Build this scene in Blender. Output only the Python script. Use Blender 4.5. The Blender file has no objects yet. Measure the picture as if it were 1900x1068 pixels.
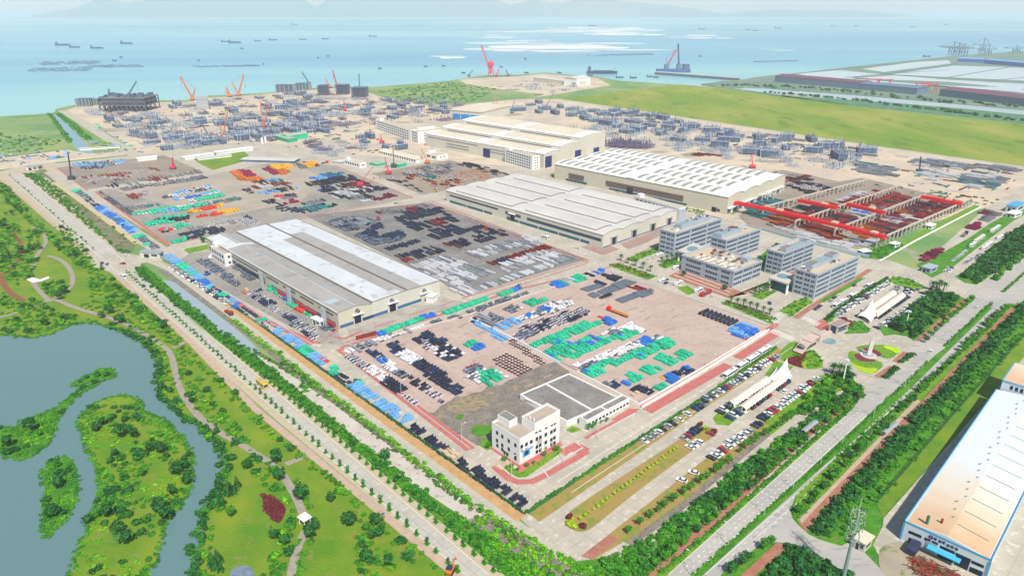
import bpy, math, random
import numpy as np
from mathutils import Vector, Matrix
from mathutils.geometry import tessellate_polygon
C = bpy.context.scene
COL = C.collection
R = math.radians
random.seed(7)
RNG = np.random.default_rng(11)

# ---------------------------------------------------------------- camera
CAMH = 175.0
FPX = 1280.0                      # focal length in photograph pixels (1900 wide)
PIT = math.atan((534 - 12) / FPX)
cam = bpy.data.cameras.new('camera')
camo = bpy.data.objects.new('camera', cam)
COL.objects.link(camo)
camo.location = (0, 0, CAMH)
camo.rotation_euler = (R(90) - PIT, 0, 0)
cam.sensor_width = 36
cam.lens = 36 * FPX / 1900
cam.clip_start = 1
cam.clip_end = 80000
C.camera = camo
# ---------------------------------------------------------------- world and sun
SUN_EL, SUN_AZ = R(52), R(162)      # azimuth clockwise from +Y
w = bpy.data.worlds.new('World')
C.world = w
w.use_nodes = True
nt = w.node_tree
sky = nt.nodes.new('ShaderNodeTexSky')
sky.sky_type = 'NISHITA'
sky.sun_disc = False
sky.sun_elevation = SUN_EL
sky.sun_rotation = SUN_AZ
sky.air_density = 1.0
sky.dust_density = 0.6
sky.ozone_density = 1.4
nt.links.new(sky.outputs[0], nt.nodes['Background'].inputs[0])
nt.nodes['Background'].inputs[1].default_value = 0.085
sl = bpy.data.lights.new('sun', 'SUN')
sl.energy = 4.3
sl.angle = R(2)
sl.color = (1.0, 0.93, 0.82)
so = bpy.data.objects.new('sun', sl)
COL.objects.link(so)
so.rotation_euler = (R(90) - SUN_EL, 0, -SUN_AZ + math.pi)
d_ = Vector((math.sin(SUN_AZ) * math.cos(SUN_EL), math.cos(SUN_AZ) * math.cos(SUN_EL), math.sin(SUN_EL)))
so.rotation_euler = d_.to_track_quat('Z', 'Y').to_euler()
C.view_settings.view_transform = 'Standard'
C.view_settings.look = 'None'
C.view_settings.exposure = 0.36
C.view_settings.gamma = 1
C.render.engine = 'CYCLES'
C.cycles.max_bounces = 4
C.cycles.volume_bounces = 3

# ---------------------------------------------------------------- photograph pixel -> place
CP, SP = math.cos(PIT), math.sin(PIT)
TH = 0.757                         # heading of the avenue (site x axis), from world +X
UB = Vector((math.cos(TH), math.sin(TH), 0))
UA = Vector((-math.sin(TH), math.cos(TH), 0))
CAMP = Vector((0, 0, CAMH))
def ray(px, py):
    x = px - 950; y = -(py - 534)
    return Vector((x, FPX * CP + y * SP, -FPX * SP + y * CP))
def P(px, py, z=0.0):
    d = ray(px, py)
    return CAMP + d * ((CAMH - z) / -d.z)
def G(px, py, z=0.0):
    p = P(px, py, z)
    return p.dot(UB), p.dot(UA)
def W(u, v, z=0.0):
    p = UB * u + UA * v
    return Vector((p.x, p.y, z))
def hgt(base, topy):
    b = P(*base)
    d = ray(base[0], topy)
    t = math.hypot(b.x, b.y) / math.hypot(d.x, d.y)
    return max(0.3, CAMH + d.z * t)
def proj(p):
    v = Vector(p) - CAMP
    fy = v.y * CP - v.z * SP
    up = v.y * SP + v.z * CP
    return 950 + FPX * v.x / fy, 534 - FPX * up / fy
def inpoly(x, y, poly):
    c = False; n = len(poly); j = n - 1
    for i in range(n):
        xi, yi = poly[i]; xj, yj = poly[j]
        if (yi > y) != (yj > y) and x < (xj - xi) * (y - yi) / (yj - yi) + xi:
            c = not c
        j = i
    return c
def inpoly_np(X, Y, poly):
    c = np.zeros(X.shape, bool); n = len(poly); j = n - 1
    for i in range(n):
        xi, yi = poly[i]; xj, yj = poly[j]
        if yi != yj:
            c ^= ((yi > Y) != (yj > Y)) & (X < (xj - xi) * (Y - yi) / (yj - yi) + xi)
        j = i
    return c

# ---------------------------------------------------------------- materials
MATS = {}
def mat(name, c, rough=0.8, c2=None, scale=0.3, lo=0.35, hi=0.65, detail=4, metal=0.0, spec=0.3, c3=None, s3=3.0, t3=0.6, w3=0.08,
        grid=None, island=0.0, bump=0.0, bscale=2.0, rnd=0.0, stretch=None, wave=None):
    if name in MATS: return MATS[name]
    m = bpy.data.materials.new(name); m.use_nodes = True
    n = m.node_tree.nodes; l = m.node_tree.links
    b = n['Principled BSDF']
    b.inputs['Roughness'].default_value = rough
    b.inputs['Metallic'].default_value = metal
    b.inputs['Specular IOR Level'].default_value = spec
    b.inputs['Base Color'].default_value = (*c, 1)
    out = None
    tc = n.new('ShaderNodeTexCoord')
    vec = tc.outputs['Object']
    mp = n.new('ShaderNodeMapping')
    mp.inputs['Rotation'].default_value = (0, 0, -TH if stretch else 0)
    if stretch: mp.inputs['Scale'].default_value = stretch
    l.new(vec, mp.inputs[0]); vec = mp.outputs[0]
    def mix(fac, a, bb, mode='MIX'):
        x = n.new('ShaderNodeMix'); x.data_type = 'RGBA'; x.blend_type = mode
        if hasattr(fac, 'links') : l.new(fac, x.inputs[0])
        else: x.inputs[0].default_value = fac
        for i, s in ((6, a), (7, bb)):
            if hasattr(s, 'links'): l.new(s, x.inputs[i])
            else: x.inputs[i].default_value = (*s, 1)
        return x.outputs[2]
    def noise(sc, dt=3, rg=0.6):
        t = n.new('ShaderNodeTexNoise'); t.inputs['Scale'].default_value = sc; t.inputs['Detail'].default_value = dt
        t.inputs['Roughness'].default_value = rg; l.new(vec, t.inputs['Vector']); return t.outputs['Fac']
    def ramp(s, a, b_):
        r = n.new('ShaderNodeMapRange'); r.inputs[1].default_value = a; r.inputs[2].default_value = b_; r.clamp = True
        l.new(s, r.inputs[0]); return r.outputs[0]
    if c2 is not None:
        out = mix(ramp(noise(scale, detail), lo, hi), c, c2)
    if c3 is not None:
        out = mix(ramp(noise(s3, 3), t3, t3 + w3), out if out else c, c3)
    if wave:
        wv = n.new('ShaderNodeTexWave'); wv.bands_direction = wave[0]; wv.inputs['Scale'].default_value = wave[1]
        wv.inputs['Distortion'].default_value = 0; l.new(vec, wv.inputs['Vector'])
        out = mix(ramp(wv.outputs['Fac'], wave[3], wave[3] + 0.15), out if out else c, wave[2])
    if grid:
        mg = n.new('ShaderNodeMapping'); mg.inputs['Rotation'].default_value = (0, 0, -TH); l.new(tc.outputs['Object'], mg.inputs[0])
        for ax in 'XY':
            wv = n.new('ShaderNodeTexWave'); wv.bands_direction = ax; wv.inputs['Scale'].default_value = .314/grid[0]; wv.inputs['Distortion'].default_value = 0; l.new(mg.outputs[0], wv.inputs['Vector'])
            out = mix(ramp(wv.outputs['Fac'], .985, .999), out if out else c, grid[1])
        t5 = n.new('ShaderNodeTexNoise'); t5.inputs['Scale'].default_value = .9; l.new(mg.outputs[0], t5.inputs['Vector'])
        out = mix(ramp(t5.outputs['Fac'], .66, .72), out, grid[1])
    if island:
        g = n.new('ShaderNodeNewGeometry')
        r = ramp(g.outputs['Random Per Island'], 0, 1)
        k = n.new('ShaderNodeMapRange'); k.inputs[3].default_value = 1 - island; k.inputs[4].default_value = 1 + island
        l.new(r, k.inputs[0])
        out = mix(1.0, out if out else c, k.outputs[0], 'MULTIPLY')
    if rnd:
        g = n.new('ShaderNodeObjectInfo')
        k = n.new('ShaderNodeMapRange'); k.inputs[3].default_value = 1 - rnd; k.inputs[4].default_value = 1 + rnd
        l.new(g.outputs['Random'], k.inputs[0])
        out = mix(1.0, out if out else c, k.outputs[0], 'MULTIPLY')
    if out is not None: l.new(out, b.inputs['Base Color'])
    if bump:
        bn = n.new('ShaderNodeBump'); bn.inputs['Strength'].default_value = bump; bn.inputs['Distance'].default_value = 1.0
        l.new(noise(bscale, 4), bn.inputs['Height']); l.new(bn.outputs[0], b.inputs['Normal'])
    MATS[name] = m
    return m
M = mat
m_conc = M('concrete', (.50, .45, .37), grid=(6, (.37, .345, .30)), c2=(.38, .35, .29), scale=.05, c3=(.56, .52, .46), s3=.35, t3=.56)
m_road = M('road_concrete', (.48, .455, .40), grid=(5, (.36, .34, .31)), c2=(.42, .40, .35), scale=.08, c3=(.54, .52, .47), s3=.5, t3=.58)
m_road2 = M('road_asphalt', (.36, .35, .33), c2=(.44, .42, .385), scale=.05, c3=(.30, .295, .28), s3=.5, t3=.58, stretch=(.25, 1, 1))
m_avenue = M('avenue_concrete', (.48, .445, .35), grid=(5, (.35, .33, .28)), c2=(.42, .395, .33), scale=.09, stretch=(.3, 1, 1), c3=(.56, .52, .43), s3=.6, t3=.58)
m_sand = M('sand', (.60, .50, .36), c2=(.47, .40, .33), scale=.012, lo=.4, hi=.62, c3=(.33, .33, .34), s3=.05, t3=.56, w3=.12)
m_pink = M('pink_gravel', (.44, .335, .285), c2=(.51, .395, .34), scale=.06, c3=(.33, .26, .23), s3=.35, t3=.56, w3=.15, bump=.3)
m_dirt = M('brown_soil', (.30, .26, .21), c2=(.40, .34, .24), scale=.04, c3=(.16, .22, .07), s3=.12, t3=.56)
m_dark = M('dark_gravel', (.17, .165, .16), c2=(.24, .23, .22), scale=.05, c3=(.31, .28, .24), s3=.25, t3=.58)
m_dark2 = M('grey_gravel', (.25, .24, .22), c2=(.36, .33, .28), scale=.025, c3=(.20, .19, .19), s3=.3, t3=.56)
m_brn = M('brown_gravel', (.25, .21, .18), c2=(.34, .28, .22), scale=.03, stretch=(.3, 1, 1), c3=(.19, .18, .17), s3=.2, t3=.55)
m_rub = M('rubble_ground', (.18, .165, .15), c2=(.30, .25, .20), scale=.2, c3=(.12, .12, .12), s3=1.0, t3=.55, bump=.5)
m_red = M('red_paving', (.44, .12, .11), c2=(.50, .17, .15), scale=.4, rough=.7)
m_brick = M('brick_paving', (.33, .13, .085), c2=(.42, .20, .14), scale=.3, c3=(.24, .10, .07), s3=1.5, t3=.56)
m_brick2 = M('tan_paving', (.44, .25, .10), c2=(.52, .33, .15), scale=.3, wave=('X', .33, (.58, .42, .24), .92), stretch=(1, 1, 1))
m_brick3 = M('grass_paving', (.30, .24, .06), c2=(.36, .22, .09), scale=.05, c3=(.19, .24, .04), s3=.2, t3=.52)
m_pave = M('pink_footpath', (.50, .38, .29), c2=(.42, .31, .24), scale=.3)
m_strip = M('tan_verge', (.50, .43, .31), c2=(.43, .36, .25), scale=.4)
m_grass = M('lawn', (.10, .26, .015), c2=(.18, .32, .02), scale=.12, c3=(.06, .18, .012), s3=.6, t3=.55, bump=.25)
m_grass2 = M('park_grass', (.09, .23, .012), c2=(.20, .28, .016), scale=.05, lo=.36, hi=.64, detail=8, c3=(.22, .23, .05), s3=.22, t3=.57, w3=.12, bump=.5, bscale=1.2)
m_grass3 = M('wild_grass', (.035, .18, .012), c2=(.09, .29, .012), scale=.1, c3=(.16, .22, .04), s3=.25, t3=.57, detail=8, bump=.8, bscale=.8)
m_field = M('field_grass', (.16, .26, .018), c2=(.30, .31, .05), scale=.012, lo=.42, hi=.66, c3=(.10, .19, .02), s3=.035, t3=.55, w3=.15, stretch=(1, .35, 1))
m_field2 = M('marsh_grass', (.12, .26, .08), c2=(.26, .33, .12), scale=.01, lo=.4, hi=.62, c3=(.33, .30, .26), s3=.05, t3=.6)
m_reed = M('dry_reeds', (.22, .18, .13), c2=(.10, .17, .04), scale=.05, c3=(.30, .25, .19), s3=.2, t3=.56)
m_mud = M('mud', (.48, .43, .37), c2=(.56, .52, .46), scale=.1, rough=.55, c3=(.30, .28, .23), s3=.4, t3=.58)
m_redflower = M('red_shrub_leaf', (.12, .015, .02), c2=(.19, .03, .04), scale=.8, island=.35)
m_white = M('white_paint', (.78, .78, .77), rnd=.04)
m_line = M('white_marking', (.70, .69, .66))
m_yline = M('yellow_marking', (.62, .50, .16))
m_kerb = M('kerb_stone', (.52, .50, .47))
m_cream = M('cream_cladding', (.56, .53, .42), wave=('X', 1.2, (.50, .47, .37), .8))
m_cream2 = M('pale_cladding', (.60, .58, .50), c2=(.55, .53, .46), scale=.03)
m_blue = M('blue_band', (.04, .14, .26), rough=.5)
m_glass = M('window_glass', (.025, .06, .10), rough=.12, spec=.6)
m_dkdoor = M('dark_doorway', (.012, .02, .05), rough=.4)
m_roofg = M('grey_roof_sheet', (.34, .325, .31), c2=(.39, .375, .36), c3=(.29, .275, .26), s3=.12, t3=.56, w3=.1, scale=.04, rough=.5, wave=('Y', .26, (.30, .29, .28), .93), rnd=0)
m_roofw = M('white_roof_sheet', (.63, .66, .68), c2=(.55, .58, .61), c3=(.44, .45, .45), s3=.12, t3=.57, w3=.1, scale=.05, rough=.5, wave=('Y', .26, (.52, .55, .57), .93))
m_roofp = M('pale_roof_sheet', (.60, .58, .55), c2=(.52, .51, .49), scale=.03, rough=.6, c3=(.56, .54, .51), s3=.1, t3=.58)
m_roofc = M('cream_roof_sheet', (.70, .62, .48), c2=(.62, .55, .43), scale=.03, rough=.6)
m_rooft = M('translucent_roof_panel', (.27, .27, .24), c2=(.34, .34, .31), scale=.1, rough=.4)
m_gut = M('gutter', (.15, .15, .16))
m_steel = M('galvanised_steel', (.42, .45, .48), metal=.3, rough=.45)
m_bluest = M('blue_grey_steel', (.06, .11, .20), c2=(.11, .17, .27), scale=.3, rough=.6)
m_navy = M('navy_steel', (.028, .035, .085), c2=(.05, .055, .10), scale=.5, rough=.5, rnd=.3)
m_black = M('black_steel', (.018, .022, .045), c2=(.04, .045, .07), scale=.5, rough=.5, rnd=.3)
m_rust = M('rusty_steel', (.34, .045, .025), c2=(.17, .03, .03), scale=.4, rough=.8, rnd=.3)
m_orange = M('orange_steel', (.50, .14, .02), rough=.6, rnd=.15)
m_redp = M('red_paint', (.75, .012, .02), rough=.5)
m_mag = M('purple_red_steel', (.22, .012, .06), rough=.6)
m_yel = M('yellow_paint', (.70, .38, .03), rough=.5)
m_tgreen = M('green_tarpaulin', (.02, .42, .24), c2=(.03, .50, .30), scale=.6, rough=.55, rnd=.22, bump=.3, c3=(.012, .27, .16), s3=1.5, t3=.56)
m_tblue = M('blue_tarpaulin', (.02, .13, .52), c2=(.04, .20, .60), scale=.6, rough=.55, rnd=.15, bump=.3)
m_tlblue = M('light_blue_tarpaulin', (.12, .32, .62), c2=(.18, .40, .68), scale=.6, rough=.55, rnd=.15, bump=.3)
m_twhite = M('white_wrapping', (.68, .69, .72), rough=.6, rnd=.06)
m_tred = M('red_tarpaulin', (.58, .05, .03), rough=.6)
m_conc2 = M('flat_roof_screed', (.55, .46, .34), c2=(.48, .41, .31), scale=.15, c3=(.42, .37, .29), s3=.5, t3=.6)
m_grroof = M('grey_roof_felt', (.19, .18, .17), c2=(.26, .245, .23), scale=.15, c3=(.13, .125, .12), s3=.6, t3=.58)
m_brroof = M('brown_roof_screed', (.37, .31, .26), c2=(.44, .37, .30), scale=.2)
m_office = M('blue_grey_tile', (.34, .40, .48), c2=(.38, .43, .50), scale=.2, rough=.5)
m_bark = M('bark', (.10, .075, .05))
m_tyre = M('tyre_rubber', (.02, .02, .02))
m_cfoam = M('pond_water', (.16, .30, .33), rough=.15)
def leafmat(name, c, c2, isl=.45, sc=.12):
    return M(name, c, c2=c2, scale=sc, lo=.38, hi=.62, rough=.65, spec=.2, island=isl)
m_leafd = leafmat('dark_foliage', (.013, .095, .022), (.028, .15, .02))
m_leaf = leafmat('green_foliage', (.025, .17, .014), (.07, .28, .012))
m_leafy = leafmat('bright_foliage', (.07, .30, .01), (.16, .40, .012))
m_leafo = leafmat('olive_foliage', (.05, .13, .03), (.11, .20, .04))
m_leafg = leafmat('yellow_green_foliage', (.30, .45, .01), (.38, .50, .02))

# ---------------------------------------------------------------- mesh building
def newobj(name, me, parent=None):
    o = bpy.data.objects.new(name, me); COL.objects.link(o)
    if parent: o.parent = parent
    return o
def tag(o, label=None, cat=None, group=None, kind=None):
    if label: o['label'] = label
    if cat: o['category'] = cat
    if group: o['group'] = group
    if kind: o['kind'] = kind
    return o
class MB:
    def __init__(s): s.v = []; s.f = []; s.m = []
    def add(s, vs, fs, m=0):
        b = len(s.v); s.v += [tuple(x) for x in vs]; s.f += [tuple(b + i for i in f) for f in fs]; s.m += [m] * len(fs); return s
    def box(s, x0, y0, z0, x1, y1, z1, m=0):
        return s.add([(x0,y0,z0),(x1,y0,z0),(x1,y1,z0),(x0,y1,z0),(x0,y0,z1),(x1,y0,z1),(x1,y1,z1),(x0,y1,z1)],
                     [(0,3,2,1),(4,5,6,7),(0,1,5,4),(1,2,6,5),(2,3,7,6),(3,0,4,7)], m)
    def cbox(s, x, y, z, a, b, c, m=0): return s.box(x-a/2, y-b/2, z, x+a/2, y+b/2, z+c, m)
    def quad(s, pts, m=0): return s.add(pts, [tuple(range(len(pts)))], m)
    def prism(s, poly, z0, z1, m=0, mt=None):
        n = len(poly); vs = [(x, y, z0) for x, y in poly] + [(x, y, z1) for x, y in poly]
        s.add(vs, [(i, (i+1) % n, n+(i+1) % n, n+i) for i in range(n)], m)
        tr = tessellate_polygon([[Vector((x, y, 0)) for x, y in poly]])
        s.add(vs, [tuple(n+i for i in t) for t in tr], m if mt is None else mt)
        return s
    def prof(s, pts, y0, y1, m=0, axis='y', caps=True):
        # closed profile (a, z) pushed along y (or along x)
        n = len(pts)
        if axis == 'y': vs = [(a, y0, z) for a, z in pts] + [(a, y1, z) for a, z in pts]
        else: vs = [(y0, a, z) for a, z in pts] + [(y1, a, z) for a, z in pts]
        s.add(vs, [(i, (i+1) % n, n+(i+1) % n, n+i) for i in range(n)], m)
        if caps:
            tr = tessellate_polygon([[Vector((a, z, 0)) for a, z in pts]])
            s.add(vs, [tuple(t) for t in tr] + [tuple(n+i for i in t) for t in tr], m)
        return s
    def bar(s, p, q, r=.1, n=4, m=0, r2=None):
        p = Vector(p); q = Vector(q); d = q - p
        if d.length < 1e-6: return s
        a = d.orthogonal().normalized() if abs(d.normalized().z) < .95 else Vector((1, 0, 0))
        if abs(d.normalized().z) < .95: a = Vector((0, 0, 1)).cross(d).normalized()
        b = d.normalized().cross(a); a = b.cross(d.normalized())
        r2 = r if r2 is None else r2; vs = []
        for c, rr in ((p, r), (q, r2)):
            for i in range(n):
                t = 2*math.pi*(i+.5)/n; vs.append(c + a*math.cos(t)*rr + b*math.sin(t)*rr)
        return s.add(vs, [(i, (i+1) % n, n+(i+1) % n, n+i) for i in range(n)] + [tuple(range(n))[::-1], tuple(range(n, 2*n))], m)
    def build(s, name, mats, parent=None, smooth=False):
        me = bpy.data.meshes.new(name); me.from_pydata(s.v, [], s.f)
        if not isinstance(mats, (list, tuple)): mats = [mats]
        for x in mats: me.materials.append(x)
        if len(mats) > 1: me.polygons.foreach_set('material_index', s.m)
        if smooth: me.polygons.foreach_set('use_smooth', [True]*len(s.f))
        me.update()
        return newobj(name, me, parent)
def rbox(mb, x, y, z, a, b, c, r=.25, m=0, sag=0.0):
    # soft-edged block: bottom ring, shoulder ring, top ring (slightly domed)
    v = []
    for (k, zz) in ((1.0, 0), (1.0, c-r), (1-r*.9/min(a, b)*2, c)):
        for sx, sy in ((-1,-1),(1,-1),(1,1),(-1,1)): v.append((x+sx*a/2*k, y+sy*b/2*k, z+zz-(sag if zz == c and sx > 0 else 0)))
    return mb.add(v, [(3,2,1,0),(0,1,5,4),(1,2,6,5),(2,3,7,6),(3,0,4,7),(4,5,9,8),(5,6,10,9),(6,7,11,10),(7,4,8,11),(8,9,10,11)], m)
def empty(name, loc, rz=0):
    o = newobj(name, None); o.location = loc; o.rotation_euler = (0, 0, rz); o.empty_display_size = 1; return o
def dup(root, loc, rz=None, label=None, group=None, scale=None):
    r = root.copy(); COL.objects.link(r); r.location = loc
    if rz is not None: r.rotation_euler = (0, 0, rz)
    if scale is not None: r.scale = scale if hasattr(scale, '__len__') else (scale,)*3
    if label: r['label'] = label
    if group: r['group'] = group
    for ch in KIDS.get(root.name, []):
        c = ch.copy(); COL.objects.link(c); c.parent = r
    return r
KIDS = {}
def kids(root, *ch): KIDS[root.name] = list(ch); return root
_O = 'zeroth first second third fourth fifth sixth seventh eighth ninth tenth eleventh twelfth thirteenth fourteenth fifteenth sixteenth seventeenth eighteenth nineteenth'.split()
_T = 'x x twenty thirty forty fifty sixty seventy eighty ninety'.split()
def ordn(i):
    if i < 20: return _O[i]
    if i >= 100: return 'hundred-and-' + ordn(i-100) if i > 100 else 'hundredth'
    t, r = divmod(i, 10)
    return (_T[t][:-1] + 'ieth') if r == 0 else _T[t] + '-' + _O[r]

# ---------------------------------------------------------------- ground sheets
PIDX = [0]
def patch(name, pts, m, tier=1, world=False, kind='structure', z=None):
    if z is None: PIDX[0] += 1
    zz = (tier * .035 + PIDX[0] * .00006) if z is None else z
    pw = [Vector((p[0], p[1], zz)) if world else P(p[0], p[1], zz) for p in pts]
    tr = tessellate_polygon([pw])
    me = bpy.data.meshes.new(name)
    fs = []
    for a, b, c in tr:
        n = (pw[b]-pw[a]).cross(pw[c]-pw[a])
        fs.append((a, b, c) if n.z > 0 else (a, c, b))
    me.from_pydata([tuple(p) for p in pw], [], fs); me.materials.append(m)
    return tag(newobj(name, me), kind=kind)
def off_line(pts, wl, wr):
    # pixel polyline -> ground polygon with widths to each side, metres
    w_ = [P(*p) for p in pts]; L = []; Rr = []
    for i, p in enumerate(w_):
        d = (w_[min(i+1, len(w_)-1)] - w_[max(i-1, 0)]).normalized(); nn = Vector((-d.y, d.x, 0))
        L.append(p + nn*wl); Rr.append(p - nn*wr)
    return [(p.x, p.y) for p in L + Rr[::-1]]
def smooth(pts, k=3):
    for _ in range(k):
        q = [pts[0]]
        for a, b in zip(pts, pts[1:]):
            q += [(a[0]*.75+b[0]*.25, a[1]*.75+b[1]*.25), (a[0]*.25+b[0]*.75, a[1]*.25+b[1]*.75)]
        pts = q + [pts[-1]]
    return pts
def csmooth(pts, k=2):
    for _ in range(k):
        q = []
        for a, b in zip(pts, pts[1:] + pts[:1]):
            q += [(a[0]*.75+b[0]*.25, a[1]*.75+b[1]*.25), (a[0]*.25+b[0]*.75, a[1]*.25+b[1]*.75)]
        pts = q
    return pts
def strip(name, pts, wl, wr, m, tier=2, k=0, **kw):
    if k: pts = smooth(pts, k)
    return patch(name, off_line(pts, wl, wr), m, tier, world=True, **kw)
def box_line(name, pts, w_, h, m, label=None, cat='wall', z0=0.0, group=None, kind=None, parent=None):
    mb = MB(); ps = [P(*p) for p in pts]
    for i, (a, b) in enumerate(zip(ps, ps[1:])):
        d = (b-a).normalized(); nn = Vector((-d.y, d.x, 0))*w_/2
        mb.add([a-nn+Vector((0,0,z0)), b-nn+Vector((0,0,z0)), b+nn+Vector((0,0,z0)), a+nn+Vector((0,0,z0)),
                a-nn+Vector((0,0,z0+h+i*.004)), b-nn+Vector((0,0,z0+h+i*.004)), b+nn+Vector((0,0,z0+h+i*.004)), a+nn+Vector((0,0,z0+h+i*.004))],
               [(0,3,2,1),(4,5,6,7),(0,1,5,4),(1,2,6,5),(2,3,7,6),(3,0,4,7)])
    o = mb.build(name, m, parent)
    return tag(o, label, cat if label else None, group, kind)

# ================================================================ SEA, SKYLINE AND LAND
SEA = -1.6
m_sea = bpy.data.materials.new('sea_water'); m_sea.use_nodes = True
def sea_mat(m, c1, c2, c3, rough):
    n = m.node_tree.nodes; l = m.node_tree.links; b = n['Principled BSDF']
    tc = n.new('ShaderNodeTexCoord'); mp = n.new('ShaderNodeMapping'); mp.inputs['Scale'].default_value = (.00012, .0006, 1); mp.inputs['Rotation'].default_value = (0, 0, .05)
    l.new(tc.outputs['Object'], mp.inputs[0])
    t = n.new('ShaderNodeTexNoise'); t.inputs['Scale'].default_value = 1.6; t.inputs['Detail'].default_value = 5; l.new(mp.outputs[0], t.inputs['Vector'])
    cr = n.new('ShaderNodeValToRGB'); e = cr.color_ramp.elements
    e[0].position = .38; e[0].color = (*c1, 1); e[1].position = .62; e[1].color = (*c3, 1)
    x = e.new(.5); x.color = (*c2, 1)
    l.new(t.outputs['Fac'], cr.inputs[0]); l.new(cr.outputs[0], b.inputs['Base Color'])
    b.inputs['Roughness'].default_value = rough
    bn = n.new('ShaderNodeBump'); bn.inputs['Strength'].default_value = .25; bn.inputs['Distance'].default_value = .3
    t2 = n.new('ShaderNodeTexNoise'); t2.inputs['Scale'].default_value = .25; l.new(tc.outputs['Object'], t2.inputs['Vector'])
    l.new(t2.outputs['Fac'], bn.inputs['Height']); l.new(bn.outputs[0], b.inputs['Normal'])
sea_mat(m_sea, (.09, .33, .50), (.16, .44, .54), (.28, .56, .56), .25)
S = 30000
me = bpy.data.meshes.new('sea'); me.from_pydata([(-S, -300, SEA), (S, -300, SEA), (S, 33000, SEA), (-S, 33000, SEA)], [], [(0, 1, 2, 3)])
me.materials.append(m_sea); tag(newobj('sea', me), kind='structure')
# bright glare on the sea, painted as soft white patches over the water
m_glare = M('painted_glare', (.80, .86, .86), rough=.5, spec=.2)
_n = m_glare.node_tree.nodes; _l = m_glare.node_tree.links; _t = _n.new('ShaderNodeTexCoord'); _m = _n.new('ShaderNodeMapping'); _m.inputs['Scale'].default_value = (.0016, .006, 1)
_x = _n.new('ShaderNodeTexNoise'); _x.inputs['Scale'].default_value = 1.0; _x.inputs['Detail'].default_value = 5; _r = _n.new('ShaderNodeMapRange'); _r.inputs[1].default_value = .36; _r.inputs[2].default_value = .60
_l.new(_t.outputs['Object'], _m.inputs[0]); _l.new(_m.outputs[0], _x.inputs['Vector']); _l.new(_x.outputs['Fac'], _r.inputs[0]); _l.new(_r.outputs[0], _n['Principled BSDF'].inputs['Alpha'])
def glare_patches(cx, cy, hw, hh, n):
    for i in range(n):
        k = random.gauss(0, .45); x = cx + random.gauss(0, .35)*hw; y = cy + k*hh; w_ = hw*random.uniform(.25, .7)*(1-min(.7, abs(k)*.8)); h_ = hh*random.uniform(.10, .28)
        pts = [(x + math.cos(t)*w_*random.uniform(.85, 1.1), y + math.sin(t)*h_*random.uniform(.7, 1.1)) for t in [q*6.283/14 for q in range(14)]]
        patch('painted_glare', csmooth(pts, 1), m_glare, z=SEA + .05 + .03*i)
glare_patches(1030, 88, 190, 12, 40); glare_patches(1110, 58, 170, 8, 24); glare_patches(940, 70, 70, 5, 6); glare_patches(850, 106, 60, 6, 6); glare_patches(1320, 68, 90, 5, 6); glare_patches(1450, 90, 120, 6, 4)
# land
coast = [(-700,232),(-300,226),(0,216),(73,212),(101,209),(104,202),(131,196),(200,190),(278,186),(349,186),(379,178),(430,176),(480,173),(505,171),(560,165),(621,161),(682,162),
 (740,158),(834,150),(859,146),(884,142),(922,139),(960,139),(1010,135),(1060,139),(1112,143),(1150,150),(1200,153),(1240,156),(1290,162),(1340,166),(1420,174),(1520,181),(1660,190),(1780,200),(1900,213),(2300,250),(3200,330)]
def landmass(name, top, m, bottom):
    pw = [P(x, y, 0) for x, y in top] + bottom
    mb = MB(); mb.prism([(p.x, p.y) for p in pw], -4, 0)
    o = mb.build(name, m); return tag(o, kind='structure')
landmass('ground', coast, m_field2, [Vector((1600, -200, 0)), Vector((-1100, -200, 0))])
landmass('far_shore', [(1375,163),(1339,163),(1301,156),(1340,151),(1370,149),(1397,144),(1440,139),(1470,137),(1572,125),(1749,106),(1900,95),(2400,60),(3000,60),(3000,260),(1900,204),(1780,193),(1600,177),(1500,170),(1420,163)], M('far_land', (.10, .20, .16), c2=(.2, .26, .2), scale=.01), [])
# misty hills across the bay
def hill(name, x0, x1, base, tops, dist, seed):
    rr = random.Random(seed); mb = MB(); n = 60; rows = 6
    vs = []; fs = []
    for j in range(rows + 1):
        f = j / rows
        for i in range(n + 1):
            t = i / n; px = x0 + (x1 - x0)*t
            k = t*(len(tops)-1); a = int(min(k, len(tops)-2)); h = tops[a]*(1-(k-a)) + tops[a+1]*(k-a)
            h = h*(dist/11500 if dist > 9000 else 1)*math.sin(f*math.pi)**.8 + (rr.random()-.5)*.06*h*math.sin(f*math.pi)
            y = dist*(1 + .25*(f-.5)); vs.append(((px-950)/FPX*y*1.0, y, SEA + max(0, h)))
    for j in range(rows):
        for i in range(n): a = j*(n+1)+i; fs.append((a, a+1, a+n+2, a+n+1))
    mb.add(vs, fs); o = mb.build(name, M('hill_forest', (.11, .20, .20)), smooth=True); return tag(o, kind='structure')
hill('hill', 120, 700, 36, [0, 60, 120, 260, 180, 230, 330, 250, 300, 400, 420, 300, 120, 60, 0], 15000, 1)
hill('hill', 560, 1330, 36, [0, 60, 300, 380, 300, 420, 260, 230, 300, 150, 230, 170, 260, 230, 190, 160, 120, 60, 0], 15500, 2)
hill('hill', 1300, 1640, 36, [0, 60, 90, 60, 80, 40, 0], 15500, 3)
hill('headland', -140, 38, 80, [40, 60, 70, 60, 45, 20, 0], 4300, 4)

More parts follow.
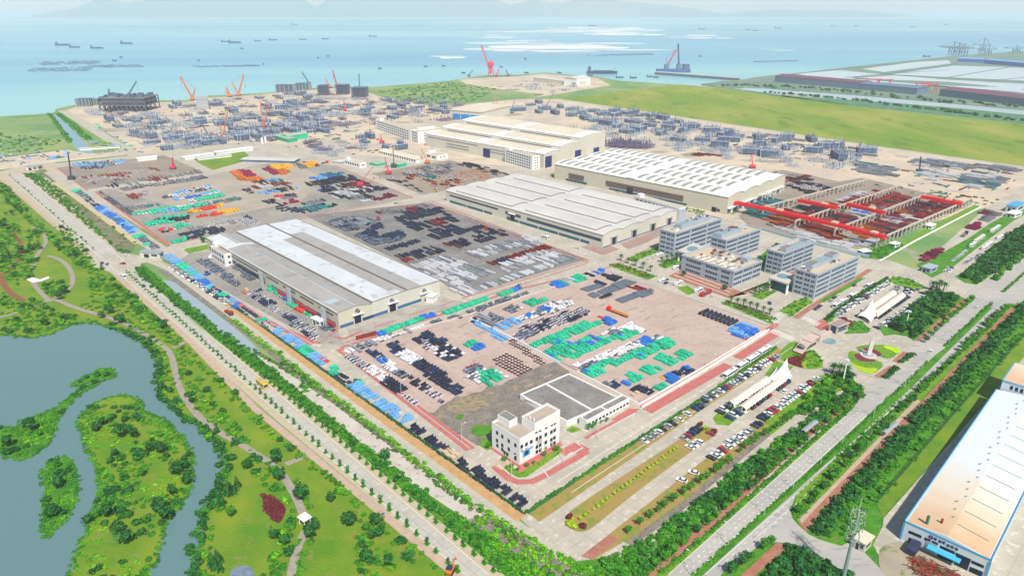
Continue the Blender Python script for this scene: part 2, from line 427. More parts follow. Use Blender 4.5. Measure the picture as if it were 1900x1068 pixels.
# ================================================================ GROUND SHEETS
# --- far shipyard and factory ground
patch('sand_yard', [(124,204),(140,198),(278,190),(349,190),(379,182),(480,176),(560,168),(621,164),(700,166),(730,178),(800,196),(870,192),(950,184),(1036,184),(1240,214),(1440,243),(1640,273),(1900,307),(2300,360),(2300,470),(1900,400),(1830,385),(1480,480),(1120,520),(560,405),(320,335),(225,262)], m_sand, 1)
patch('sand_yard', [(852,148),(884,145),(960,142),(1010,137),(1060,141),(1112,146),(1140,158),(1000,180),(920,168),(870,160)], m_sand, 1)
patch('marsh', [(670,166),(740,160),(834,152),(870,157),(930,166),(1010,176),(960,184),(870,193),(800,197),(750,188),(700,178)], m_field2, 2)
patch('tidal_flat', [(1112,147),(1240,158),(1200,165),(1140,162)], m_field2, 2)
patch('field', [(1036,184),(1120,174),(1200,165),(1258,157),(1330,162),(1420,173),(1597,199),(1750,215),(1900,230),(2300,262),(2300,362),(1900,311),(1680,278),(1440,243),(1240,213)], m_field, 3)
patch('riverbank', [(1330,161),(1420,172),(1597,198),(1750,214),(1900,229),(2300,262),(2300,252),(1900,213),(1780,201),(1660,191),(1520,182),(1420,175.5)], M('riverbank_scrub', (.05, .17, .10), c2=(.12, .24, .14), scale=.05), 4)
strip('dirt_road', [(1036,184),(1240,214),(1440,243.5),(1640,274),(1900,310)], 3, 3, M('pale_dirt', (.50, .49, .45), c2=(.4, .4, .38), scale=.02), 5)
# --- factory concrete
patch('factory_ground', [(60,318),(83,305),(250,288),(303,286),(480,262),(640,285),(1000,312),(1120,325),(1320,400),(1560,452),(1700,500),(1830,385),(1900,345),(2100,300),(2100,420),(1900,545),(1440,900),(1110,1050),(1040,1040),(970,965),(300,480),(60,325)], m_conc, 2)
patch('highway_ground', [(0,318),(60,303),(100,300),(230,478),(560,750),(960,1068),(1040,1068),(860,1068),(500,768),(205,505),(0,335)], m_strip, 2)
# --- canals and left coast
strip('canal_water', [(98,212),(112,228),(132,250),(148,268),(165,290)], 8, 8, m_cfoam, 3)
patch('pond_edge', [(0,216),(73,213),(95,222),(120,250),(130,262),(125,275),(60,285),(0,292),(-200,300),(-200,222)], m_field2, 2)
patch('canal_bank', [(101,212),(112,209),(140,228),(175,258),(168,262),(140,238)], m_grass3, 3)
strip('road', [(117,205),(150,225),(200,257),(272,300)], 7, 8, m_avenue, 3)
strip('road', [(-60,335),(0,322),(83,309),(253,289),(380,272),(480,262)], 7, 7, m_avenue, 4)
patch('dirt_lot', [(0,292),(60,286),(125,278),(165,285),(245,280),(230,288),(83,303),(0,315),(-60,325),(-60,300)], m_sand, 3)
patch('lawn', [(180,262),(205,264),(222,276),(200,279),(185,272)], m_grass, 4)
patch('reeds', [(100,338),(76,323),(60,316),(84,314),(240,462),(220,470)], m_reed, 3)
patch('reeds', [(84,325),(101,338),(254,450),(247,466),(226,470)], m_reed, 4)
strip('dirt_path', [(101,338),(178,394),(255,452)], 2.2, 2.2, M('yellow_dirt', (.52,.43,.22)), 5)
patch('verge', [(90,326),(104,336),(258,448),(268,452),(300,462),(330,470),(313,452),(200,385),(110,325)], M('dry_verge', (.28, .25, .12), c2=(.16, .22, .05), scale=.08), 4)
strip('perimeter_road', [(92,318),(170,375),(240,425),(300,466)], 6, 6, m_conc, 5)
# --- the yards
patch('scrap_yard', [(106,311),(305,288),(379,320),(162,351)], m_brn, 4)
patch('storage_yard', [(177,354),(387,326),(480,306),(545,297),(616,307),(763,366),(573,401),(313,452)], m_dark2, 4)
patch('storage_yard', [(200,350),(387,327),(480,308),(560,310),(600,330),(560,372),(420,400),(330,385)], M('pale_yard', (.44,.36,.28), c2=(.33,.30,.26), scale=.03), 5)
patch('storage_yard', [(690,322),(733,314),(834,297),(950,324),(841,350),(783,361)], m_brn, 4)
patch('grey_yard', [(566,400),(790,376),(801,377),(1088,481),(858,549),(818,522)], m_dark, 4)
patch('gravel_yard', [(634,648),(1122,501),(1200,525),(1423,608),(1187,751),(870,829)], m_pink, 4)
patch('rubble_patch', [(786,771),(796,764),(804,766),(818,752),(834,744),(846,734),(862,736),(876,728),(894,726),(904,716),(930,714),(944,704),(958,700),(972,690),(990,684),(1006,676),(1030,671),(1056,688),(1060,740),(1000,780),(960,800),(925,812),(905,826),(886,826),(872,818),(858,808),(840,800),(818,790),(800,782)], m_rub, 5)
for q in ([(824,758),(836,744),(850,741),(858,733),(878,735),(892,730),(904,738),(898,744),(912,752),(890,757),(880,764),(858,759),(846,767)], [(806,770),(818,764),(826,770),(814,776)], [(900,728),(912,724),(918,732),(908,738)], [(950,716),(962,710),(966,720),(954,726)]):
    patch('soil_patch', csmooth(q, 1), M('yellow_soil', (.34,.27,.15), c2=(.24,.20,.14), scale=.25, c3=(.18,.16,.13), s3=.5, t3=.52), 6)
for q in ([(870,800),(885,785),(905,790),(925,780),(915,800),(890,812)], [(845,770),(862,766),(860,775),(850,780)]): patch('weedy_patch', csmooth(q, 1), m_grass3, 6)
rs = random.Random(8)
for i in range(46):   # worn and stained ground in the far yards
    x = rs.uniform(150, 1500); y = 205 + rs.uniform(0, 60) + max(0, (x-1000))*.16
    if x > 1000: y = 215 + (x-1036)*.15 + rs.uniform(0, 55)
    w_ = rs.uniform(10, 46); h_ = rs.uniform(2, 6)
    patch('stained_ground', csmooth([(x+math.cos(t)*w_*rs.uniform(.5,1.2), y+math.sin(t)*h_*rs.uniform(.5,1.2)) for t in [k*.698 for k in range(9)]], 1), rs.choice([M('grey_stain', (.30,.28,.26), c2=(.42,.37,.30), scale=.03), M('brown_stain', (.36,.29,.22), c2=(.27,.25,.23), scale=.03), M('pale_stain', (.60,.55,.46), c2=(.5,.44,.34), scale=.03)]), 3)
for i in range(60):   # wheel tracks and wet marks in the pink yard
    u = rs.uniform(.02, .98); v = rs.uniform(.05, .95); x = 640+480*u+ (870-640)*v*.98; y = 646-146*u+(829-646)*v*.62
    if not inpoly(x, y, [(660,648),(1118,508),(1405,608),(1187,742),(880,815)]): continue
    w_ = rs.uniform(3, 16); h_ = rs.uniform(.8, 3)
    patch('wheel_marks', csmooth([(x+math.cos(t)*w_*rs.uniform(.4,1.2), y+math.sin(t)*h_*rs.uniform(.4,1.2)-math.cos(t)*w_*.3) for t in [k*.785 for k in range(8)]], 1), rs.choice([M('grey_wheel_mark', (.31,.25,.22), c2=(.39,.31,.27), scale=.3), M('damp_gravel', (.35,.27,.24), c2=(.29,.24,.22), scale=.3)]), 5)
patch('gatehouse_yard', [(324,488),(352,470),(410,464),(622,602),(640,640),(594,636)], m_dark2, 4)
patch('apron', [(640,604),(820,550),(860,560),(700,615),(650,622)], M('stained_concrete', (.32,.29,.26), c2=(.42,.39,.35), scale=.12), 5)
patch('crane_yard', [(1370,400),(1440,355),(1600,330),(1665,345),(1800,376),(1640,445),(1617,458),(1500,452),(1390,420)], m_brn, 4)
patch('grey_yard', [(1340,330),(1452,315),(1600,345),(1560,352),(1450,372)], m_brn, 3)
patch('lawn', [(357,293),(420,283),(452,280),(462,288),(450,300),(395,315),(370,303)], m_grass2, 5)
patch('lawn', [(338,462),(405,450),(412,455),(350,470)], m_grass, 5)
patch('lawn', [(1020,322),(1045,318),(1050,330),(1030,332)], m_grass, 5)
for q in ([(1668,455),(1742,410),(1756,414),(1690,458)], [(1746,410),(1808,380),(1824,384),(1762,414)]):
    patch('lawn', q, m_grass, 4)
patch('planting_bed', [(1585,470),(1668,447),(1680,456),(1640,482),(1600,478)], m_grass3, 4)
strip('footpath', [(1632,484),(1700,446),(1822,383)], 1.0, 1.0, m_line, 6)
# --- kerbs of red paving
def redkerb(pts, w_=1.6, t=6): return strip('red_kerb', pts, w_/2, w_/2, m_red, t)
redkerb([(324,482),(480,590),(594,637),(640,600)], 2)
redkerb([(322,480),(400,534),(480,588),(580,638)], 3.4, 5)
redkerb([(630,647),(870,831),(872,834)], 4.5, 5)
redkerb([(1187,755),(1308,684),(1425,612)], 1.5, 6)
strip('red_paving', [(1192,758),(1343,673)], 0, 5.5, m_red, 5)
strip('red_paving', [(1359,661),(1434,614)], 0, 5.5, m_red, 5)
redkerb([(632,645),(960,537),(1122,499)], 2)
redkerb([(640,636),(960,530),(1090,488)], .8, 6)
redkerb([(858,553),(1092,483),(801,374),(700,392)], 1.4)
redkerb([(313,454),(573,403),(766,367),(620,307)], 1.6)
redkerb([(177,356),(313,454)], 2.4)
redkerb([(162,353),(106,312)], 1.6)
redkerb([(800,380),(960,442),(1090,487)], 1.0)
redkerb([(690,568),(748,560)], 1.5)
redkerb([(1100,506),(1140,492),(1235,446)], 1.0)
redkerb([(620,625),(640,628),(672,614)], 2)
redkerb([(695,607),(735,594)], 1.2); redkerb([(758,585),(796,573)], 1.2); redkerb([(820,567),(845,558)], 1.2)
for q in ([(1078,458),(1110,448),(1150,462),(1120,473)], [(1150,452),(1190,437),(1230,420),(1240,428),(1200,450),(1165,462)]):
    patch('red_paving', q, M('faded_red_paving', (.36,.20,.17), c2=(.30,.27,.25), scale=.15), 4)
patch('red_paving', [(1240,512),(1268,498),(1300,510),(1385,545),(1425,522),(1480,500),(1486,506),(1350,552)], m_brick, 5)
for k in range(3):
    strip('paving_band', [(1250+k*6,510-k*4),(1352+k*4,548-k*5)], .35, .35, m_line, 7)
patch('lawn', [(1256,533),(1275,529),(1293,541),(1277,547)], m_grass, 5)
strip('red_paving', [(1475,590),(1538,548),(1615,500)], 1.8, 1.8, m_brick, 5)
patch('red_paving', [(1513,598),(1528,590),(1537,596),(1538,608),(1524,613),(1512,606)], m_red, 5)
strip('red_paving', [(1420,614),(1432,608),(1440,600)], 2, 2, m_red, 6)

# --- avenue markings
def dashes(name, a, b, n, w_, m, fr=.5, t=7):
    pa, pb = P(*a), P(*b); d = (pb-pa); L = d.length; d = d/L; nn = Vector((-d.y, d.x, 0))*w_/2
    z = t*.035 + .022; mb = MB()
    for i in range(n):
        s = pa + d*(L*i/n); e = s + d*(L/n*fr)
        mb.quad([(q.x, q.y, z) for q in (s-nn, e-nn, e+nn, s+nn)])
    return tag(mb.build(name, m), kind='structure')
for k, (a, b) in enumerate((((1036,893),(1452,630)), ((1050,905),(1462,638)), ((1060,914),(1470,644)))):
    dashes('road_marking', a, b, 1 if k != 1 else 50, .25, m_yline if k == 1 else m_line, 1 if k != 1 else .5)
dashes('road_marking', (1008,872), (1020,888), 1, .4, m_line, 1)
# zebra crossings near the gate
for (a, b, n) in (((1427,616),(1468,634),12), ((1487,592),(1516,606),9), ((1438,600),(1464,583),8)):
    pa, pb = P(*a), P(*b); d = (pb-pa)/n
    ax = UB if n != 8 else UA
    z = .27; mb = MB()
    for i in range(n):
        s = pa + d*i; mb.quad([(q.x, q.y, z) for q in (s, s+d*.5, s+d*.5+ax*6, s+ax*6)][::1])
    tag(mb.build('zebra_crossing', m_line), kind='structure')

# --- strips between the west highway and the yards
HWL = [(13,326),(95,399),(177,472),(248,529),(360,626),(480,731),(600,836),(720,942),(864,1068)]
HWR = [(40,321),(130,399),(217,467),(330,572),(480,703),(600,806),(740,926),(909,1068)]
patch('highway', HWL + HWR[::-1], m_road, 4)
strip('footpath', [(0,331),(90,409),(172,480)], 1.4, 1.4, m_pave, 3)
strip('footpath', [(216,512),(349,630),(471,756),(600,862),(842,1062),(870,1085)], 1.6, 1.6, m_pave, 3)
patch('junction', [(177,472),(217,467),(262,474),(330,452),(345,462),(300,484),(262,488),(250,530),(200,503),(165,492)], m_conc, 5)
strip('dirt_road', [(258,474),(320,500),(480,618),(656,752),(800,862),(960,982),(1046,1040)], 3.6, 3.6, m_avenue, 4)
patch('brick_parking', [(300,486),(318,494),(430,566),(480,601),(688,751),(977,955),(959,967),(665,751),(480,614),(424,572)], m_brick2, 5)
strip('rubble', [(300,500),(404,574),(490,640),(634,752),(760,848),(905,960)], 2.6, 2.6, m_rub, 3)
patch('canal_mud', [(440,628),(470,652),(505,672),(623,752),(700,810),(800,880),(897,955),(867,964),(740,880),(587,750),(500,680)], m_mud, 4)
patch('canal_water', [(300,518),(322,522),(394,576),(440,612),(478,646),(486,662),(455,652),(420,628),(366,577),(330,546)], M('pale_canal_water', (.30,.38,.43), rough=.2), 5)
patch('verge', [(250,488),(262,486),(480,660),(587,750),(867,964),(1040,1068),(938,1068),(560,752),(247,512)], m_grass3, 3)
patch('rubble', [(867,964),(912,955),(1046,1045),(1100,1060),(1040,1075),(960,1030)], m_rub, 4)
# --- park
patch('park', [(-300,330),(0,333),(170,486),(205,507),(349,634),(462,748),(842,1068),(880,1150),(-300,1150)], m_grass2, 1)
LAKE = [(-120,622),(0,621),(30,624),(60,627),(95,620),(130,604),(155,598),(178,599),(205,607),(235,620),(262,632),(285,650),(296,670),(292,700),(298,725),(312,748),(335,768),(365,785),(395,812),(415,838),(421,858),(414,875),(418,893),(404,915),(385,935),(378,962),(370,985),(368,1020),(355,1068),(350,1120),(-200,1120)]
m_lake = bpy.data.materials.new('lake_water'); m_lake.use_nodes = True
sea_mat(m_lake, (.11, .21, .22), (.13, .235, .24), (.16, .27, .26), .12)
m_lake.node_tree.nodes['Bump'].inputs['Strength'].default_value = .06
patch('lake', csmooth(LAKE, 2), m_lake, 3)
ISL = [[(145,786),(150,768),(175,748),(200,737),(225,735),(250,736),(263,748),(268,765),(300,775),(330,800),(350,830),(358,850),(357,880),(350,915),(330,945),(305,975),(300,1000),(290,1040),(270,1068),(262,1110),(120,1110),(134,1060),(140,1030),(160,985),(163,960),(182,925),(186,895),(180,868),(165,845),(158,815)],
       [(84,858),(100,850),(120,848),(132,858),(140,880),(147,905),(140,935),(125,962),(108,975),(92,1000),(82,990),(80,960),(86,920),(80,890)],
       [(-60,795),(0,792),(20,796),(60,776),(100,758),(120,744),(140,728),(165,710),(190,695),(205,684),(215,690),(210,700),(180,712),(150,730),(125,752),(108,778),(95,815),(75,838),(45,853),(20,850),(0,842),(-60,850)],
       [(133,716),(140,708),(160,700),(175,690),(190,684),(208,684),(205,692),(185,700),(165,708),(150,716)]]
for i, q in enumerate(ISL): patch('islet', csmooth(q, 2), m_grass3 if i != 0 else m_grass2, 5)
PATHS = [[(276,625),(300,640),(318,655),(325,690),(335,725),(360,765),(395,795),(440,820),(480,845),(505,860),(525,880),(540,905),(556,935),(566,965)],
         [(566,985),(555,1010),(545,1040),(538,1080)],
         [(-10,592),(40,578),(80,562),(95,555),(110,558),(140,572),(200,588),(250,608),(276,625)],
         [(320,646),(346,634)], [(530,862),(568,846)],
         [(60,498),(70,470),(88,450),(80,430),(60,420)], [(60,520),(66,532),(85,552),(93,560)], [(88,475),(110,480),(128,495),(136,515),(134,530),(118,545),(95,558)]]
for q in PATHS: strip('footpath', q, 1.5, 1.5, M('stone_footpath', (.36,.31,.27), c2=(.28,.24,.21), scale=.5), 6, k=3)
strip('red_path', [(22,430),(38,450),(42,470),(30,490),(10,505),(0,512),(8,530),(20,545),(45,558)], 1.7, 1.7, M('red_brown_path', (.24,.09,.05)), 6, k=3)
patch('plaza', [(48,518),(60,514),(74,518),(90,512),(92,516),(76,522),(60,524)], m_line, 7)
patch('red_flower_bed', csmooth([(485,915),(500,918),(532,938),(528,955),(518,972),(505,962),(490,945)], 2), M('dark_red_soil', (.10,.015,.02)), 5)
patch('rock_pond', csmooth([(425,1060),(440,1048),(465,1048),(475,1068),(470,1085),(430,1085)], 2), M('blue_stones', (.12,.17,.25), c2=(.2,.25,.3), scale=.6), 5)

# --- strips of the parking lots and the east highway
patch('east_ground', [(1060,1010),(1110,1030),(1290,1040),(1602,725),(1760,600),(1900,500),(2100,380),(2300,430),(2300,1100),(2000,1300),(1000,1300),(1030,1068)], m_grass3, 2)
patch('lane', [(978,967),(999,967),(1311,750),(1440,664),(1560,672),(1620,722),(1534,770),(1409,780),(1110,1035),(1070,1040),(1000,985)], m_conc, 4)
patch('grass_parking', [(980,951),(1001,967),(1311,754),(1462,655),(1443,644)], m_brick3, 5)
ISLE = [(1045,962),(1062,943),(1150,885),(1243,827),(1290,792),(1312,790),(1328,796),(1329,807),(1300,824),(1180,912),(1110,970),(1088,986),(1060,984)]
patch('parking_island', csmooth(ISLE, 2), m_brick3, 5)
patch('parking_island', [(1322,775),(1332,765),(1375,741),(1400,722),(1438,668),(1472,680),(1400,752),(1352,789),(1330,787)], m_grass, 5)
patch('grass_parking', [(1079,1030),(1100,1038),(1180,990),(1300,905),(1409,812),(1430,790),(1409,780),(1308,851)], m_brick3, 5)
patch('brick_parking', [(1078,1030),(1098,1037),(1149,1000),(1132,990)], m_brick, 6)
patch('verge', [(1149,1000),(1168,1008),(1260,945),(1377,850),(1500,750),(1590,712),(1575,690),(1520,696),(1409,790),(1300,900)], m_grass, 4)
patch('rubble', [(1160,1005),(1174,1012),(1268,945),(1380,848),(1430,806),(1424,800),(1376,838),(1270,928)], m_rub, 6)
EHW = [[(1237,1068),(1380,945),(1520,815),(1572,770),(1693,636),(1880,512),(1900,500)],
       [(1287,1068),(1420,946),(1520,854),(1610,770),(1723,669),(1839,561),(1900,502)]]
CW1 = [(1225,1080),(1237,1068),(1380,940),(1520,815),(1572,768),(1606,728),(1700,634),(1806,558),(1900,490),(1900,508),(1839,563),(1751,643),(1723,670),(1610,772),(1520,853),(1420,946),(1288,1068),(1275,1080)]
CW2 = [(1290,1080),(1302,1068),(1440,940),(1530,862),(1640,770),(1734,676),(1840,572),(1900,520),(1900,540),(1868,566),(1834,603),(1750,678),(1665,752),(1560,840),(1477,917),(1466,945),(1470,960),(1480,972),(1500,990),(1520,1000),(1560,1012),(1575,1005),(1600,1020),(1660,1080),(1584,1068),(1560,1056),(1495,1018),(1475,1008),(1440,1005),(1411,1009),(1370,1040),(1340,1062),(1330,1080)]
patch('carriageway', CW1, m_road2, 5); patch('carriageway', CW2, m_road2, 5)
patch('median', [(1288,1068),(1520,853),(1632,750),(1721,669),(1726,671),(1644,752),(1530,862),(1302,1068)], m_grass3, 6)
patch('median', [(1751,642),(1838,561),(1842,564),(1757,645)], m_grass3, 6); patch('median', [(1859,540),(1900,502),(1940,465),(1946,468),(1903,506),(1862,543)], m_grass3, 6)
patch('junction', [(1602,728),(1640,690),(1700,634),(1712,628),(1760,640),(1722,668),(1680,715),(1640,740),(1600,745)], m_road2, 6)
patch('junction', [(1794,551),(1806,545),(1900,470),(1960,440),(1960,520),(1888,565),(1870,562),(1840,570)], m_road2, 6)
strip('brick_footpath', [(1199,1068),(1330,958),(1505,798),(1545,768),(1596,722)], 1.9, 1.9, m_brick, 5)
strip('brick_footpath', [(1700,632),(1790,553)], 1.9, 1.9, m_brick, 5)
patch('brick_footpath', [(1483,970),(1495,986),(1718,752),(1885,575),(1876,570),(1706,748)], m_brick, 5)
patch('tree_verge', [(1216,1068),(1237,1068),(1380,940),(1520,815),(1572,768),(1606,728),(1598,724),(1540,782),(1430,892)], m_grass, 4)
patch('tree_verge', [(1477,917),(1560,840),(1665,752),(1834,603),(1870,566),(1880,570),(1700,750),(1483,972),(1475,955)], m_grass, 4)
patch('tree_verge', [(1713,636),(1807,558),(1798,552),(1702,634)], m_grass, 4)
patch('tan_verge', [(1482,962),(1520,925),(1700,740),(1708,744),(1530,925),(1488,970)], m_pave, 6)
patch('brick_footpath', [(1441,1006),(1465,1009),(1400,1068),(1373,1068)], m_brick, 6)
patch('grass_strip', [(1626,934),(1638,958),(1822,752),(1900,662),(1960,600),(1940,590),(1900,626),(1775,764)], m_grass2, 5)
patch('dirt_path', [(1640,960),(1638,975),(1620,1010),(1640,1045),(1700,1075),(1800,1110),(1960,1110),(1960,560),(1860,700),(1824,752)], m_conc, 4)
patch('soil_patch', csmooth([(1625,1020),(1660,1000),(1720,1015),(1780,1068),(1640,1080)], 2), m_dirt, 6)
# lane markings on the highway
for a, b, n in (((1262,1062),(1600,757),44), ((1275,1062),(1604,765),44), ((1335,1052),(1690,720),44), ((1352,1052),(1700,725),44), ((1720,640),(1850,540),22), ((1760,655),(1860,562),20)):
    dashes('road_marking', a, b, n, .22, m_line, .4)
for a, b in (((1240,1066),(1572,769)), ((1286,1066),(1608,771)), ((1308,1066),(1640,772)), ((1400,1000),(1470,940)), ((1478,915),(1665,750))):
    dashes('road_marking', a, b, 1, .2, m_line, 1)
for a, b in (((15,328),(862,1066)), ((42,323),(907,1066))): dashes('road_marking', a, b, 1, .25, m_line, 1, t=5)

# --- lawns and plazas round the gate
LOTN = [(1545,585),(1560,575),(1605,540),(1650,520),(1700,530),(1725,548),(1690,570),(1620,615),(1600,606),(1590,600),(1560,598)]
patch('parking_ground', LOTN, m_conc, 4)
patch('lawn', csmooth([(1645,520),(1660,511),(1690,518),(1718,532),(1715,537),(1690,535),(1660,528)], 1), m_grass, 5)
patch('lawn', [(1532,598),(1534,590),(1560,570),(1650,514),(1645,520),(1560,580),(1545,592),(1550,600)], m_grass3, 5)
patch('lawn', csmooth([(1560,602),(1570,598),(1590,594),(1608,602),(1616,617),(1590,618),(1562,619),(1578,611)], 1), m_grass3, 5)
patch('lawn', [(1630,606),(1713,545),(1723,538),(1769,543),(1789,553),(1696,632),(1682,623),(1660,620),(1640,622)], m_grass3, 5)
patch('lawn', csmooth([(1460,636),(1480,632),(1497,650),(1513,648),(1532,680),(1510,685),(1480,682),(1440,664)], 1), m_grass, 5)
patch('red_flower_bed', [(1454,668),(1480,659),(1497,651),(1494,662),(1486,670),(1489,682),(1470,677)], m_redflower, 6)
patch('yellow_flower_bed', csmooth([(1486,671),(1495,664),(1498,668),(1495,676),(1498,684),(1490,683)], 1), m_leafg, 7)
ELL1 = [(1584,645),(1596,641),(1612,639),(1640,639),(1660,643),(1674,649),(1652,667),(1630,660),(1608,650)]
ELL2 = [(1573,655),(1577,650),(1590,652),(1612,662),(1645,675),(1617,696),(1598,689),(1584,679),(1575,668)]
patch('garden', csmooth([(1569,655),(1574,648),(1584,643),(1612,637),(1642,637),(1662,641),(1678,649),(1700,657),(1692,670),(1660,695),(1640,705),(1617,699),(1590,690),(1574,674)], 1), m_conc, 6)
patch('garden_lawn', csmooth(ELL1, 1), m_grass, 7); patch('garden_lawn', csmooth(ELL2, 1), m_grass, 7)
patch('red_flower_bed', csmooth([(1600,644),(1611,645),(1625,648),(1636,655),(1634,661),(1620,660),(1605,650)], 1), M('purple_red_leaf', (.16,.02,.05), island=0, c2=(.2,.03,.06), scale=1), 8)
patch('red_flower_bed', csmooth([(1584,657),(1592,655),(1602,661),(1626,667),(1622,671),(1600,670),(1588,665)], 1), MATS['purple_red_leaf'], 8)
patch('yellow_flower_bed', csmooth([(1577,668),(1590,678),(1610,682),(1632,683),(1617,695),(1598,688),(1584,679)], 1), m_leafg, 8)
patch('yellow_flower_bed', csmooth([(1640,640),(1662,644),(1673,649),(1665,656),(1655,650),(1640,644)], 1), m_leafg, 8)
patch('brick_plaza', [(1621,697),(1650,678),(1662,682),(1634,702)], m_brick, 7); patch('brick_plaza', [(1655,669),(1676,651),(1690,655),(1668,675)], m_brick, 7)
patch('pool', csmooth([(1522,629),(1532,625),(1548,628),(1552,635),(1545,638),(1530,636)], 1), m_cfoam, 7)
for q in ([(1130,493),(1146,487),(1219,512),(1202,519)], [(1337,562),(1352,558),(1441,590),(1432,601)], [(1161,482),(1190,468),(1222,458),(1220,468),(1176,485)],
          [(1221,492),(1240,481),(1270,485),(1234,498)], [(1393,548),(1412,538),(1442,540),(1414,556)], [(1443,578),(1468,562),(1492,552),(1510,558),(1466,588)],
          [(1340,388),(1350,384),(1370,392),(1360,398)]):
    patch('planting_bed', q, m_grass, 5)
patch('lawn', [(1420,530),(1424,524),(1445,532),(1440,538)], m_grass, 4)
patch('lawn', [(1700,490),(1735,476),(1800,440),(1836,415),(1900,380),(1960,350),(1960,372),(1880,420),(1800,480),(1730,515),(1712,505)], m_grass3, 4)
patch('lot', [(1752,508),(1800,470),(1880,410),(1960,365),(1960,392),(1900,420),(1850,450),(1790,505),(1770,515)], m_conc, 5)
patch('lawn', [(1771,512),(1790,505),(1850,450),(1960,392),(1960,430),(1900,470),(1812,528),(1790,524)], m_grass3, 5)
patch('lawn', [(898,810),(925,822),(905,835),(890,826)], m_grass, 5)
patch('white_office_lawn', [(925,862),(932,857),(962,872),(1037,828),(1048,834),(975,885),(962,886)], m_grass, 6)
strip('red_paving', [(922,862),(948,884),(962,890),(985,889),(1012,876),(1086,834)], 0, 3.0, m_red, 5)
strip('kerb_strip', [(926,862),(950,881),(962,886.5),(984,885.5),(1010,873),(1080,830),(1065,820)], 0, .8, m_kerb, 8)
patch('red_paving', [(1037,836),(1066,820),(1078,827),(1048,845)], m_red, 6)
patch('red_paving', [(958,872),(964,866),(1038,822),(1046,824),(972,872),(964,876)], m_red, 7)
patch('grey_path', [(917,862),(930,852),(942,858),(930,872)], m_pave, 7)
strip('kerb_strip', [(1096,812),(1180,766)], .5, .5, m_kerb, 7); strip('red_paving', [(1084,812),(1105,800),(1178,762)], .3, 1.6, m_red, 6)
patch('office_garden', [(1402,480),(1440,452),(1478,460),(1440,486),(1410,500)], m_grass3, 4); patch('office_garden', [(1505,492),(1520,478),(1560,486),(1545,500)], m_grass3, 4); patch('office_garden', [(1320,440),(1345,428),(1362,432),(1345,448)], m_conc, 4)
strip('verge', [(1524,560),(1600,516)], 1.6, 1.6, m_grass3, 6)
strip('red_paving', [(1060,836),(1078,824)], 0, 5.0, m_red, 6)
patch('lawn', [(1050,797),(1062,789),(1079,796),(1062,802)], m_grass, 6)
patch('red_paving', [(1134,778),(1168,757),(1187,758),(1150,782)], m_red, 6)

# ================================================================ VEGETATION
def ico(sub, r, seed, lump=.25, flat=1.0):
    import bmesh
    bm = bmesh.new(); bmesh.ops.create_icosphere(bm, subdivisions=sub, radius=1)
    rr = random.Random(seed); ph = [(Vector((rr.uniform(-1,1), rr.uniform(-1,1), rr.uniform(-1,1))).normalized(), rr.uniform(2,5), rr.uniform(0,6)) for _ in range(5)]
    v = []
    for q in bm.verts:
        k = 1 + sum(math.sin(d.dot(q.co)*f+p) for d, f, p in ph)/5*lump*1.6
        v.append((q.co.x*r*k, q.co.y*r*k, q.co.z*r*k*flat))
    f = [tuple(x.index for x in p.verts) for p in bm.faces]; bm.free()
    return v, f
def leafball(seed, r=1.0, n=110, s=.34, flat=.8, zc=.55, core=True, up=.35):
    g = np.random.default_rng(seed); rr = random.Random(seed)
    ctr = [(rr.uniform(-.55,.55), rr.uniform(-.55,.55), rr.uniform(-.25,.5), rr.uniform(.4,.62)) for _ in range(7)]
    V = []; F = []
    if core:
        v, f = ico(1, r*.62, seed, .2, flat); V += [(a, b, c + zc*r) for a, b, c in v]; F += f
    for i in range(n):
        cx, cy, cz, cr = ctr[i % 7]
        d = g.normal(size=3); d[2] += .3; d /= np.linalg.norm(d)
        p = np.array([cx, cy, cz*flat]) * .9 + d*cr*np.array([1, 1, flat])*g.uniform(.75, 1.1)
        p = p*r + np.array([0, 0, zc*r])
        nn = d + g.normal(size=3)*.5 + np.array([0, 0, up]); nn /= np.linalg.norm(nn)
        a = np.cross(nn, g.normal(size=3)); a /= np.linalg.norm(a); b = np.cross(nn, a)
        ss = s*r*g.uniform(.6, 1.25); k = len(V)
        V += [tuple(p + a*ss), tuple(p + b*ss*.6), tuple(p - a*ss), tuple(p - b*ss*.6)]; F.append((k, k+1, k+2, k+3))
    return V, F
def np_mesh(V, F):
    V = np.array(V, float); t = [(f[0], f[1], f[2]) for f in F] + [(f[0], f[2], f[3]) for f in F if len(f) == 4]
    return V, np.array(t, int)
BALLS = [np_mesh(*leafball(i, 1, 60, .36)) for i in range(5)]
LOW = [np_mesh(*leafball(20+i, 1, 34, .45, flat=.55, zc=.3)) for i in range(4)]
FAR = [np_mesh(*leafball(40+i, 1, 14, .6, flat=.7, zc=.4)) for i in range(3)]
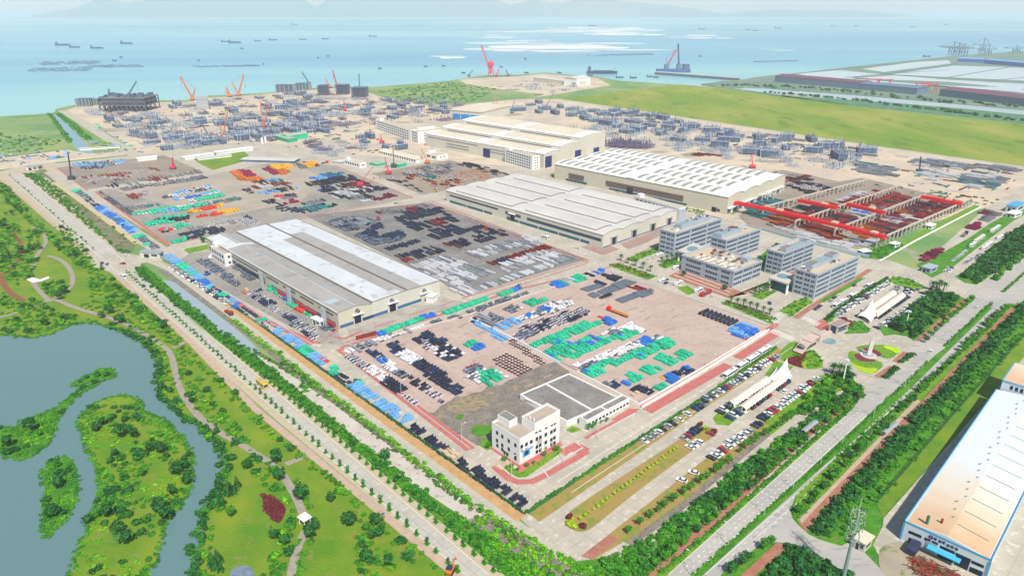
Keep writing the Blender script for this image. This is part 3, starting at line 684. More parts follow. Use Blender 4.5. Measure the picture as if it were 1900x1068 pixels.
def mass(name, items, protos, m, label=None, cat=None, kind='stuff', group=None):
    # items: (x, y, z, scale, zscale)
    if not items: return
    Vs = []; Fs = []; b = 0
    for (x, y, z, s, zs) in items:
        V, F = protos[int(RNG.integers(len(protos)))]
        a = RNG.uniform(0, 6.28); c, s_ = math.cos(a), math.sin(a)
        q = V.copy(); q[:, 0] = (V[:, 0]*c - V[:, 1]*s_)*s + x; q[:, 1] = (V[:, 0]*s_ + V[:, 1]*c)*s + y; q[:, 2] = V[:, 2]*s*zs + z
        Vs.append(q); Fs.append(F + b); b += len(V)
    V = np.concatenate(Vs); F = np.concatenate(Fs)
    me = bpy.data.meshes.new(name); me.vertices.add(len(V)); me.vertices.foreach_set('co', V.astype(np.float32).ravel())
    me.loops.add(F.size); me.loops.foreach_set('vertex_index', F.astype(np.int32).ravel())
    me.polygons.add(len(F)); me.polygons.foreach_set('loop_start', np.arange(0, F.size, 3, dtype=np.int32))
    me.update(calc_edges=True); me.materials.append(m)
    o = newobj(name, me); return tag(o, label, cat, group, kind)
def area_items(pts, step, s, zs=1.0, world=False, hole=None, keep=1.0, zj=.25, clump=0):
    pw = [(Vector(p[:2]) if world else P(*p).to_2d()) for p in pts]
    xs = [p.x for p in pw]; ys = [p.y for p in pw]; poly = [(p.x, p.y) for p in pw]
    nx = int((max(xs)-min(xs))/step)+1; ny = int((max(ys)-min(ys))/step)+1
    X, Y = np.meshgrid(min(xs)+np.arange(nx)*step, min(ys)+np.arange(ny)*step); X = X.ravel(); Y = Y.ravel()
    X = X + RNG.uniform(-.5, .5, X.shape)*step; Y = Y + RNG.uniform(-.5, .5, Y.shape)*step
    k = inpoly_np(X, Y, poly)
    if hole:
        for h in hole: k &= ~inpoly_np(X, Y, [(P(*p).x, P(*p).y) for p in h])
    if clump:
        k &= (np.sin(X/clump*2.1+1.3*np.sin(Y/clump)) + np.sin(Y/clump*1.7+1.1*np.sin(X/clump*1.3+2)) + RNG.uniform(-.7,.7,X.shape)) > (1-2*keep)*1.2
    elif keep < 1: k &= RNG.uniform(0, 1, X.shape) < keep
    return [(x, y, .1, s*RNG.uniform(1-zj-.15, 1+zj), zs*RNG.uniform(1-zj, 1+zj)) for x, y in zip(X[k], Y[k])]
def line_items(pts, step, width, s, zs=1.0):
    out = []; ps = [P(*p) for p in pts]
    for a, b in zip(ps, ps[1:]):
        L = (b-a).length; d = (b-a)/L; nn = Vector((-d.y, d.x, 0)); t = 0
        while t < L:
            o = RNG.uniform(-.5, .5)*width; p = a + d*t + nn*o
            out.append((p.x, p.y, .1, s*RNG.uniform(.7, 1.25), zs*RNG.uniform(.75, 1.25))); t += step*RNG.uniform(.7, 1.3)
    return out
# dense belts (nobody could count these shrubs)
BELTS = [
 ('shrub_belt', [(1120,1040),(1180,1008),(1275,950),(1380,862),(1440,815),(1512,775),(1585,715),(1600,722),(1545,766),(1505,796),(1330,956),(1196,1068),(1100,1075)], 2.3, 1.8, .75, m_leaf, 1),
 ('shrub_belt', [(1250,978),(1380,866),(1500,780),(1590,716),(1600,722),(1540,768),(1500,797),(1330,952),(1255,1005)], 2.8, 2.1, .9, m_leafd, .8),
 ('shrub_belt', [(1498,984),(1718,754),(1888,575),(1960,500),(1960,570),(1900,626),(1775,762),(1626,930),(1600,960),(1554,1008),(1520,1000)], 2.7, 1.7, .55, m_leaf, .8),
 ('shrub_belt', [(1498,984),(1718,754),(1888,576),(1960,502),(1960,530),(1905,578),(1748,752),(1560,950),(1530,990)], 2.6, 2.4, .95, m_leafd, 1),
 ('shrub_belt', [(1420,1075),(1465,1012),(1480,1010),(1500,1024),(1560,1060),(1590,1075)], 2.4, 2.4, 1.0, m_leafd, 1),
 ('shrub_belt', [(1640,602),(1665,598),(1723,545),(1768,545),(1788,554),(1695,630),(1680,622)], 3.2, 2.3, 1.1, m_leafd, .8),
 ('shrub_belt', [(1465,770),(1500,735),(1542,697),(1578,700),(1597,716),(1536,768)], 3.0, 2.2, 1.0, m_leaf, .75),
 ('shrub_belt', [(256,490),(480,664),(587,752),(720,860),(867,966),(960,1030),(1040,1075),(946,1075),(760,915),(560,752),(400,622),(250,505)], 2.2, 1.5, .65, m_leaf, .95),
 ('shrub_belt', [(256,492),(480,670),(580,752),(700,850),(850,975),(960,1062),(935,1062),(760,915),(560,756),(400,626),(252,510)], 3.0, 1.7, .75, m_leafd, .35),
 ('shrub_belt', [(41,322),(76,323),(220,462),(247,468),(225,471),(215,462),(120,385)], 3.2, 1.7, .7, m_leaf, .85),
 ('shrub_belt', [(1795,505),(1850,452),(1900,422),(1960,392),(1960,430),(1900,470),(1812,528),(1772,512)], 3.6, 2.6, 1.1, m_leafd, .85),
 ('shrub_belt', [(1840,516),(1900,462),(1960,415),(1960,432),(1900,478),(1846,522)], 3.6, 2.2, 1.0, m_leaf, .9),
]
belt_lab = ['dense mid green shrub belt beside the red brick footpath', 'dark tree belt between the parking lot and the east highway']
for nm, pts, st, s, zs, m, keep in BELTS:
    mass(nm, area_items(pts, st, s, zs, keep=keep), BALLS, m)
# hedges
def hedge(pts, w_, h, m, st=.9, s=.8, name='hedge'):
    return mass(name, line_items(pts, st*.6, w_, s, h), LOW, m)
hedge([(978,951),(1110,864),(1290,749),(1441,645)], .7, 1.5, m_leaf, s=.8, st=.8)
hedge([(1532,594),(1560,572),(1605,541),(1646,517)], 1.6, 1.4, m_leafd, 1.1, 1.1)
hedge([(1288,1068),(1420,948),(1524,860),(1638,750),(1722,671)], 1.3, .8, m_leaf, 1.0, .7)
hedge([(1752,643),(1840,562)], 1.4, .8, m_leaf, 1.0, .8); hedge([(1860,542),(1905,503)], 1.4, .8, m_leaf, 1.0, .8)
hedge([(1671,673),(1694,657)], 2.2, 1.4, m_leafd, .8, 1.0); hedge([(1641,702),(1664,683)], 2.2, 1.4, m_leafd, .8, 1.0)
hedge([(1227,1062),(1380,932),(1520,806),(1575,760),(1604,730)], 1.4, .9, m_leaf, 1.0, .8)
hedge([(1482,960),(1560,846),(1665,757),(1834,607),(1874,566)], 2.0, .8, m_leaf, 1.2, .8)
hedge([(1470,952),(1480,940)], 2, .8, m_leaf)
hedge([(485,604),(690,752),(974,954)], .8, 1.3, m_leafd, .8, .6, name='climbing_plants')
# rubble shrubs & weed lines along the canal
mass('weeds', line_items([(430,592),(492,640),(640,752),(760,846),(905,955),(1046,1040),(1100,1060)], .9, 2.6, 1.1, .9), LOW, m_leafy)
mass('weeds', line_items([(470,650),(560,700),(634,752),(770,860),(900,962),(1000,1030)], 1.4, 3.6, 1.1, .9), LOW, m_leafo)
mass('weeds', area_items([(880,966),(905,962),(1046,1052),(1110,1060),(1060,1090),(960,1080)], 2.0, 1.5, .8, keep=.8), LOW, m_leafy)
mass('weeds', area_items([(505,640),(560,690),(640,760),(600,752),(520,690)], 3, 1.6, .8, keep=.35), LOW, m_leaf)
mass('weeds', area_items([(770,860),(820,880),(840,930),(800,910)], 3, 1.6, .8, keep=.2), LOW, m_leaf)
# park: shrub patches
PARKW = [[(205,510),(349,640),(462,754),(600,872),(842,1075),(800,1075),(590,880),(452,765),(340,650),(205,528)],
 [(20,470),(40,455),(60,470),(50,500),(20,520),(0,520),(0,440)], [(0,540),(40,562),(45,575),(0,590)],
 [(28,566),(60,552),(85,560),(100,575),(150,590),(190,600),(150,600),(95,616),(40,622),(0,618),(0,600),(40,585)],
 [(75,525),(95,518),(130,530),(128,548),(110,552),(85,548)], [(50,490),(62,475),(75,480),(55,520),(30,532),(28,520)],
 [(160,505),(190,505),(210,530),(250,545),(330,640),(310,640),(245,585),(170,560),(165,520)],
 [(150,560),(180,570),(205,545),(212,560),(180,575),(150,575)],
 [(215,590),(260,600),(300,640),(320,700),(330,740),(375,790),(345,765),(300,720),(297,680),(285,640),(240,612)],
 [(330,650),(345,645),(360,690),(395,720),(410,755),(450,800),(480,850),(440,820),(400,790),(360,760),(335,700)],
 [(455,850),(475,845),(500,860),(525,890),(545,920),(558,960),(548,985),(520,975),(533,940),(500,915),(485,905),(470,880)],
 [(540,880),(560,890),(580,950),(600,975),(590,1000),(570,1020),(560,1075),(545,1075),(560,1010),(575,985),(565,930)],
 [(500,1000),(530,985),(560,1000),(540,1030),(530,1075),(480,1075),(500,1040)],
 [(670,960),(700,980),(715,1010),(730,1040),(740,1075),(670,1075),(655,1030),(660,990)],
 [(370,985),(390,960),(400,930),(414,905),(425,915),(405,975),(395,1010),(400,1075),(352,1075),(362,1030)],
 [(395,900),(420,865),(424,890),(415,920)], [(365,780),(400,812),(425,850),(418,880),(410,850),(380,810)],
 [(0,340),(15,345),(60,400),(165,495),(150,500),(60,420),(0,360)], [(0,405),(12,410),(40,420),(35,455),(0,465)],
 [(100,420),(130,425),(165,470),(190,510),(170,510),(130,460)], [(50,425),(78,430),(70,450),(50,445)]]
it = []
for q in PARKW: it += area_items(q, 2.5, 1.35, .5, keep=.55)
mass('shrubbery', it, BALLS, m_leaf)
it = []
for q in PARKW: it += area_items(q, 5.0, 2.1, .8, keep=.24)
mass('shrubbery', it, BALLS, m_leafd)
it = []
for q in PARKW: it += area_items(q, 5, 1.8, .7, keep=.3)
mass('shrubbery', it, LOW, m_leafy)
# islets and banks
it = []; it2 = []; it3 = []
for i, q in enumerate(ISL):
    q2 = csmooth(q, 1)
    it += area_items(q2, 2.4, 1.25, .5, keep=.7 if i else .36, clump=0 if i else 14)
    it2 += area_items(q2, 4.2, 1.9, .75, keep=.26, clump=9); it3 += area_items(q2, 3, 1.3, .4, keep=.4, clump=11)
    it += line_items(q2 + q2[:1], 1.5, 2.2, .95, .45)
mass('islet_scrub', it, BALLS, m_leaf); mass('islet_scrub', it2, BALLS, m_leafd); mass('islet_scrub', it3, LOW, m_leafy)
shore = [p for p in csmooth(LAKE, 2) if 60 < p[1] < 1075 and p[0] > -20]
it = line_items([p for p in shore if p[0] > 60 or p[1] < 700], 1.5, 3.2, 1.1, .6)
mass('shore_scrub', it, LOW, m_leaf)
mass('shore_scrub', line_items([p for p in shore if p[0] > 200], 4, 5, 1.7, .8), BALLS, m_leafd)
# flower beds
mass('red_flower_bed', area_items([(486,917),(500,919),(531,938),(527,955),(517,970),(505,960),(491,945)], 1.4, 1.1, .6), LOW, m_redflower)
mass('red_flower_bed', area_items([(1454,667),(1480,659),(1497,651),(1494,662),(1486,670),(1488,681),(1470,676)], 1.2, .9, .6), LOW, m_redflower)
mass('red_flower_bed', area_items([(1558,590),(1566,589),(1580,595),(1584,605),(1578,609),(1572,600)], 1.2, 1.0, .6), LOW, m_redflower)
mass('red_flower_bed', area_items([(1136,492),(1144,489),(1214,512),(1204,516)], 1.3, .9, .6, keep=.6), LOW, m_redflower)
mass('red_flower_bed', area_items([(1343,562),(1350,560),(1436,590),(1430,597)], 1.3, .9, .6, keep=.6), LOW, m_redflower)
for q in ([(1130,493),(1146,487),(1219,512),(1202,519)], [(1337,562),(1352,558),(1441,590),(1432,601)], [(1161,482),(1190,468),(1222,458),(1220,468),(1176,485)],
          [(1221,492),(1240,481),(1270,485),(1234,498)], [(1393,548),(1412,538),(1442,540),(1414,556)], [(1443,578),(1468,562),(1492,552),(1510,558),(1466,588)],
          [(1560,602),(1590,594),(1608,602),(1616,616),(1590,616),(1578,611)], [(1466,655),(1480,640),(1497,652),(1513,650),(1530,678),(1510,682),(1496,682)],
          [(1115,345),(1150,352),(1175,362),(1150,358)], [(1262,382),(1310,393),(1300,400),(1265,390)], [(1586,472),(1668,449),(1678,456),(1640,480),(1600,476)],
          [(1645,521),(1660,512),(1690,519),(1716,533),(1690,530),(1660,526)]):
    mass('planting_bed', area_items(q, 1.9, 1.1, .7, keep=.5), LOW, m_leaf)
for q in ([(1404,480),(1440,454),(1476,461),(1440,486),(1410,498)], [(1507,492),(1520,480),(1558,487),(1545,498)]): mass('garden_shrubs', area_items(q, 3.2, 1.8, .9, keep=.7), BALLS, m_leafd)
# rough grass & weeds on upper-left strips
mass('weeds', area_items([(76,324),(101,340),(253,452),(245,464),(225,470)], 4.5, 1.5, .6, keep=.3), FAR, m_leafo)
mass('weeds', area_items([(0,245),(60,255),(120,262),(60,284),(0,290)], 7, 2.5, .6, keep=.35), FAR, m_leaf)
mass('weeds', area_items([(88,212),(96,212),(135,262),(128,266)], 4, 2.6, .8, keep=.9), FAR, m_leaf)
mass('weeds', area_items([(104,210),(112,212),(170,258),(162,262)], 4, 2.6, .8, keep=.9), FAR, m_leaf)
mass('weeds', area_items([(1607,340),(1700,350),(1860,372),(1830,384),(1660,352)], 6, 2.2, .5, keep=.3), FAR, m_leafo)
mass('riverside_trees', line_items([(1420,172),(1520,180),(1600,188),(1700,200),(1800,212),(1900,226)], 9, 22, 5, .8), FAR, m_leafd)
mass('riverside_trees', line_items([(1430,161),(1560,168),(1700,184),(1900,200)], 9, 50, 5, .8), FAR, m_leafd)
mass('far_scrub', line_items([(1340,160),(1380,158),(1440,162)], 9, 30, 5, .6), FAR, m_leafd)
mass('far_scrub', area_items([(690,170),(834,153),(860,156),(930,168),(870,190),(800,194)], 12, 4, .4, keep=.4), FAR, m_leaf)

# ---------------------------------------------------------------- individual trees
def tree_proto(seed, h, cr, m, name='tree', n=190, flat=.9, trunk=None):
    o = empty(name, (0, 0, 0)); mb = MB(); rr = random.Random(seed); th = h*.5
    mb.bar((0, 0, -.1), (rr.uniform(-.1,.1), rr.uniform(-.1,.1), th), .16*h/6, 6, r2=.09*h/6)
    for k in range(5):
        a = k*1.256+rr.random(); mb.bar((0, 0, th*.75), (math.cos(a)*cr*.6, math.sin(a)*cr*.6, th+cr*rr.uniform(.3,.8)), .07*h/6, 4, r2=.02)
    t = mb.build('trunk', m_bark, o)
    V, F = leafball(seed, cr, n, .2, flat, 0, True); zo = h - cr*flat*.95
    cmb = MB(); cmb.add([(a, b, c + zo) for a, b, c in V], F); cc = cmb.build('crown', m, o)
    kids(o, t, cc); return o
def conifer_proto(seed, h, r, m):
    o = empty('conifer', (0, 0, 0)); rr = random.Random(seed)
    t = MB().bar((0, 0, -.1), (0, 0, h*.9), .14, 6, r2=.04).build('trunk', m_bark, o); mb = MB()
    for i in range(120):
        f = rr.random(); z = h*(.12+.86*f); rad = r*(1-f)*rr.uniform(.5, 1.05)+.1; a = rr.uniform(0, 6.28)
        p = Vector((math.cos(a)*rad, math.sin(a)*rad, z)); t1 = Vector((-math.sin(a), math.cos(a), 0)); d = Vector((math.cos(a), math.sin(a), -.5))
        s = .5*(1.2-f*.6); mb.quad([p+t1*s*.5, p+d*s, p-t1*s*.5, p-d*s*.5+Vector((0,0,.3))])
    c = mb.build('crown', m, o); kids(o, t, c); return o
def palm_proto():
    o = empty('palm_tree', (0, 0, 0)); t = MB().bar((0, 0, -.1), (0, 0, 4.2), .3, 7, r2=.22).build('trunk', m_bark, o); mb = MB()
    for k in range(26):
        a = k*2.4; el = .9 - k/26*1.3; L = 2.7; pr = Vector((0, 0, 4.1)); wv = .32
        for sgm in range(4):
            nd = Vector((math.cos(a)*math.cos(el), math.sin(a)*math.cos(el), math.sin(el))); q = pr + nd*L/4; tt = Vector((-math.sin(a), math.cos(a), 0))*wv
            wv2 = wv*.75; t2 = Vector((-math.sin(a), math.cos(a), 0))*wv2
            mb.quad([pr-tt, pr+tt, q+t2, q-t2]); pr = q; wv = wv2; el -= .38
    c = mb.build('crown', m_leafd, o); kids(o, t, c); return o
def put(protos, p, label, group, cat, s=1.0, rz=None, z=.1):
    pr = random.choice(protos); first = not pr.get('used')
    rz = random.uniform(0, 6.28) if rz is None else rz
    if first:
        pr['used'] = 1; pr.location = (p.x, p.y, z); pr.rotation_euler = (0, 0, rz); pr.scale = s if hasattr(s, '__len__') else (s, s, s); o = pr
    else:
        o = dup(pr, (p.x, p.y, z), rz, scale=s)
    del_ = o.pop('used') if (not first and 'used' in o) else None
    return tag(o, label, cat, group)
def along(a, b, n, j=0):
    A_, B_ = P(*a), P(*b)
    for i in range(n):
        t = (i + (random.uniform(-j, j) if j else 0))/max(1, n-1); yield A_ + (B_-A_)*t
young = [tree_proto(60+i, 3.2, 1.15, (m_leaf, m_leafd)[i % 2], 'young_tree', 46) for i in range(3)]
ave = [tree_proto(70+i, 5.2, 2.3, (m_leafd, m_leaf, m_leaf)[i], 'avenue_tree', 170) for i in range(3)]
big = [tree_proto(80+i, 7, 3.4, m_leafd, 'broadleaf_tree', 230) for i in range(2)]
lot = [tree_proto(90+i, 4.2, 1.8, m_leaf, 'parking_lot_tree', 120) for i in range(2)]
ball = [kids(leafshrub := empty('round_shrub', (0, 0, 0)))]
V, F = leafball(5, 1.0, 90, .26, .9, .8); ball = [MB().add(V, F).build('round_shrub', m_leafg)]
V, F = leafball(6, 1.3, 90, .26, .8, .7); rball = [MB().add(V, F).build('round_shrub', m_redflower)]
bpy.data.objects.remove(leafshrub)
palms = [palm_proto()]; con = [conifer_proto(3, 5.5, 1.5, m_leafd), conifer_proto(4, 4.2, 1.2, m_leafd)]
# west highway avenue: two rows in square planting pits
pit = MB().box(-.95, -.95, 0, .95, .95, .25).build('planting_pit', m_leaf)
V, F = leafball(9, .95, 40, .3, .35, .25, False); pitm = MB().box(-.9,-.9,-.05,.9,.9,.18).add(V, F).build('planting_pit', m_leaf)
bpy.data.objects.remove(pit); pitp = [pitm]
GW = 'young trees along the west highway'
for row, (a, b, n, side) in enumerate((((236,507),(850,1060),64,'park side verge'), ((252,500),(918,1060),74,'canal side verge'))):
    for i, p in enumerate(along(a, b, n, .12)):
        put(pitp, p, f'square green planting pit, {ordn(n-i)} from the near end on the {side}', 'planting pits beside the west highway', 'planting pit', 1, TH + math.pi/2)
        put(young, p, f'young staked tree, {ordn(n-i)} from the near end on the {side}', GW, 'tree', random.uniform(.55, 1.0) if row else random.uniform(.6, 1.15), z=.2)
for i, p in enumerate(along((20,330), (172,464), 22, .15)):
    put(young, p, f'young tree, {ordn(22-i)} from the crossroads on the far highway strip', 'young trees on the far highway strip', 'tree', random.uniform(.8, 1.4))
# east highway trees
def trow(a, b, n, protos, desc, where, group, s0, s1, j=.25, drop=0.0):
    k = 0
    pts = [p for p in along(a, b, n, j) if random.random() >= drop]
    for i, p in enumerate(pts):
        put(protos, p, f'{desc}, {ordn(len(pts)-i)} from the near end {where}', group, 'tree', random.uniform(s0, s1))
trow((1600,733), (1216,1056), 32, ave, 'leafy round tree', 'between red footpath and near carriageway', 'trees beside the near carriageway', .6, 1.05, .3, .1)
trow((1802,560), (1715,636), 11, ave, 'leafy tree', 'on verge past the garden ellipse', 'trees beside the near carriageway', .7, 1.1)
trow((1870,568), (1486,950), 44, ave, 'leafy round tree', 'between far carriageway and brick path', 'trees beside the far carriageway', .65, 1.1, .35, .05)
trow((1432,1010), (1352,1066), 5, ave, 'leafy tree', 'below the side road junction', 'trees below the side road junction', .7, 1.1)
trow((1580,705), (1370,842), 22, lot, 'small leafy tree', 'behind the outer row of parked cars', 'trees behind the outer parking row', .8, 1.25)
trow((1352,862), (1168,988), 13, lot, 'small leafy tree', 'on the grass beside empty bays', 'trees beside the empty parking bays', .9, 1.35, .2)
# palms
for a, b, n, wh in (((1152,484),(1207,504),5,'in the long bed facing the slate plates'), ((1227,487),(1264,482),5,'in the bed by the portico'), ((1356,562),(1428,584),7,'in the long bed facing the gravel yard'),
                    ((1400,546),(1434,536),5,'in the bed by the second portico')):
    for i, p in enumerate(along(a, b, n)):
        put(palms, p, f'palm tree, {ordn(i+1)} from the left {wh}', 'palms around the office forecourt', 'palm', random.uniform(.9, 1.15))
for i, (x, y) in enumerate([(1544,694),(1556,696),(1568,698),(1736,540),(1742,536),(1750,540),(1728,538)]):
    put(palms, P(x, y), f'palm tree at the corner of the {"lower" if i < 3 else "upper"} shrub island, {ordn(i+1 if i < 3 else i-2)} from left', 'palms on the shrub islands', 'palm', 1.3)
# single larger trees
for x, y, s, lab in ((1668,612,1.3,'big dark round tree at the near corner of the upper shrub island'), (1571,708,1.0,'broad dark tree beside the white lamp mast'), (715,853,.8,'lone rounded tree in the shrub belt beside the mud canal'),
                     (1268,512,.6,'round clipped tree on the left of the red brick terrace'), (1344,538,.6,'round clipped tree on the right of the red brick terrace'),
                     (377,450,.7,'left round tree beyond the grey roofed warehouse'), (387,450,.7,'right round tree beyond the grey roofed warehouse')):
    put(big, P(x, y), lab, None, 'tree', s)
PT = [(310,620),(305,610),(190,590),(215,595),(205,582),(225,600),(100,548),(110,556),(120,545),(50,470),(60,465),(25,400),(15,380),(40,395),(30,388),(12,400),(8,420),(40,470),
 (240,800),(250,812),(225,812),(290,830),(300,840),(280,838),(215,845),(180,800),(190,790),(205,780),(350,900),(330,880),(345,870),(300,950),(310,965),(320,920),(220,990),(235,1010),(265,885),(200,960),
 (110,905),(105,880),(100,960),(60,800),(75,810),(15,830),(50,795),(690,1000),(705,995),(700,975),(680,985),(680,1040),(720,1050),(510,1000),(530,1010),(520,890),(430,960),(460,870),(512,860),(510,880),(560,925),(575,1000),(585,985),(648,975),(615,930)]
for i, (x, y) in enumerate(PT):
    rg = 'the far park' if y < 650 else ('the lake islets' if x < 360 else 'the near park lawn')
    put(big if i % 3 else ave, P(x, y), f'dark bushy tree on {rg}, {"left" if x < 130 else "middle" if x < 420 else "right"} part, {ordn(i+1)} counted nearward', 'bushy trees in the park', 'tree', random.uniform(.6, 1.0))
CT = [(58,462),(62,464),(66,460),(55,466),(70,458),(75,462),(10,465),(14,470),(6,478),(12,484),(18,476),(430,912),(436,915),(441,905),(425,918),(400,1055),(405,1045),(410,1060),(395,1050),(385,800),(403,802),(434,826),(440,824),(190,500),(205,570),(196,575)]
for i, (x, y) in enumerate(CT):
    put(con, P(x, y), f'small dark conifer on the park grass, {ordn(i+1)} counted from the far edge', 'dark conifers in the park', 'tree', random.uniform(.8, 1.3))
# balls of clipped shrub along the middle of the parking island
for i, p in enumerate(along((1256,832),(1077,964),26)):
    put(ball if i % 3 == 0 else [BB] if False else ball, p, f'clipped round shrub, {ordn(26-i)} from the near end of the parking island spine', 'clipped shrubs down the parking island', 'shrub', random.uniform(.7, 1.1))
for i, (x, y) in enumerate(((1056,976),(1061,972),(1064,979),(1308,797))):
    put(ball, P(x, y), 'large yellow green round shrub, ' + ('at far tip' if i == 3 else ('left', 'far', 'right')[i] + ' of three at near tip') + ' of parking island', 'yellow shrubs at the island tips', 'shrub', 1.5)
for x, y, q in ((1058,963,'left of the near tip'), (1081,979,'right of the near tip'), (1300,791,'at the far left corner'), (1324,803,'at the far right corner')):
    put(rball, P(x, y), f'dark red round shrub {q} of the parking island', 'red shrubs on the parking island', 'shrub', 1.3)
for x, y in ((936,857),(950,868),(961,874),(978,868),(990,862),(1010,848),(1030,838),(1035,836),(905,832),(912,828),(1092,798),(1105,790),(1100,795),(1115,786),(1126,783)):
    OFFT = globals().get('OFFT', 0) + 1
    put(lot, P(x, y), f'small leafy tree in the beds around the white corner office, {ordn(OFFT)} counted rightwards', 'trees around the white office block', 'tree', random.uniform(.5, .8))

# ================================================================ BUILDINGS
class Frame:
    def __init__(s, P0, PB, PA, name, label, cat='building', group=None, world=False, along='B'):
        a, b, c = (Vector(q) for q in (P0, PB, PA)) if world else (P(*q[:2], *(q[2:3])) for q in (P0, PB, PA))
        a.z = b.z = c.z = 0
        d = (b-a).normalized() if along == 'B' else Vector(((c-a).y, -(c-a).x, 0)).normalized()
        s.o = a; s.ex = d; s.ey = Vector((-d.y, d.x, 0)); s.W = (b-a).dot(s.ex); s.L = (c-a).dot(s.ey)
        s.root = empty(name, (a.x, a.y, .1), math.atan2(d.y, d.x)); tag(s.root, label, cat, group)
    def lx(s, px, py, z=0):
        p = P(px, py, z) - s.o; return p.dot(s.ex), p.dot(s.ey)
    def front(s, px, py, y=0):      # pixel on the wall y = const -> x, z
        d = ray(px, py); t = (y - (CAMP-s.o).dot(s.ey))/d.dot(s.ey); p = CAMP + d*t; return (p-s.o).dot(s.ex), p.z
    def side(s, px, py, x=0):
        d = ray(px, py); t = (x - (CAMP-s.o).dot(s.ex))/d.dot(s.ex); p = CAMP + d*t; return (p-s.o).dot(s.ey), p.z
def zat(prof, x):
    for (a, za), (b, zb) in zip(prof, prof[1:]):
        if a <= x <= b + 1e-6: return za + (zb-za)*(x-a)/(b-a)
    return prof[-1][1] if x > prof[-1][0] else prof[0][1]
def roofq(mb, prof, xa, xb, ya, yb, dz, m=0, thick=0.0):
    xs = [xa] + [x for x, _ in prof if xa < x < xb] + [xb]
    pts = [(x, zat(prof, x)+dz) for x in xs]
    if thick:
        mb.prof(pts + [(x, z-thick) for x, z in pts[::-1]], ya, yb, m)
    else:
        for (x0, z0), (x1, z1) in zip(pts, pts[1:]): mb.quad([(x0, ya, z0), (x1, ya, z1), (x1, yb, z1), (x0, yb, z0)], m)
def hall_walls(F, prof, L, m, y0=0, name='wall'):
    x0, x1 = prof[0][0], prof[-1][0]
    return MB().prof([(x0, -.3)] + list(prof) + [(x1, -.3)], y0, L, 0).build(name, m, F.root)
def panel(F, face, a0, a1, z0, z1, m, name, d=.08, rec=0, lim=None):
    # a thin box standing proud of the front (y=0) or the side (x=0) wall
    mb = MB()
    if face == 'f': mb.box(a0, -d, z0, a1, .02, z1)
    elif face == 's': mb.box(-d, a0, z0, .02, a1, z1)
    return mb.build(name, m, F.root)
_WM = {}
def windows(F, face, spots, w_, h, m=None, off=0.0, name='window', frame=False):
    key = (round(w_, 2), round(h, 2), face); 
    mb = MB()
    if face == 'f': mb.box(-w_/2, -.06, 0, w_/2, .03, h)
    else: mb.box(-.06, -w_/2, 0, .03, w_/2, h)
    me = None
    for a, z in spots:
        if me is None:
            o = mb.build(name, m or m_glass, F.root); me = o.data
        else: o = newobj(name, me, F.root)
        o.location = (a, off, z) if face == 'f' else (off, a, z)
def emblem(F, x, z, r, y=-.15, mark=True):
    mb = MB()
    n = 16
    for i in range(n):
        if i in (1, 2, 9, 10): continue
        t0, t1 = i/n*6.283, (i+1)/n*6.283
        mb.add([(x+math.cos(t)*q, yy, z+math.sin(t)*q) for t in (t0, t1) for q in (r*.62, r) for yy in (y, y+.1)], [(0,2,6,4),(1,5,7,3),(0,1,3,2),(4,6,7,5),(2,3,7,6),(0,4,5,1)])
    for k in range(3): mb.box(x-r*.45, y, z-r*.4+k*r*.32, x+r*.45, y+.1, z-r*.4+k*r*.32+r*.14)
    if mark:
        for k in range(4): mb.box(x-r*1.2+k*r*.62, y, z-r*2.0, x-r*1.2+k*r*.62+r*.45, y+.1, z-r*1.45)
    return mb.build('emblem', M('dark_blue_sign', (.02, .03, .10)), F.root)
# ---------- 1: grey and white roofed warehouse
F = Frame((630,611), (816.5,548), (412,470), 'warehouse', 'long twin nave warehouse with grey and white ribbed roof beside the green tarpaulin row')
e0 = hgt((630,611), 579)
pr = [F.front(*q) for q in ((627,579),(658.6,567),(690,562),(692.5,559),(753,538),(814,521))]
x1 = F.W; xj = pr[2][0]
p1 = [(0, e0), (pr[1][0], pr[1][1]), (xj, pr[2][1]-.3)]; p2 = [(xj, pr[3][1]), (pr[4][0], pr[4][1]), (x1, pr[5][1])]
L = F.lx(412, 434.5, e0)[1]
hall_walls(F, p1, L, m_cream); hall_walls(F, p2, L-.01, m_cream2, y0=-.02)
mb = MB(); roofq(mb, p1, -.4, xj-.05, -.4, L+.4, .2, 0, .15)
roofq(mb, p2, xj-.3, x1+.4, -.5, L+.5, .2, 0, .15); mb.build('roof', m_roofg, F.root)
rx = p2[1][0]; mb = MB()
def yy(f): return f*L
roofq(mb, p1, 0, xj*.42, yy(.83), yy(.995), .24); roofq(mb, p1, xj*.42, xj*.9, yy(.80), yy(.83), .24); roofq(mb, p1, 0, xj*.42, yy(.80), yy(.83), .245)
roofq(mb, p2, xj+.3, rx-9, 0, yy(.995), .24); roofq(mb, p2, rx-9, rx-.3, yy(.76), yy(.995), .24)
roofq(mb, p2, rx+12, x1, 0, yy(.995), .24); roofq(mb, p2, rx+.3, rx+12, yy(.80), yy(.995), .24); roofq(mb, p2, xj+.3, rx-4, -.3, yy(.03), .245)
mb.build('roof_panel', m_roofw, F.root)
mb = MB(); roofq(mb, p1, 2, 9, yy(.07), yy(.082), .25); roofq(mb, p1, 1, 9, yy(.085), yy(.095), .25); mb.build('roof_patch', M('pale_blue_sheet', (.38,.52,.58)), F.root)
mb = MB(); mb.box(rx-.5, -.4, zat(p2, rx)+.2, rx+.5, L, zat(p2, rx)+.75); mb.build('ridge_vent', m_gut, F.root)
mb = MB(); mb.box(p1[1][0]-.15, 0, p1[1][1]+.2, p1[1][0]+.15, L, p1[1][1]+.4); mb.build('ridge_cap', m_roofw, F.root)
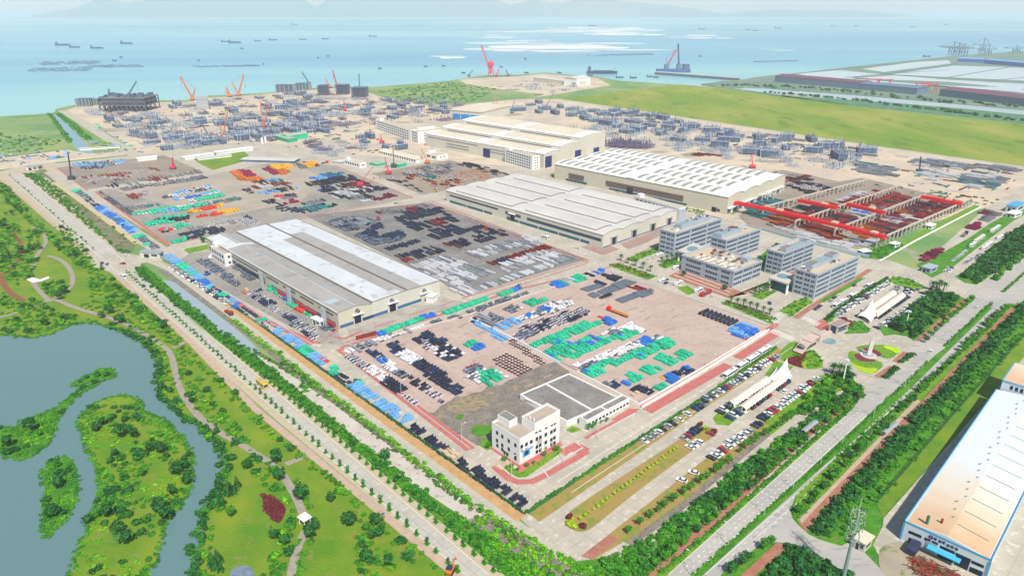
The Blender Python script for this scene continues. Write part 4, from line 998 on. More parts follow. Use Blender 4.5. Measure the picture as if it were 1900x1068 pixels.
MB().box(xj-.35, -.3, p2[0][1]-.6, xj-.05, L, p2[0][1]+.1).build('gutter', m_gut, F.root)
MB().box(x1+.42, -.4, p2[2][1]-.4, x1+.9, L, p2[2][1]+.3).build('gutter', m_gut, F.root)
MB().box(-.7, -.4, e0-.3, -.42, L, e0+.3).build('gutter', m_white, F.root)
zb = 3.0
for a, b in ((0.5, F.front(694,600)[0]), (F.front(673,590)[0], F.front(720,580)[0]), (F.front(738,575)[0], F.front(782,560)[0])):
    panel(F, 'f', a, b, .3, 2.3, m_blue, 'blue_plinth')
for q in ((664.5,600), (729,577)):
    x, _ = F.front(*q); panel(F, 'f', x-2.3, x+2.3, 0, 5.6, m_dkdoor, 'door', .1); panel(F, 'f', x-3.6, x+3.6, 5.9, 6.3, m_white, 'canopy', 1.6)
    panel(F, 'f', x-3.0, x-2.35, 0, 5.8, m_cream, 'door_frame', .3); panel(F, 'f', x+2.35, x+3.0, 0, 5.8, m_cream, 'door_frame', .3)
x, _ = F.front(788,555); panel(F, 'f', x-2.6, x+2.6, 0, 5.0, m_cream, 'door', .15); panel(F, 'f', x-4, x+4, 5.4, 5.8, m_white, 'canopy', 1.6)
for a, b in ((795,799), (803,811)): panel(F, 'f', F.front(a,553)[0], F.front(b,550)[0], .8, 2.8, m_blue, 'window', .1)
for q in ((663.5,577), (727.5,558), (787.5,540)): x, z = F.front(*q); emblem(F, x, z, 1.7, mark=(q[0] < 700))
for a, b in ((.03,.12),(.15,.24),(.27,.36),(.39,.48),(.55,.97)):
    panel(F, 's', yy(a), yy(b), e0-4.4, e0-3.5, m_dkdoor, 'window_strip', .06)
panel(F, 's', yy(.5), yy(.99), 1.2, 4.6, m_glass, 'lower_glazing', .1)
for a, b in ((.02,.2),(.22,.45)): panel(F, 's', yy(a), yy(b), 1.0, 3.0, m_blue, 'blue_plinth', .1)
for f in (.06,.285,.49):
    d = MB(); 
    for k in (-1.0, 1.0): d.bar((-3, yy(f)+k*1.1, 0), (-3, yy(f)+k*1.1, 10.5), 1.0, 10)
    d.box(-4, yy(f)-2, 0, -2, yy(f)+2, 1.2); d.build('dust_collector', m_steel, F.root)

# red lean-to stores against the long side
sb = MB()
for a, b in ((.02,.1),(.13,.27),(.3,.4)): sb.box(-2.2, yy(a), 0, -.15, yy(b), 2.6)
sb.build('red_lean_to', M('brick_red_sheet', (.28,.04,.05)), F.root)

# ---------- 2: pale roof workshop with eight raised roof panels
F = Frame((1118,460.6), (1256,412), (842,373.4), 'workshop', 'wide pale roofed workshop with eight raised roof panels between dark steel yard and office blocks')
h = hgt((1118,460.6), 436); L = F.lx(841.6, 350, h)[1]; Wd = F.front(1256, 396)[0]
prof = []
for k in range(4):
    for j in range(8):
        t = (k + j/8); prof.append((t*Wd/4, h + 1.5*math.sin(j/8*math.pi)**.8))
prof.append((Wd, h))
hall_walls(F, prof, L, m_cream2)
mb = MB(); roofq(mb, prof, -.5, Wd+.5, -.5, L+.5, .15, 0, .14); mb.build('roof', m_roofp, F.root)
for k in range(4):
    for (a, b) in ((.05,.46),(.545,.94)):
        c, d = (k+.13)*Wd/4, (k+.9)*Wd/4
        mb = MB(); roofq(mb, prof, c, d, a*L, b*L, .75, 0, .55); pn = mb.build('raised_roof_panel', m_roofp, F.root)
        tr = MB(); roofq(tr, prof, c-.25, c-.02, a*L, b*L, .72, 0, .8); roofq(tr, prof, c-.25, d+.1, a*L-.35, a*L-.02, .72, 0, .8); tr.build('edge_flashing', m_gut, pn)
panel(F, 's', L*.01, L*.43, h-6.0, h-3.4, m_glass, 'window_strip', .08)
panel(F, 's', L*.47, L*.57, h-6.0, h-3.4, m_glass, 'window_strip', .08)
panel(F, 's', L*.62, L*.97, h-4.6, h-3.0, m_glass, 'window_strip', .08)
panel(F, 's', L*.07, L*.56, 0, h-8.5, M('blue_glazing', (.03,.12,.18), rough=.25), 'lower_glazing', .1)
panel(F, 's', L*.66, L*.97, 0, h-8.5, MATS['blue_glazing'], 'lower_glazing', .1)
for f in (.12,.24,.36,.48,.72,.84): panel(F, 's', L*f-.3, L*f+.3, 0, h-8.5, m_cream2, 'pilaster', .3)
y, _ = F.side(951,404); panel(F, 's', y-2.6, y+2.6, 0, 6.5, m_dkdoor, 'door', .14); panel(F, 's', y-4.2, y+4.2, 6.7, 7.3, m_white, 'canopy', 2)
mb = MB()
for k in range(5): mb.box(-.14, y-5+k*2.1, h-4.6, .0, y-3.5+k*2.1, h-3.2)
mb.build('wall_sign', M('dark_sign', (.04,.05,.1)), F.root)
for q in ((1137.5,451), (1175,439.5), (1209.5,428), (1240,417)):
    x, _ = F.front(*q); panel(F, 'f', x-2.6, x+2.6, 0, 6.2, m_dkdoor, 'door', .12); panel(F, 'f', x-3.4, x-2.65, 0, 7.2, m_steel, 'door_frame', 1.2); panel(F, 'f', x+2.65, x+3.4, 0, 7.2, m_steel, 'door_frame', 1.2); panel(F, 'f', x-3.6, x+3.6, 6.5, 7.1, m_steel, 'canopy', 1.4)
panel(F, 'f', .3, Wd-.3, 0, .9, m_blue, 'plinth', .06)

# ---------- 3: stepped three nave hall
F = Frame((1008.8,312.4), (1121,284.6), (818,262), 'assembly_hall', 'tall cream hall with three stepped naves behind the two white office blocks')
hA = hgt((1008.8,312.4), 286.5); LA = F.lx(818, 243, hA)[1]
xa = F.front(1040,280)[0]; xb = F.front(1076,260)[0]; xc = F.W
hB = F.front(1041,271.7)[1]; hC = F.front(1076,256)[1]
def hump(x0, x1, h, r): return [(x0+(x1-x0)*j/8, h + r*math.sin(j/8*math.pi)) for j in range(9)]
for (a, b, h, mm) in ((0, xa, hA, 0), (xa, xb, hB, 1), (xb, xc, hC, 2)):
    prof = hump(a, b, h, 2.0); y0 = 0
    hall_walls(F, prof, LA + mm*.05, m_cream2, y0=-.03*mm)
    mb = MB(); roofq(mb, prof, a-.4, b+.2, -.5, LA+.5, .2, 0, .15); mb.build('roof', m_white, F.root)
    for (p_, q_) in ((.07,.47),(.55,.95)):
        mb = MB(); roofq(mb, prof, a+(b-a)*.12, a+(b-a)*.88, p_*LA, q_*LA, .7, 0, .5); mb.build('raised_roof_panel', m_roofc, F.root)
        if mm:
            MB().box(a-.12, LA*p_, h-3.4, a-.01, LA*q_, h-2.3).build('window_strip', m_gut, F.root)
for f0, f1, z0, z1 in ((.52,.97,hA-4.5,hA-3),(.60,.80,hA-9,hA-7.5),(.60,.80,hA-12.5,hA-11),(.05,.42,hA-6,hA-4.6),(.05,.42,hA-9.5,hA-8)):
    panel(F, 's', f0*LA, f1*LA, z0, z1, M('grey_louvre', (.24,.25,.26)), 'louvre_strip', .1)
y, _ = F.side(903,287); panel(F, 's', y-6, y+6, 0, 11, M('navy_door', (.02,.03,.14)), 'door', .2)
for x_, z1 in (((1017.5,305),13), ((1072,295),12), ((1106,285),10)):
    x, _ = F.front(*x_); panel(F, 'f', x-6, x+6, 0, z1, MATS['navy_door'], 'door', .2); panel(F, 'f', x+7, x+16, 0, z1, m_cream, 'sliding_door_leaf', .3)
# hall with the blue door behind it
F = Frame((893,226), (940,214), (857,228), 'boat_hall', 'pale hall with a big bright blue door behind the stepped cream hall')
F.root.name = 'paint_hall'
h = hgt((893,227), 210)
F2x = 34; 
MB().box(0, 0, -.2, 95, 62, h).build('wall', m_cream2, F.root); MB().box(-1, -1, h, 96, 63, h+1).build('roof', m_roofc, F.root)
MB().box(-.4, 4, 0, -.02, 56, h-5).build('door', M('bright_blue_door', (.02,.22,.60)), F.root)
for k in (4, 22, 40, 56): MB().box(-.7, k-.5, 0, -.41, k+.5, h-5).build('door_post', m_cream2, F.root)

# ---------- 4: white roofed hall with translucent skylights
F = Frame((1348,398), (1458,352), (1047,335), 'fabrication_hall', 'huge hall with white wavy roof and rows of grey skylights')
h = hgt((1348,398), 366); L = F.lx(1056, 298, h)[1]; Wd = F.front(1456.6, 333.4)[0]
prof = []
for k in range(4):
    for j in range(6): prof.append(((k+j/6)*Wd/4, h + 2.0*math.sin(j/6*math.pi)**.8))
prof.append((Wd, h))
hall_walls(F, prof, L, m_cream)
mb = MB(); roofq(mb, prof, -.6, Wd+.6, -.6, L+.6, .2, 0, .18); mb.build('roof', m_white, F.root)
sk = MB(); roofq(sk, [(x-0, z) for x, z in prof[:7]], Wd/4*.12, Wd/4*.82, 0, L*.021, .36, 0, .2)
base = sk.build('skylight', m_rooft, F.root); first = True
for k in range(4):
    for j in range(18):
        yv = L*(.045 + j*.0255 + (.03 if j > 8 else 0))*1.9
        if yv > L*.97: continue
        o = base if first else newobj('skylight', base.data, F.root); first = False; o.location = (k*Wd/4, yv, 0)
for f0, f1, n in ((.22,.66,4), (.80,.9,4)):
    for k in range(n): panel(F, 's', f0*L, f1*L, h-7.5-k*1.5, h-6.9-k*1.5, M('dark_red_louvre', (.10,.04,.05)), 'louvre_strip', .5-.05*k)
panel(F, 's', .2*L, .64*L, .5, h-13.5, MATS['blue_glazing'], 'lower_glazing', .1); panel(F, 's', .78*L, .92*L, .5, h-13, MATS['blue_glazing'], 'lower_glazing', .1)
for q, w2, z2 in (((1169,348),3.6,7.5), ((1325,387),2.4,4.5)): y, _ = F.side(*q); panel(F, 's', y-w2, y+w2, 0, z2, m_dkdoor, 'door', .14)
y, _ = F.side(1333,389); panel(F, 's', y-1.5, y+1.5, 1, 3.6, m_glass, 'window', .12)
mb = MB(); y, z = F.side(1170,331)
for k in range(5): mb.box(-.14, y-4+k*1.8, z-.7, .0, y-2.7+k*1.8, z+.7)
mb.build('wall_sign', MATS['dark_sign'], F.root)
for k in range(10):
    x = Wd*(.06+k*.095); panel(F, 'f', x-.5, x+.5, 0, 5.2, m_white, 'pillar', 1.6)
panel(F, 'f', 0, Wd*.97, 5.25, 6.1, m_white, 'canopy', 2.2); panel(F, 'f', 1, Wd*.96, .2, 5.0, MATS['blue_glazing'], 'lower_glazing', .1)

# ---------- white five storey office blocks beside the halls
def office_white(P0, PB, PA, top, label, nst=5, ncol=11, cat='office block', grp='white office blocks beside the halls', bw=2, roof=m_conc2):
    F = Frame(P0, PB, PA, 'office_block', label, cat, grp, along='A'); h = hgt(P0, top); L = F.L; Wd = max(F.W, 6)
    mb = MB().box(0, 0, -.2, Wd, L, h); mb.build('wall', m_white, F.root)
    MB().box(.35, .35, h, Wd-.35, L-.35, h+.05).build('roof', roof, F.root)
    pp = MB(); pp.box(-.02, -.02, h, .3, L+.02, h+.9); pp.box(Wd-.3, -.02, h, Wd+.02, L+.02, h+.9); pp.box(.3, -.02, h, Wd-.3, .3, h+.9); pp.box(.3, L-.3, h, Wd-.3, L+.02, h+.9)
    pp.build('parapet', m_white, F.root)
    fh = h/nst; sp = []
    for i in range(nst):
        for j in range(ncol): sp.append((L*(.06+.9*(j+.5)/ncol), i*fh+fh*.3))
    windows(F, 's', sp, L*.9/ncol*.62, fh*.48)
    windows(F, 'f', [(Wd*(.2+.6*(j+.5)/bw), i*fh+fh*.35) for i in range(nst) for j in range(bw)], min(1.6, Wd*.2), fh*.4)
    MB().cbox(Wd*.5, L*.92, h+.05, Wd*.6, 4, 3).build('stair_house', m_white, F.root)
    return F, h
office_white((847.6,280.7), (862,277), (806,271), 259.5, 'white five storey office at the far corner of the stepped cream hall')
office_white((987.7,316), (999,313), (936.8,301), 291.5, 'white five storey office at the near corner of the stepped cream hall')
office_white((1104.7,346), (1116.5,342), (1045,331), 319.5, 'white five storey office against the hall with white wavy roof', ncol=14)
F, h = office_white((1258.5,412), (1269,408.5), (1175,387), 388.5, 'narrow white annex with blue grey end wall behind the pale roofed workshop', nst=2, ncol=10)
panel(F, 'f', .05, F.W-.05, .1, h-.2, m_office, 'end_wall', .1)
office_white((419.6,495), (438.6,487.6), (394,478.8), 473, 'small white two storey office beside the grey roofed warehouse', nst=2, ncol=5, roof=m_brroof)
office_white((776,266), (816,256), (764,262), 246, 'right wing of the unfinished cream dormitory with bare roof columns', nst=4, ncol=4, grp=None, bw=9)
F, h = office_white((763,262), (772,259), (698,240), 243, 'long left wing of the unfinished cream dormitory with bare roof columns', nst=4, ncol=15, grp=None)
for k in range(9): MB().cbox(F.W*.5, F.L*(.08+k*.1), h, .5, .5, 7).build('roof_column', m_cream2, F.root)
office_white((811.4,297.2), (831,293.5), (789.5,292), 290, 'grey service hall with navy doors at the far end of the pylon street', nst=1, ncol=2, grp=None, cat='building')
office_white((668.4,311.8), (680,309.8), (639,304.3), 304, 'low white store with a blue end beside the long yard road', nst=1, ncol=6, grp=None, cat='building')
F = Frame((771.7,303), (792,299.5), (703,286), 'building', 'long low white two storey building with cream roof near three cranes', along='A'); h = hgt((771.7,303), 296.5)
MB().box(0,0,-.2,F.W,F.L,h).build('wall', m_white, F.root); MB().prof([(-.6,h),(F.W/2,h+2),(F.W+.6,h)],-.6,F.L+.6).build('roof', m_roofc, F.root)
windows(F, 's', [(F.L*(j+.5)/16, z) for j in range(16) for z in (1, h*.55)], 2.0, 1.6)
for (a, b, t, lab, mm) in (((700,309),(716,305.5),304,'left green walled shed by the cranes',m_tgreen), ((740,311.5),(755,308),304.5,'right green walled shed by the cranes',m_tgreen), ((716,305.5),(732,311),304,'short navy shed between two green sheds',m_navy),
        ((617,301),(633,303),299,'small blue roofed hut at the crossing of yard roads',m_tblue), ((535,262),(572,256),251,'green gabled shed on the far yard road',m_tgreen), ((510,258),(535,265),250,'green gable end shed facing the camera on the far road', m_tgreen)):
    A_, B_ = P(*a), P(*b); d = (B_-A_).normalized(); nn = Vector((-d.y, d.x, 0)); h = hgt(a, t); dep = 14
    o = empty('shed', (A_.x, A_.y, .1), math.atan2(d.y, d.x)); tag(o, lab, 'shed'); w_ = (B_-A_).length
    MB().box(0, 0, 0, w_, dep, h*.8).build('wall', mm, o); MB().prof([(-.5, h*.8), (dep/2, h*1.1), (dep+.5, h*.8)], -.5, w_+.5, axis='x').build('roof', M('sage_roof', (.30,.42,.32)) if mm is m_tgreen else m_roofp, o)

# ---------- blue grey office campus
def ob(P0, PB, PA, top, label, nst=5, cols=(9, 4), pent=None, Wx=None, Lx=None, roofm=m_conc2, glassy=0.0):
    F = Frame(P0, PB, PA, 'office_building', label, 'office building', 'blue grey office buildings'); h = hgt(P0, top)
    Wd = Wx or F.W; L = Lx or F.L
    MB().box(0, 0, -.2, Wd, L, h).build('wall', m_office, F.root)
    MB().box(.5, .5, h, Wd-.5, L-.5, h+.06).build('roof', roofm, F.root)
    pp = MB(); pp.box(-.35, -.35, h-.02, .4, L+.35, h+1.1); pp.box(Wd-.4, -.35, h-.02, Wd+.35, L+.35, h+1.1); pp.box(.4, -.35, h-.02, Wd-.4, .4, h+1.1); pp.box(.4, L-.4, h-.02, Wd-.4, L+.35, h+1.1)
    pp.build('parapet', m_office, F.root)
    fh = h/nst
    for i in range(nst):      # recessed ribbons per storey
        segs = ((.03, .30), (.34, .66), (.70, .97)) if Wd > 25 else ((.06, .48), (.54, .95))
        for a, b in segs:
            f = panel(F, 'f', a*Wd, b*Wd, i*fh+fh*.38, i*fh+fh*.82, m_glass, 'ribbon_window', .05)
            mm = MB(); n = int((b-a)*Wd/1.8)
            for k in range(1, n): xx = a*Wd+(b-a)*Wd*k/n; mm.box(xx-.12, -.14, i*fh+fh*.38, xx+.12, -.04, i*fh+fh*.82)
            if n > 1: mm.build('mullion', m_office, f)
        panel(F, 'f', 0, Wd, i*fh+fh*.86, i*fh+fh*.94, M('pale_stone_band', (.46,.48,.50)), 'string_course', .12)
        for a, b in ((.08, .22), (.30, .52), (.62, .9)):
            f = panel(F, 's', a*L, b*L, i*fh+fh*.38, i*fh+fh*.82, m_glass, 'ribbon_window', .05)
            mm = MB(); n = max(2, int((b-a)*L/1.6))
            for k in range(1, n): q = a*L+(b-a)*L*k/n; mm.box(-.14, q-.12, i*fh+fh*.38, -.04, q+.12, i*fh+fh*.82)
            mm.build('mullion', m_office, f)
        panel(F, 's', 0, L, i*fh+fh*.86, i*fh+fh*.94, MATS['pale_stone_band'], 'string_course', .12)
    if pent:
        for (x0, y0, x1, y1, ph, mr) in pent:
            b = MB().box(x0*Wd, y0*L, h+.1, x1*Wd, y1*L, h+ph); t = b.build('penthouse', m_office, F.root)
            MB().box(x0*Wd+.4, y0*L+.4, h+ph, x1*Wd-.4, y1*L-.4, h+ph+.08).build('penthouse_roof', mr, t)
    return F, h, Wd, L
m_roofteal = M('teal_grey_roof', (.24,.33,.37)); rr = random.Random(5)
def plant(F, h, x0, y0, x1, y1, n, nm='roof_unit', sc=1.0):
    for i in range(n):
        x, y = rr.uniform(x0, x1), rr.uniform(y0, y1); a, b = rr.uniform(.8, 2.6)*sc, rr.uniform(.8, 2.0)*sc
        MB().cbox(x, y, h+.07, a, b, rr.uniform(.6, 1.8)).build(nm, rr.choice([m_steel, m_white, m_gut, m_steel, m_rust]), F.root)
F, h, Wd, L = ob((1249,476.4), (1335,446), (1219.4,468.5), 434.8, 'left rear blue grey office building next to the pale roofed workshop', pent=((.22,.3,.86,.75,3.6,m_roofteal),))
plant(F, h+3.6, Wd*.4, L*.35, Wd*.84, L*.7, 16); plant(F, h, Wd*.1, L*.3, Wd*.2, L*.7, 5); emblem(F, Wd*.02+1.5, h-1.6, .9, y=-.2, mark=False)
F, h, Wd, L = ob((1343,488), (1406.5,464.3), (1316,479), 447.4, 'blue grey office building between portico and brick terrace', pent=((.02,.4,.6,.95,3.4,m_roofteal),))
plant(F, h+3.4, Wd*.15, L*.45, Wd*.55, L*.9, 10); plant(F, h, Wd*.62, L*.5, Wd*.8, L*.9, 5)
F, h, Wd, L = ob((1358.5,534), (1410,513), (1270,499), 505.6, 'low three storey office building with cluttered roof on the brick terrace', nst=3)
plant(F, h, 2, 3, Wd-3, L-4, 46, sc=1.1); MB().cbox(Wd*.8, L*.2, h+.06, 6, 6, 3).build('stair_house', m_office, F.root); 
for k in range(7): MB().box(1.5, L*(.08+k*.11), h+.8, Wd*.35, L*(.08+k*.11)+.9, h+1.2).build('roof_duct', m_white, F.root)
F, h, Wd, L = ob((1447,514), (1504.5,490), (1410,508), 472, 'right rear blue grey office building behind the second portico', pent=((.12,.1,.32,.5,3.2,m_grroof), (.33,.1,.75,.5,2.2,m_roofteal), (.76,.1,.93,.55,2.8,m_grroof)))
F, h, Wd, L = ob((1508.7,555.6), (1586.3,517.7), (1472.8,541), 511, 'nearest tall blue grey office building facing the avenue and parked cars', pent=((.12,.5,.3,.9,3.4,m_grroof), (.31,.5,.6,.95,2.4,m_roofteal), (.61,.55,.78,.95,3.4,m_grroof)))
plant(F, h, Wd*.03, L*.4, Wd*.12, L*.95, 9); plant(F, h, Wd*.5, L*.3, Wd*.68, L*.42, 8)
# porticoes
for (c0, c1, c2, c3, topc, lab) in (((1257,474),(1284,483),(1311,470),(1287,459),0,'flat portico roof with an oval skylight between the two left office buildings'), ((1426,524),(1463,536),(1474,519),(1452,512),0,'flat portico roof with an oval skylight between the two right office buildings')):
    hh = 7.5; pts = [P(x, y-8, hh) for x, y in (c0, c1, c2, c3)]; cx = sum((p for p in pts), Vector())/4
    o = empty('portico', (cx.x, cx.y, .1)); tag(o, lab, 'portico')
    MB().prism([(p.x-cx.x, p.y-cx.y) for p in pts], hh-.5, hh+.6).build('canopy', M('portico_slab', (.52,.50,.45)), o)
    q = [(p-cx) for p in pts]; u = (q[1]-q[0]).normalized(); v = (q[3]-q[0]).normalized(); a = (q[1]-q[0]).length*.3; b = (q[3]-q[0]).length*.22
    MB().prism([tuple((u*math.cos(t)*a+v*math.sin(t)*b)[:2]) for t in [i*.3927 for i in range(16)]], hh+.62, hh+1.0).build('skylight', m_cfoam, o)
    for k in (q[0]*.88, q[1]*.88): MB().bar((k.x, k.y, -.1), (k.x, k.y, hh-.5), .8, 4).build('column', m_white, o)
    k = (q[0]*.7+q[1]*.7+q[2]*.8+q[3]*.8)/4
    MB().prism([((p*.72).x, (p*.72).y) for p in q], 0, hh-.52).build('entrance_glazing', MATS['blue_glazing'], o)

# ---------- white corner office
F = Frame((964,864), (1037.4,821), (918.5,828), 'corner_office', 'white boxy four storey office building on the near corner of the factory', 'office building')
hl = hgt((964,864), 817); xs = F.front(991,850)[0]; ht = F.front(991,789)[1]; Wd = F.W; L = F.L; Lt = F.lx(966.6,775.6,ht)[1]
MB().box(0,0,-.2,xs,L,hl).box(xs,0,-.2,Wd,Lt*1.0,ht).build('wall', m_white, F.root)
MB().box(.5,.5,hl,xs-.02,L-.5,hl+.05).build('low_roof', m_brroof, F.root); MB().box(xs+.5,.5,ht,Wd-.5,Lt-.5,ht+.05).build('high_roof', m_brroof, F.root)
pp = MB().box(-.02,-.02,hl,.18,L+.02,hl+.8).box(.18,-.02,hl,xs,.18,hl+.8).box(.18,L-.18,hl,xs,L+.02,hl+.8)
pp.box(xs-.01,-.02,ht,xs+.18,Lt+.02,ht+.8).box(xs+.18,-.02,ht,Wd+.02,.18,ht+.8).box(Wd-.18,.18,ht,Wd+.02,Lt+.02,ht+.8).box(xs+.18,Lt-.18,ht,Wd-.18,Lt+.02,ht+.8); pp.build('parapet', m_white, F.root)
x_, y_ = F.lx(945,783,hl+3); sh = MB().box(xs*.35, L*.55, hl+.06, xs*.9, L*.98, hl+3.2); sh = sh.build('stair_house', m_white, F.root); MB().box(xs*.35+.3, L*.55+.3, hl+3.2, xs*.9-.3, L*.98-.3, hl+3.26).build('stair_roof', m_grroof, sh)
for k in range(3): MB().bar((xs+1.5, Lt*(.25+.3*k), ht+.3), (xs+1.5, Lt*(.25+.3*k), ht+1.5), .3, 8).build('roof_vent', m_white, F.root)
s = 5.932
fr = [(565,490),(606,472),(672,440),(735,410),(768,394),(570,562),(608,545),(668,515),(730,486),(765,466),(570,650),(606,630),(668,600),(730,570),(763,550),(570,703),(606,685),(668,655),(730,620),(763,605),(403,648),(455,622),(508,594),(455,710)]
windows(F, 'f', [(F.front(900+x/s, 720+y/s)[0], F.front(900+x/s, 720+(y+14)/s)[1]) for x, y in fr[5:]], 1.5, 1.7, m_dkdoor)
windows(F, 'f', [(F.front(900+x/s, 720+y/s)[0], F.front(900+x/s, 720+(y+6)/s)[1]) for x, y in fr[:5]], 1.5, .7, m_dkdoor)
sd = [(133,495),(190,535),(262,585),(334,632),(133,580),(190,632),(262,675),(334,740),(136,635),(190,678),(334,778),(215,710),(245,730)]
windows(F, 's', [(F.side(900+x/s, 720+y/s)[0], F.side(900+x/s, 720+(y+14)/s)[1]) for x, y in sd], 1.35, 1.7, m_dkdoor)
x, z = F.front(900+455/s, 720+745/s); panel(F, 'f', x-2.2, x+2.2, z, z+3.4, M('sky_blue_sign', (.10,.42,.72)), 'poster', .08); panel(F, 'f', x-1.2, x+1.2, z+.6, z+2.6, MATS['dark_blue_sign'], 'poster_picture', .1)
panel(F, 'f', x+6, x+9, z+2.6, z+4.6, M('grey_poster', (.45,.42,.38)), 'poster', .08)
mb = MB()
for x, y in ((400,680),(450,662),(508,640),(605,660),(665,640),(735,610),(735,690)): a, z = F.front(900+x/s, 720+y/s); mb.box(a-.5, -.6, z-.4, a+.5, -.07, z+.4)
mb.build('air_conditioner', m_steel, F.root)
MB().box(-.8,-.8,-.1,Wd+.4,-.02,.5).box(-.8,-.02,-.1,-.02,L,.5).build('plinth', m_red, F.root)

# ---------- low tank compound with white walls, and its annex
q = [(966,731),(1055,693),(1148,738),(1052,781)]; hh = 2.6
pts = [P(x, y, hh) for x, y in q]; cx = sum(pts, Vector())/4
o = empty('tank_compound', (cx.x, cx.y, .1)); tag(o, 'low walled tank roof divided by white kerbs behind the white corner office', 'tank roof')
pl = [(p.x-cx.x, p.y-cx.y) for p in pts]
MB().prism(pl[::-1], -.1, hh-.4).build('roof', m_grroof, o)
def lip(a, b, w_=.7, z0=0, z1=hh):
    a = Vector((*a, 0)); b = Vector((*b, 0)); d = (b-a).normalized(); n = Vector((-d.y, d.x, 0))*w_/2
    return [(a-n)[:2], (b-n)[:2], (b+n)[:2], (a+n)[:2]]
for i in range(4): MB().prism([tuple(v) for v in lip(pl[i], pl[(i+1) % 4])], -.1, hh+.01*i).build('wall', m_white, o)
for a, b in (((1011,711),(1098,760)), ((975,738),(1004,752))):
    A_, B_ = P(*a, hh)-cx, P(*b, hh)-cx; MB().prism([tuple(v) for v in lip(A_[:2], B_[:2], .9)], hh-.41, hh+.15).build('divider', m_white, o)
F = Frame((1088,795.5), (1167,753), (1073.6,788), 'annex', 'long single storey white annex with a dark flat roof beside the tank roof', 'building'); h = hgt((1088,795.5), 782.4)
MB().box(0,0,-.2,F.W,F.L,h).build('wall', m_white, F.root); MB().box(.4,.4,h,F.W-.4,F.L-.4,h+.04).build('roof', m_grroof, F.root)
pp = MB().box(-.02,-.02,h,.4,F.L+.02,h+.7).box(.4,-.02,h,F.W,.4,h+.7).box(.4,F.L-.4,h,F.W,F.L+.02,h+.7).box(F.W-.4,.4,h,F.W+.02,F.L-.4,h+.7); pp.build('parapet', m_white, F.root); MB().box(F.W*.46,.4,h+.05,F.W*.48,F.L-.4,h+.5).build('roof_divider', m_white, F.root)
windows(F, 'f', [(F.W*(.06+.9*k/11), h*.35) for k in range(12)], 1.5, 1.1, m_dkdoor)

# ---------- blue and white factory on the right edge
hz_ = hgt((1671,1003), 967)
a = P(1838,1039,hz_); b = P(1679.6,967,hz_); c = P(1868,728,hz_)
dB = (c-b).normalized(); L_ = 300
F = Frame(a, a+dB*40, b, 'factory', 'large factory with rusty white roof and blue trim at the right edge', 'factory', world=True, along='A')
Lb = F.L; Wb = (c-b).dot(F.ex); prof = [(0, hz_), (Lb/2, hz_+1.6), (Lb, hz_)]
m_fac = M('pale_blue_cladding', (.58,.65,.71)); m_facb = M('bright_blue_trim', (.08,.34,.62))
def pr_x(mb, pts, x0, x1, m=0): return mb.prof(pts, x0, x1, m, axis='x')
pr_x(MB(), [(0,-.3),(0,hz_),(Lb/2,hz_+1.6),(Lb,hz_),(Lb,-.3)], 0, Wb).build('wall', m_fac, F.root)
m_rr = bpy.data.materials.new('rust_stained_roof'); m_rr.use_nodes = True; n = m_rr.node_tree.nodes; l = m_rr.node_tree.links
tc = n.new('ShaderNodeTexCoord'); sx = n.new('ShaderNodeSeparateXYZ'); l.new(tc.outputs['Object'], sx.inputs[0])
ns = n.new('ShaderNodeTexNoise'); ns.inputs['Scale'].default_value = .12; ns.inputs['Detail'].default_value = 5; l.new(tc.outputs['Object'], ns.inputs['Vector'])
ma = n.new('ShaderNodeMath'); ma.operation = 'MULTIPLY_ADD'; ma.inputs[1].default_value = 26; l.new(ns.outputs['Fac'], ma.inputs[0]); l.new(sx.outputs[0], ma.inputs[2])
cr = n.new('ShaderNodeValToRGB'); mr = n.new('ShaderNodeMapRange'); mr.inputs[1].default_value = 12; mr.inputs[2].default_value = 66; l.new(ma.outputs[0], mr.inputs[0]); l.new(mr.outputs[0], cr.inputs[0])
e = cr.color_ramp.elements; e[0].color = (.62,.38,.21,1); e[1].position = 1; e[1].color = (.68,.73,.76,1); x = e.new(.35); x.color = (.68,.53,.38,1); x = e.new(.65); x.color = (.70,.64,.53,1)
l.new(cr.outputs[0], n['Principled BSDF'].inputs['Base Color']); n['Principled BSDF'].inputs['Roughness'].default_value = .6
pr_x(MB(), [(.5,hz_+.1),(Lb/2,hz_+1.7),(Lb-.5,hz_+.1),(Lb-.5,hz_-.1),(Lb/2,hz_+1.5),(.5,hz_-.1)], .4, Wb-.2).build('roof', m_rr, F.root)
for k in range(10): # translucent strips
    MB().bar((9+k*9.5, Lb*.1, hz_+.5), (9+k*9.5, Lb*.48, hz_+1.75), .14, 4).build('roof_rail', M('green_rail', (.15,.30,.25)), F.root)
for (x0, y0, x1, y1) in ((-.12,-.3,0,Lb+.3), (-.12,Lb,Wb,Lb+.3), (-.12,-.3,Wb,-.02)): MB().box(x0, y0, hz_-.25, x1, y1, hz_+.45).build('trim', m_facb, F.root)
for yv in (-.15, Lb+.1): MB().box(-.3, yv-.3, 0, .2, yv+.3, hz_-.5).build('corner_trim', m_facb, F.root)
def fw(x, y): return F.side(1690+x/7.575, 960+y/7.575)
def rowpts(x0, y0, x1, y1, n): return [fw(x0+(x1-x0)*k/(n-1), y0+(y1-y0)*k/(n-1)) for k in range(n)]
windows(F, 's', rowpts(-15,222,122,280,5)+rowpts(208,320,250,340,2)+rowpts(312,366,352,386,2)+rowpts(425,432,588,505,6)+rowpts(645,535,812,612,6)+rowpts(868,645,995,700,5), 1.0, 1.15, m_dkdoor)
windows(F, 's', rowpts(-20,355,95,398,4)+rowpts(390,555,562,622,6)+rowpts(835,768,965,822,4), 1.15, 2.2, m_dkdoor)
y, z = fw(260,480); panel(F, 's', y-1.7, y+1.7, 0, 4.4, m_steel, 'door', .15)
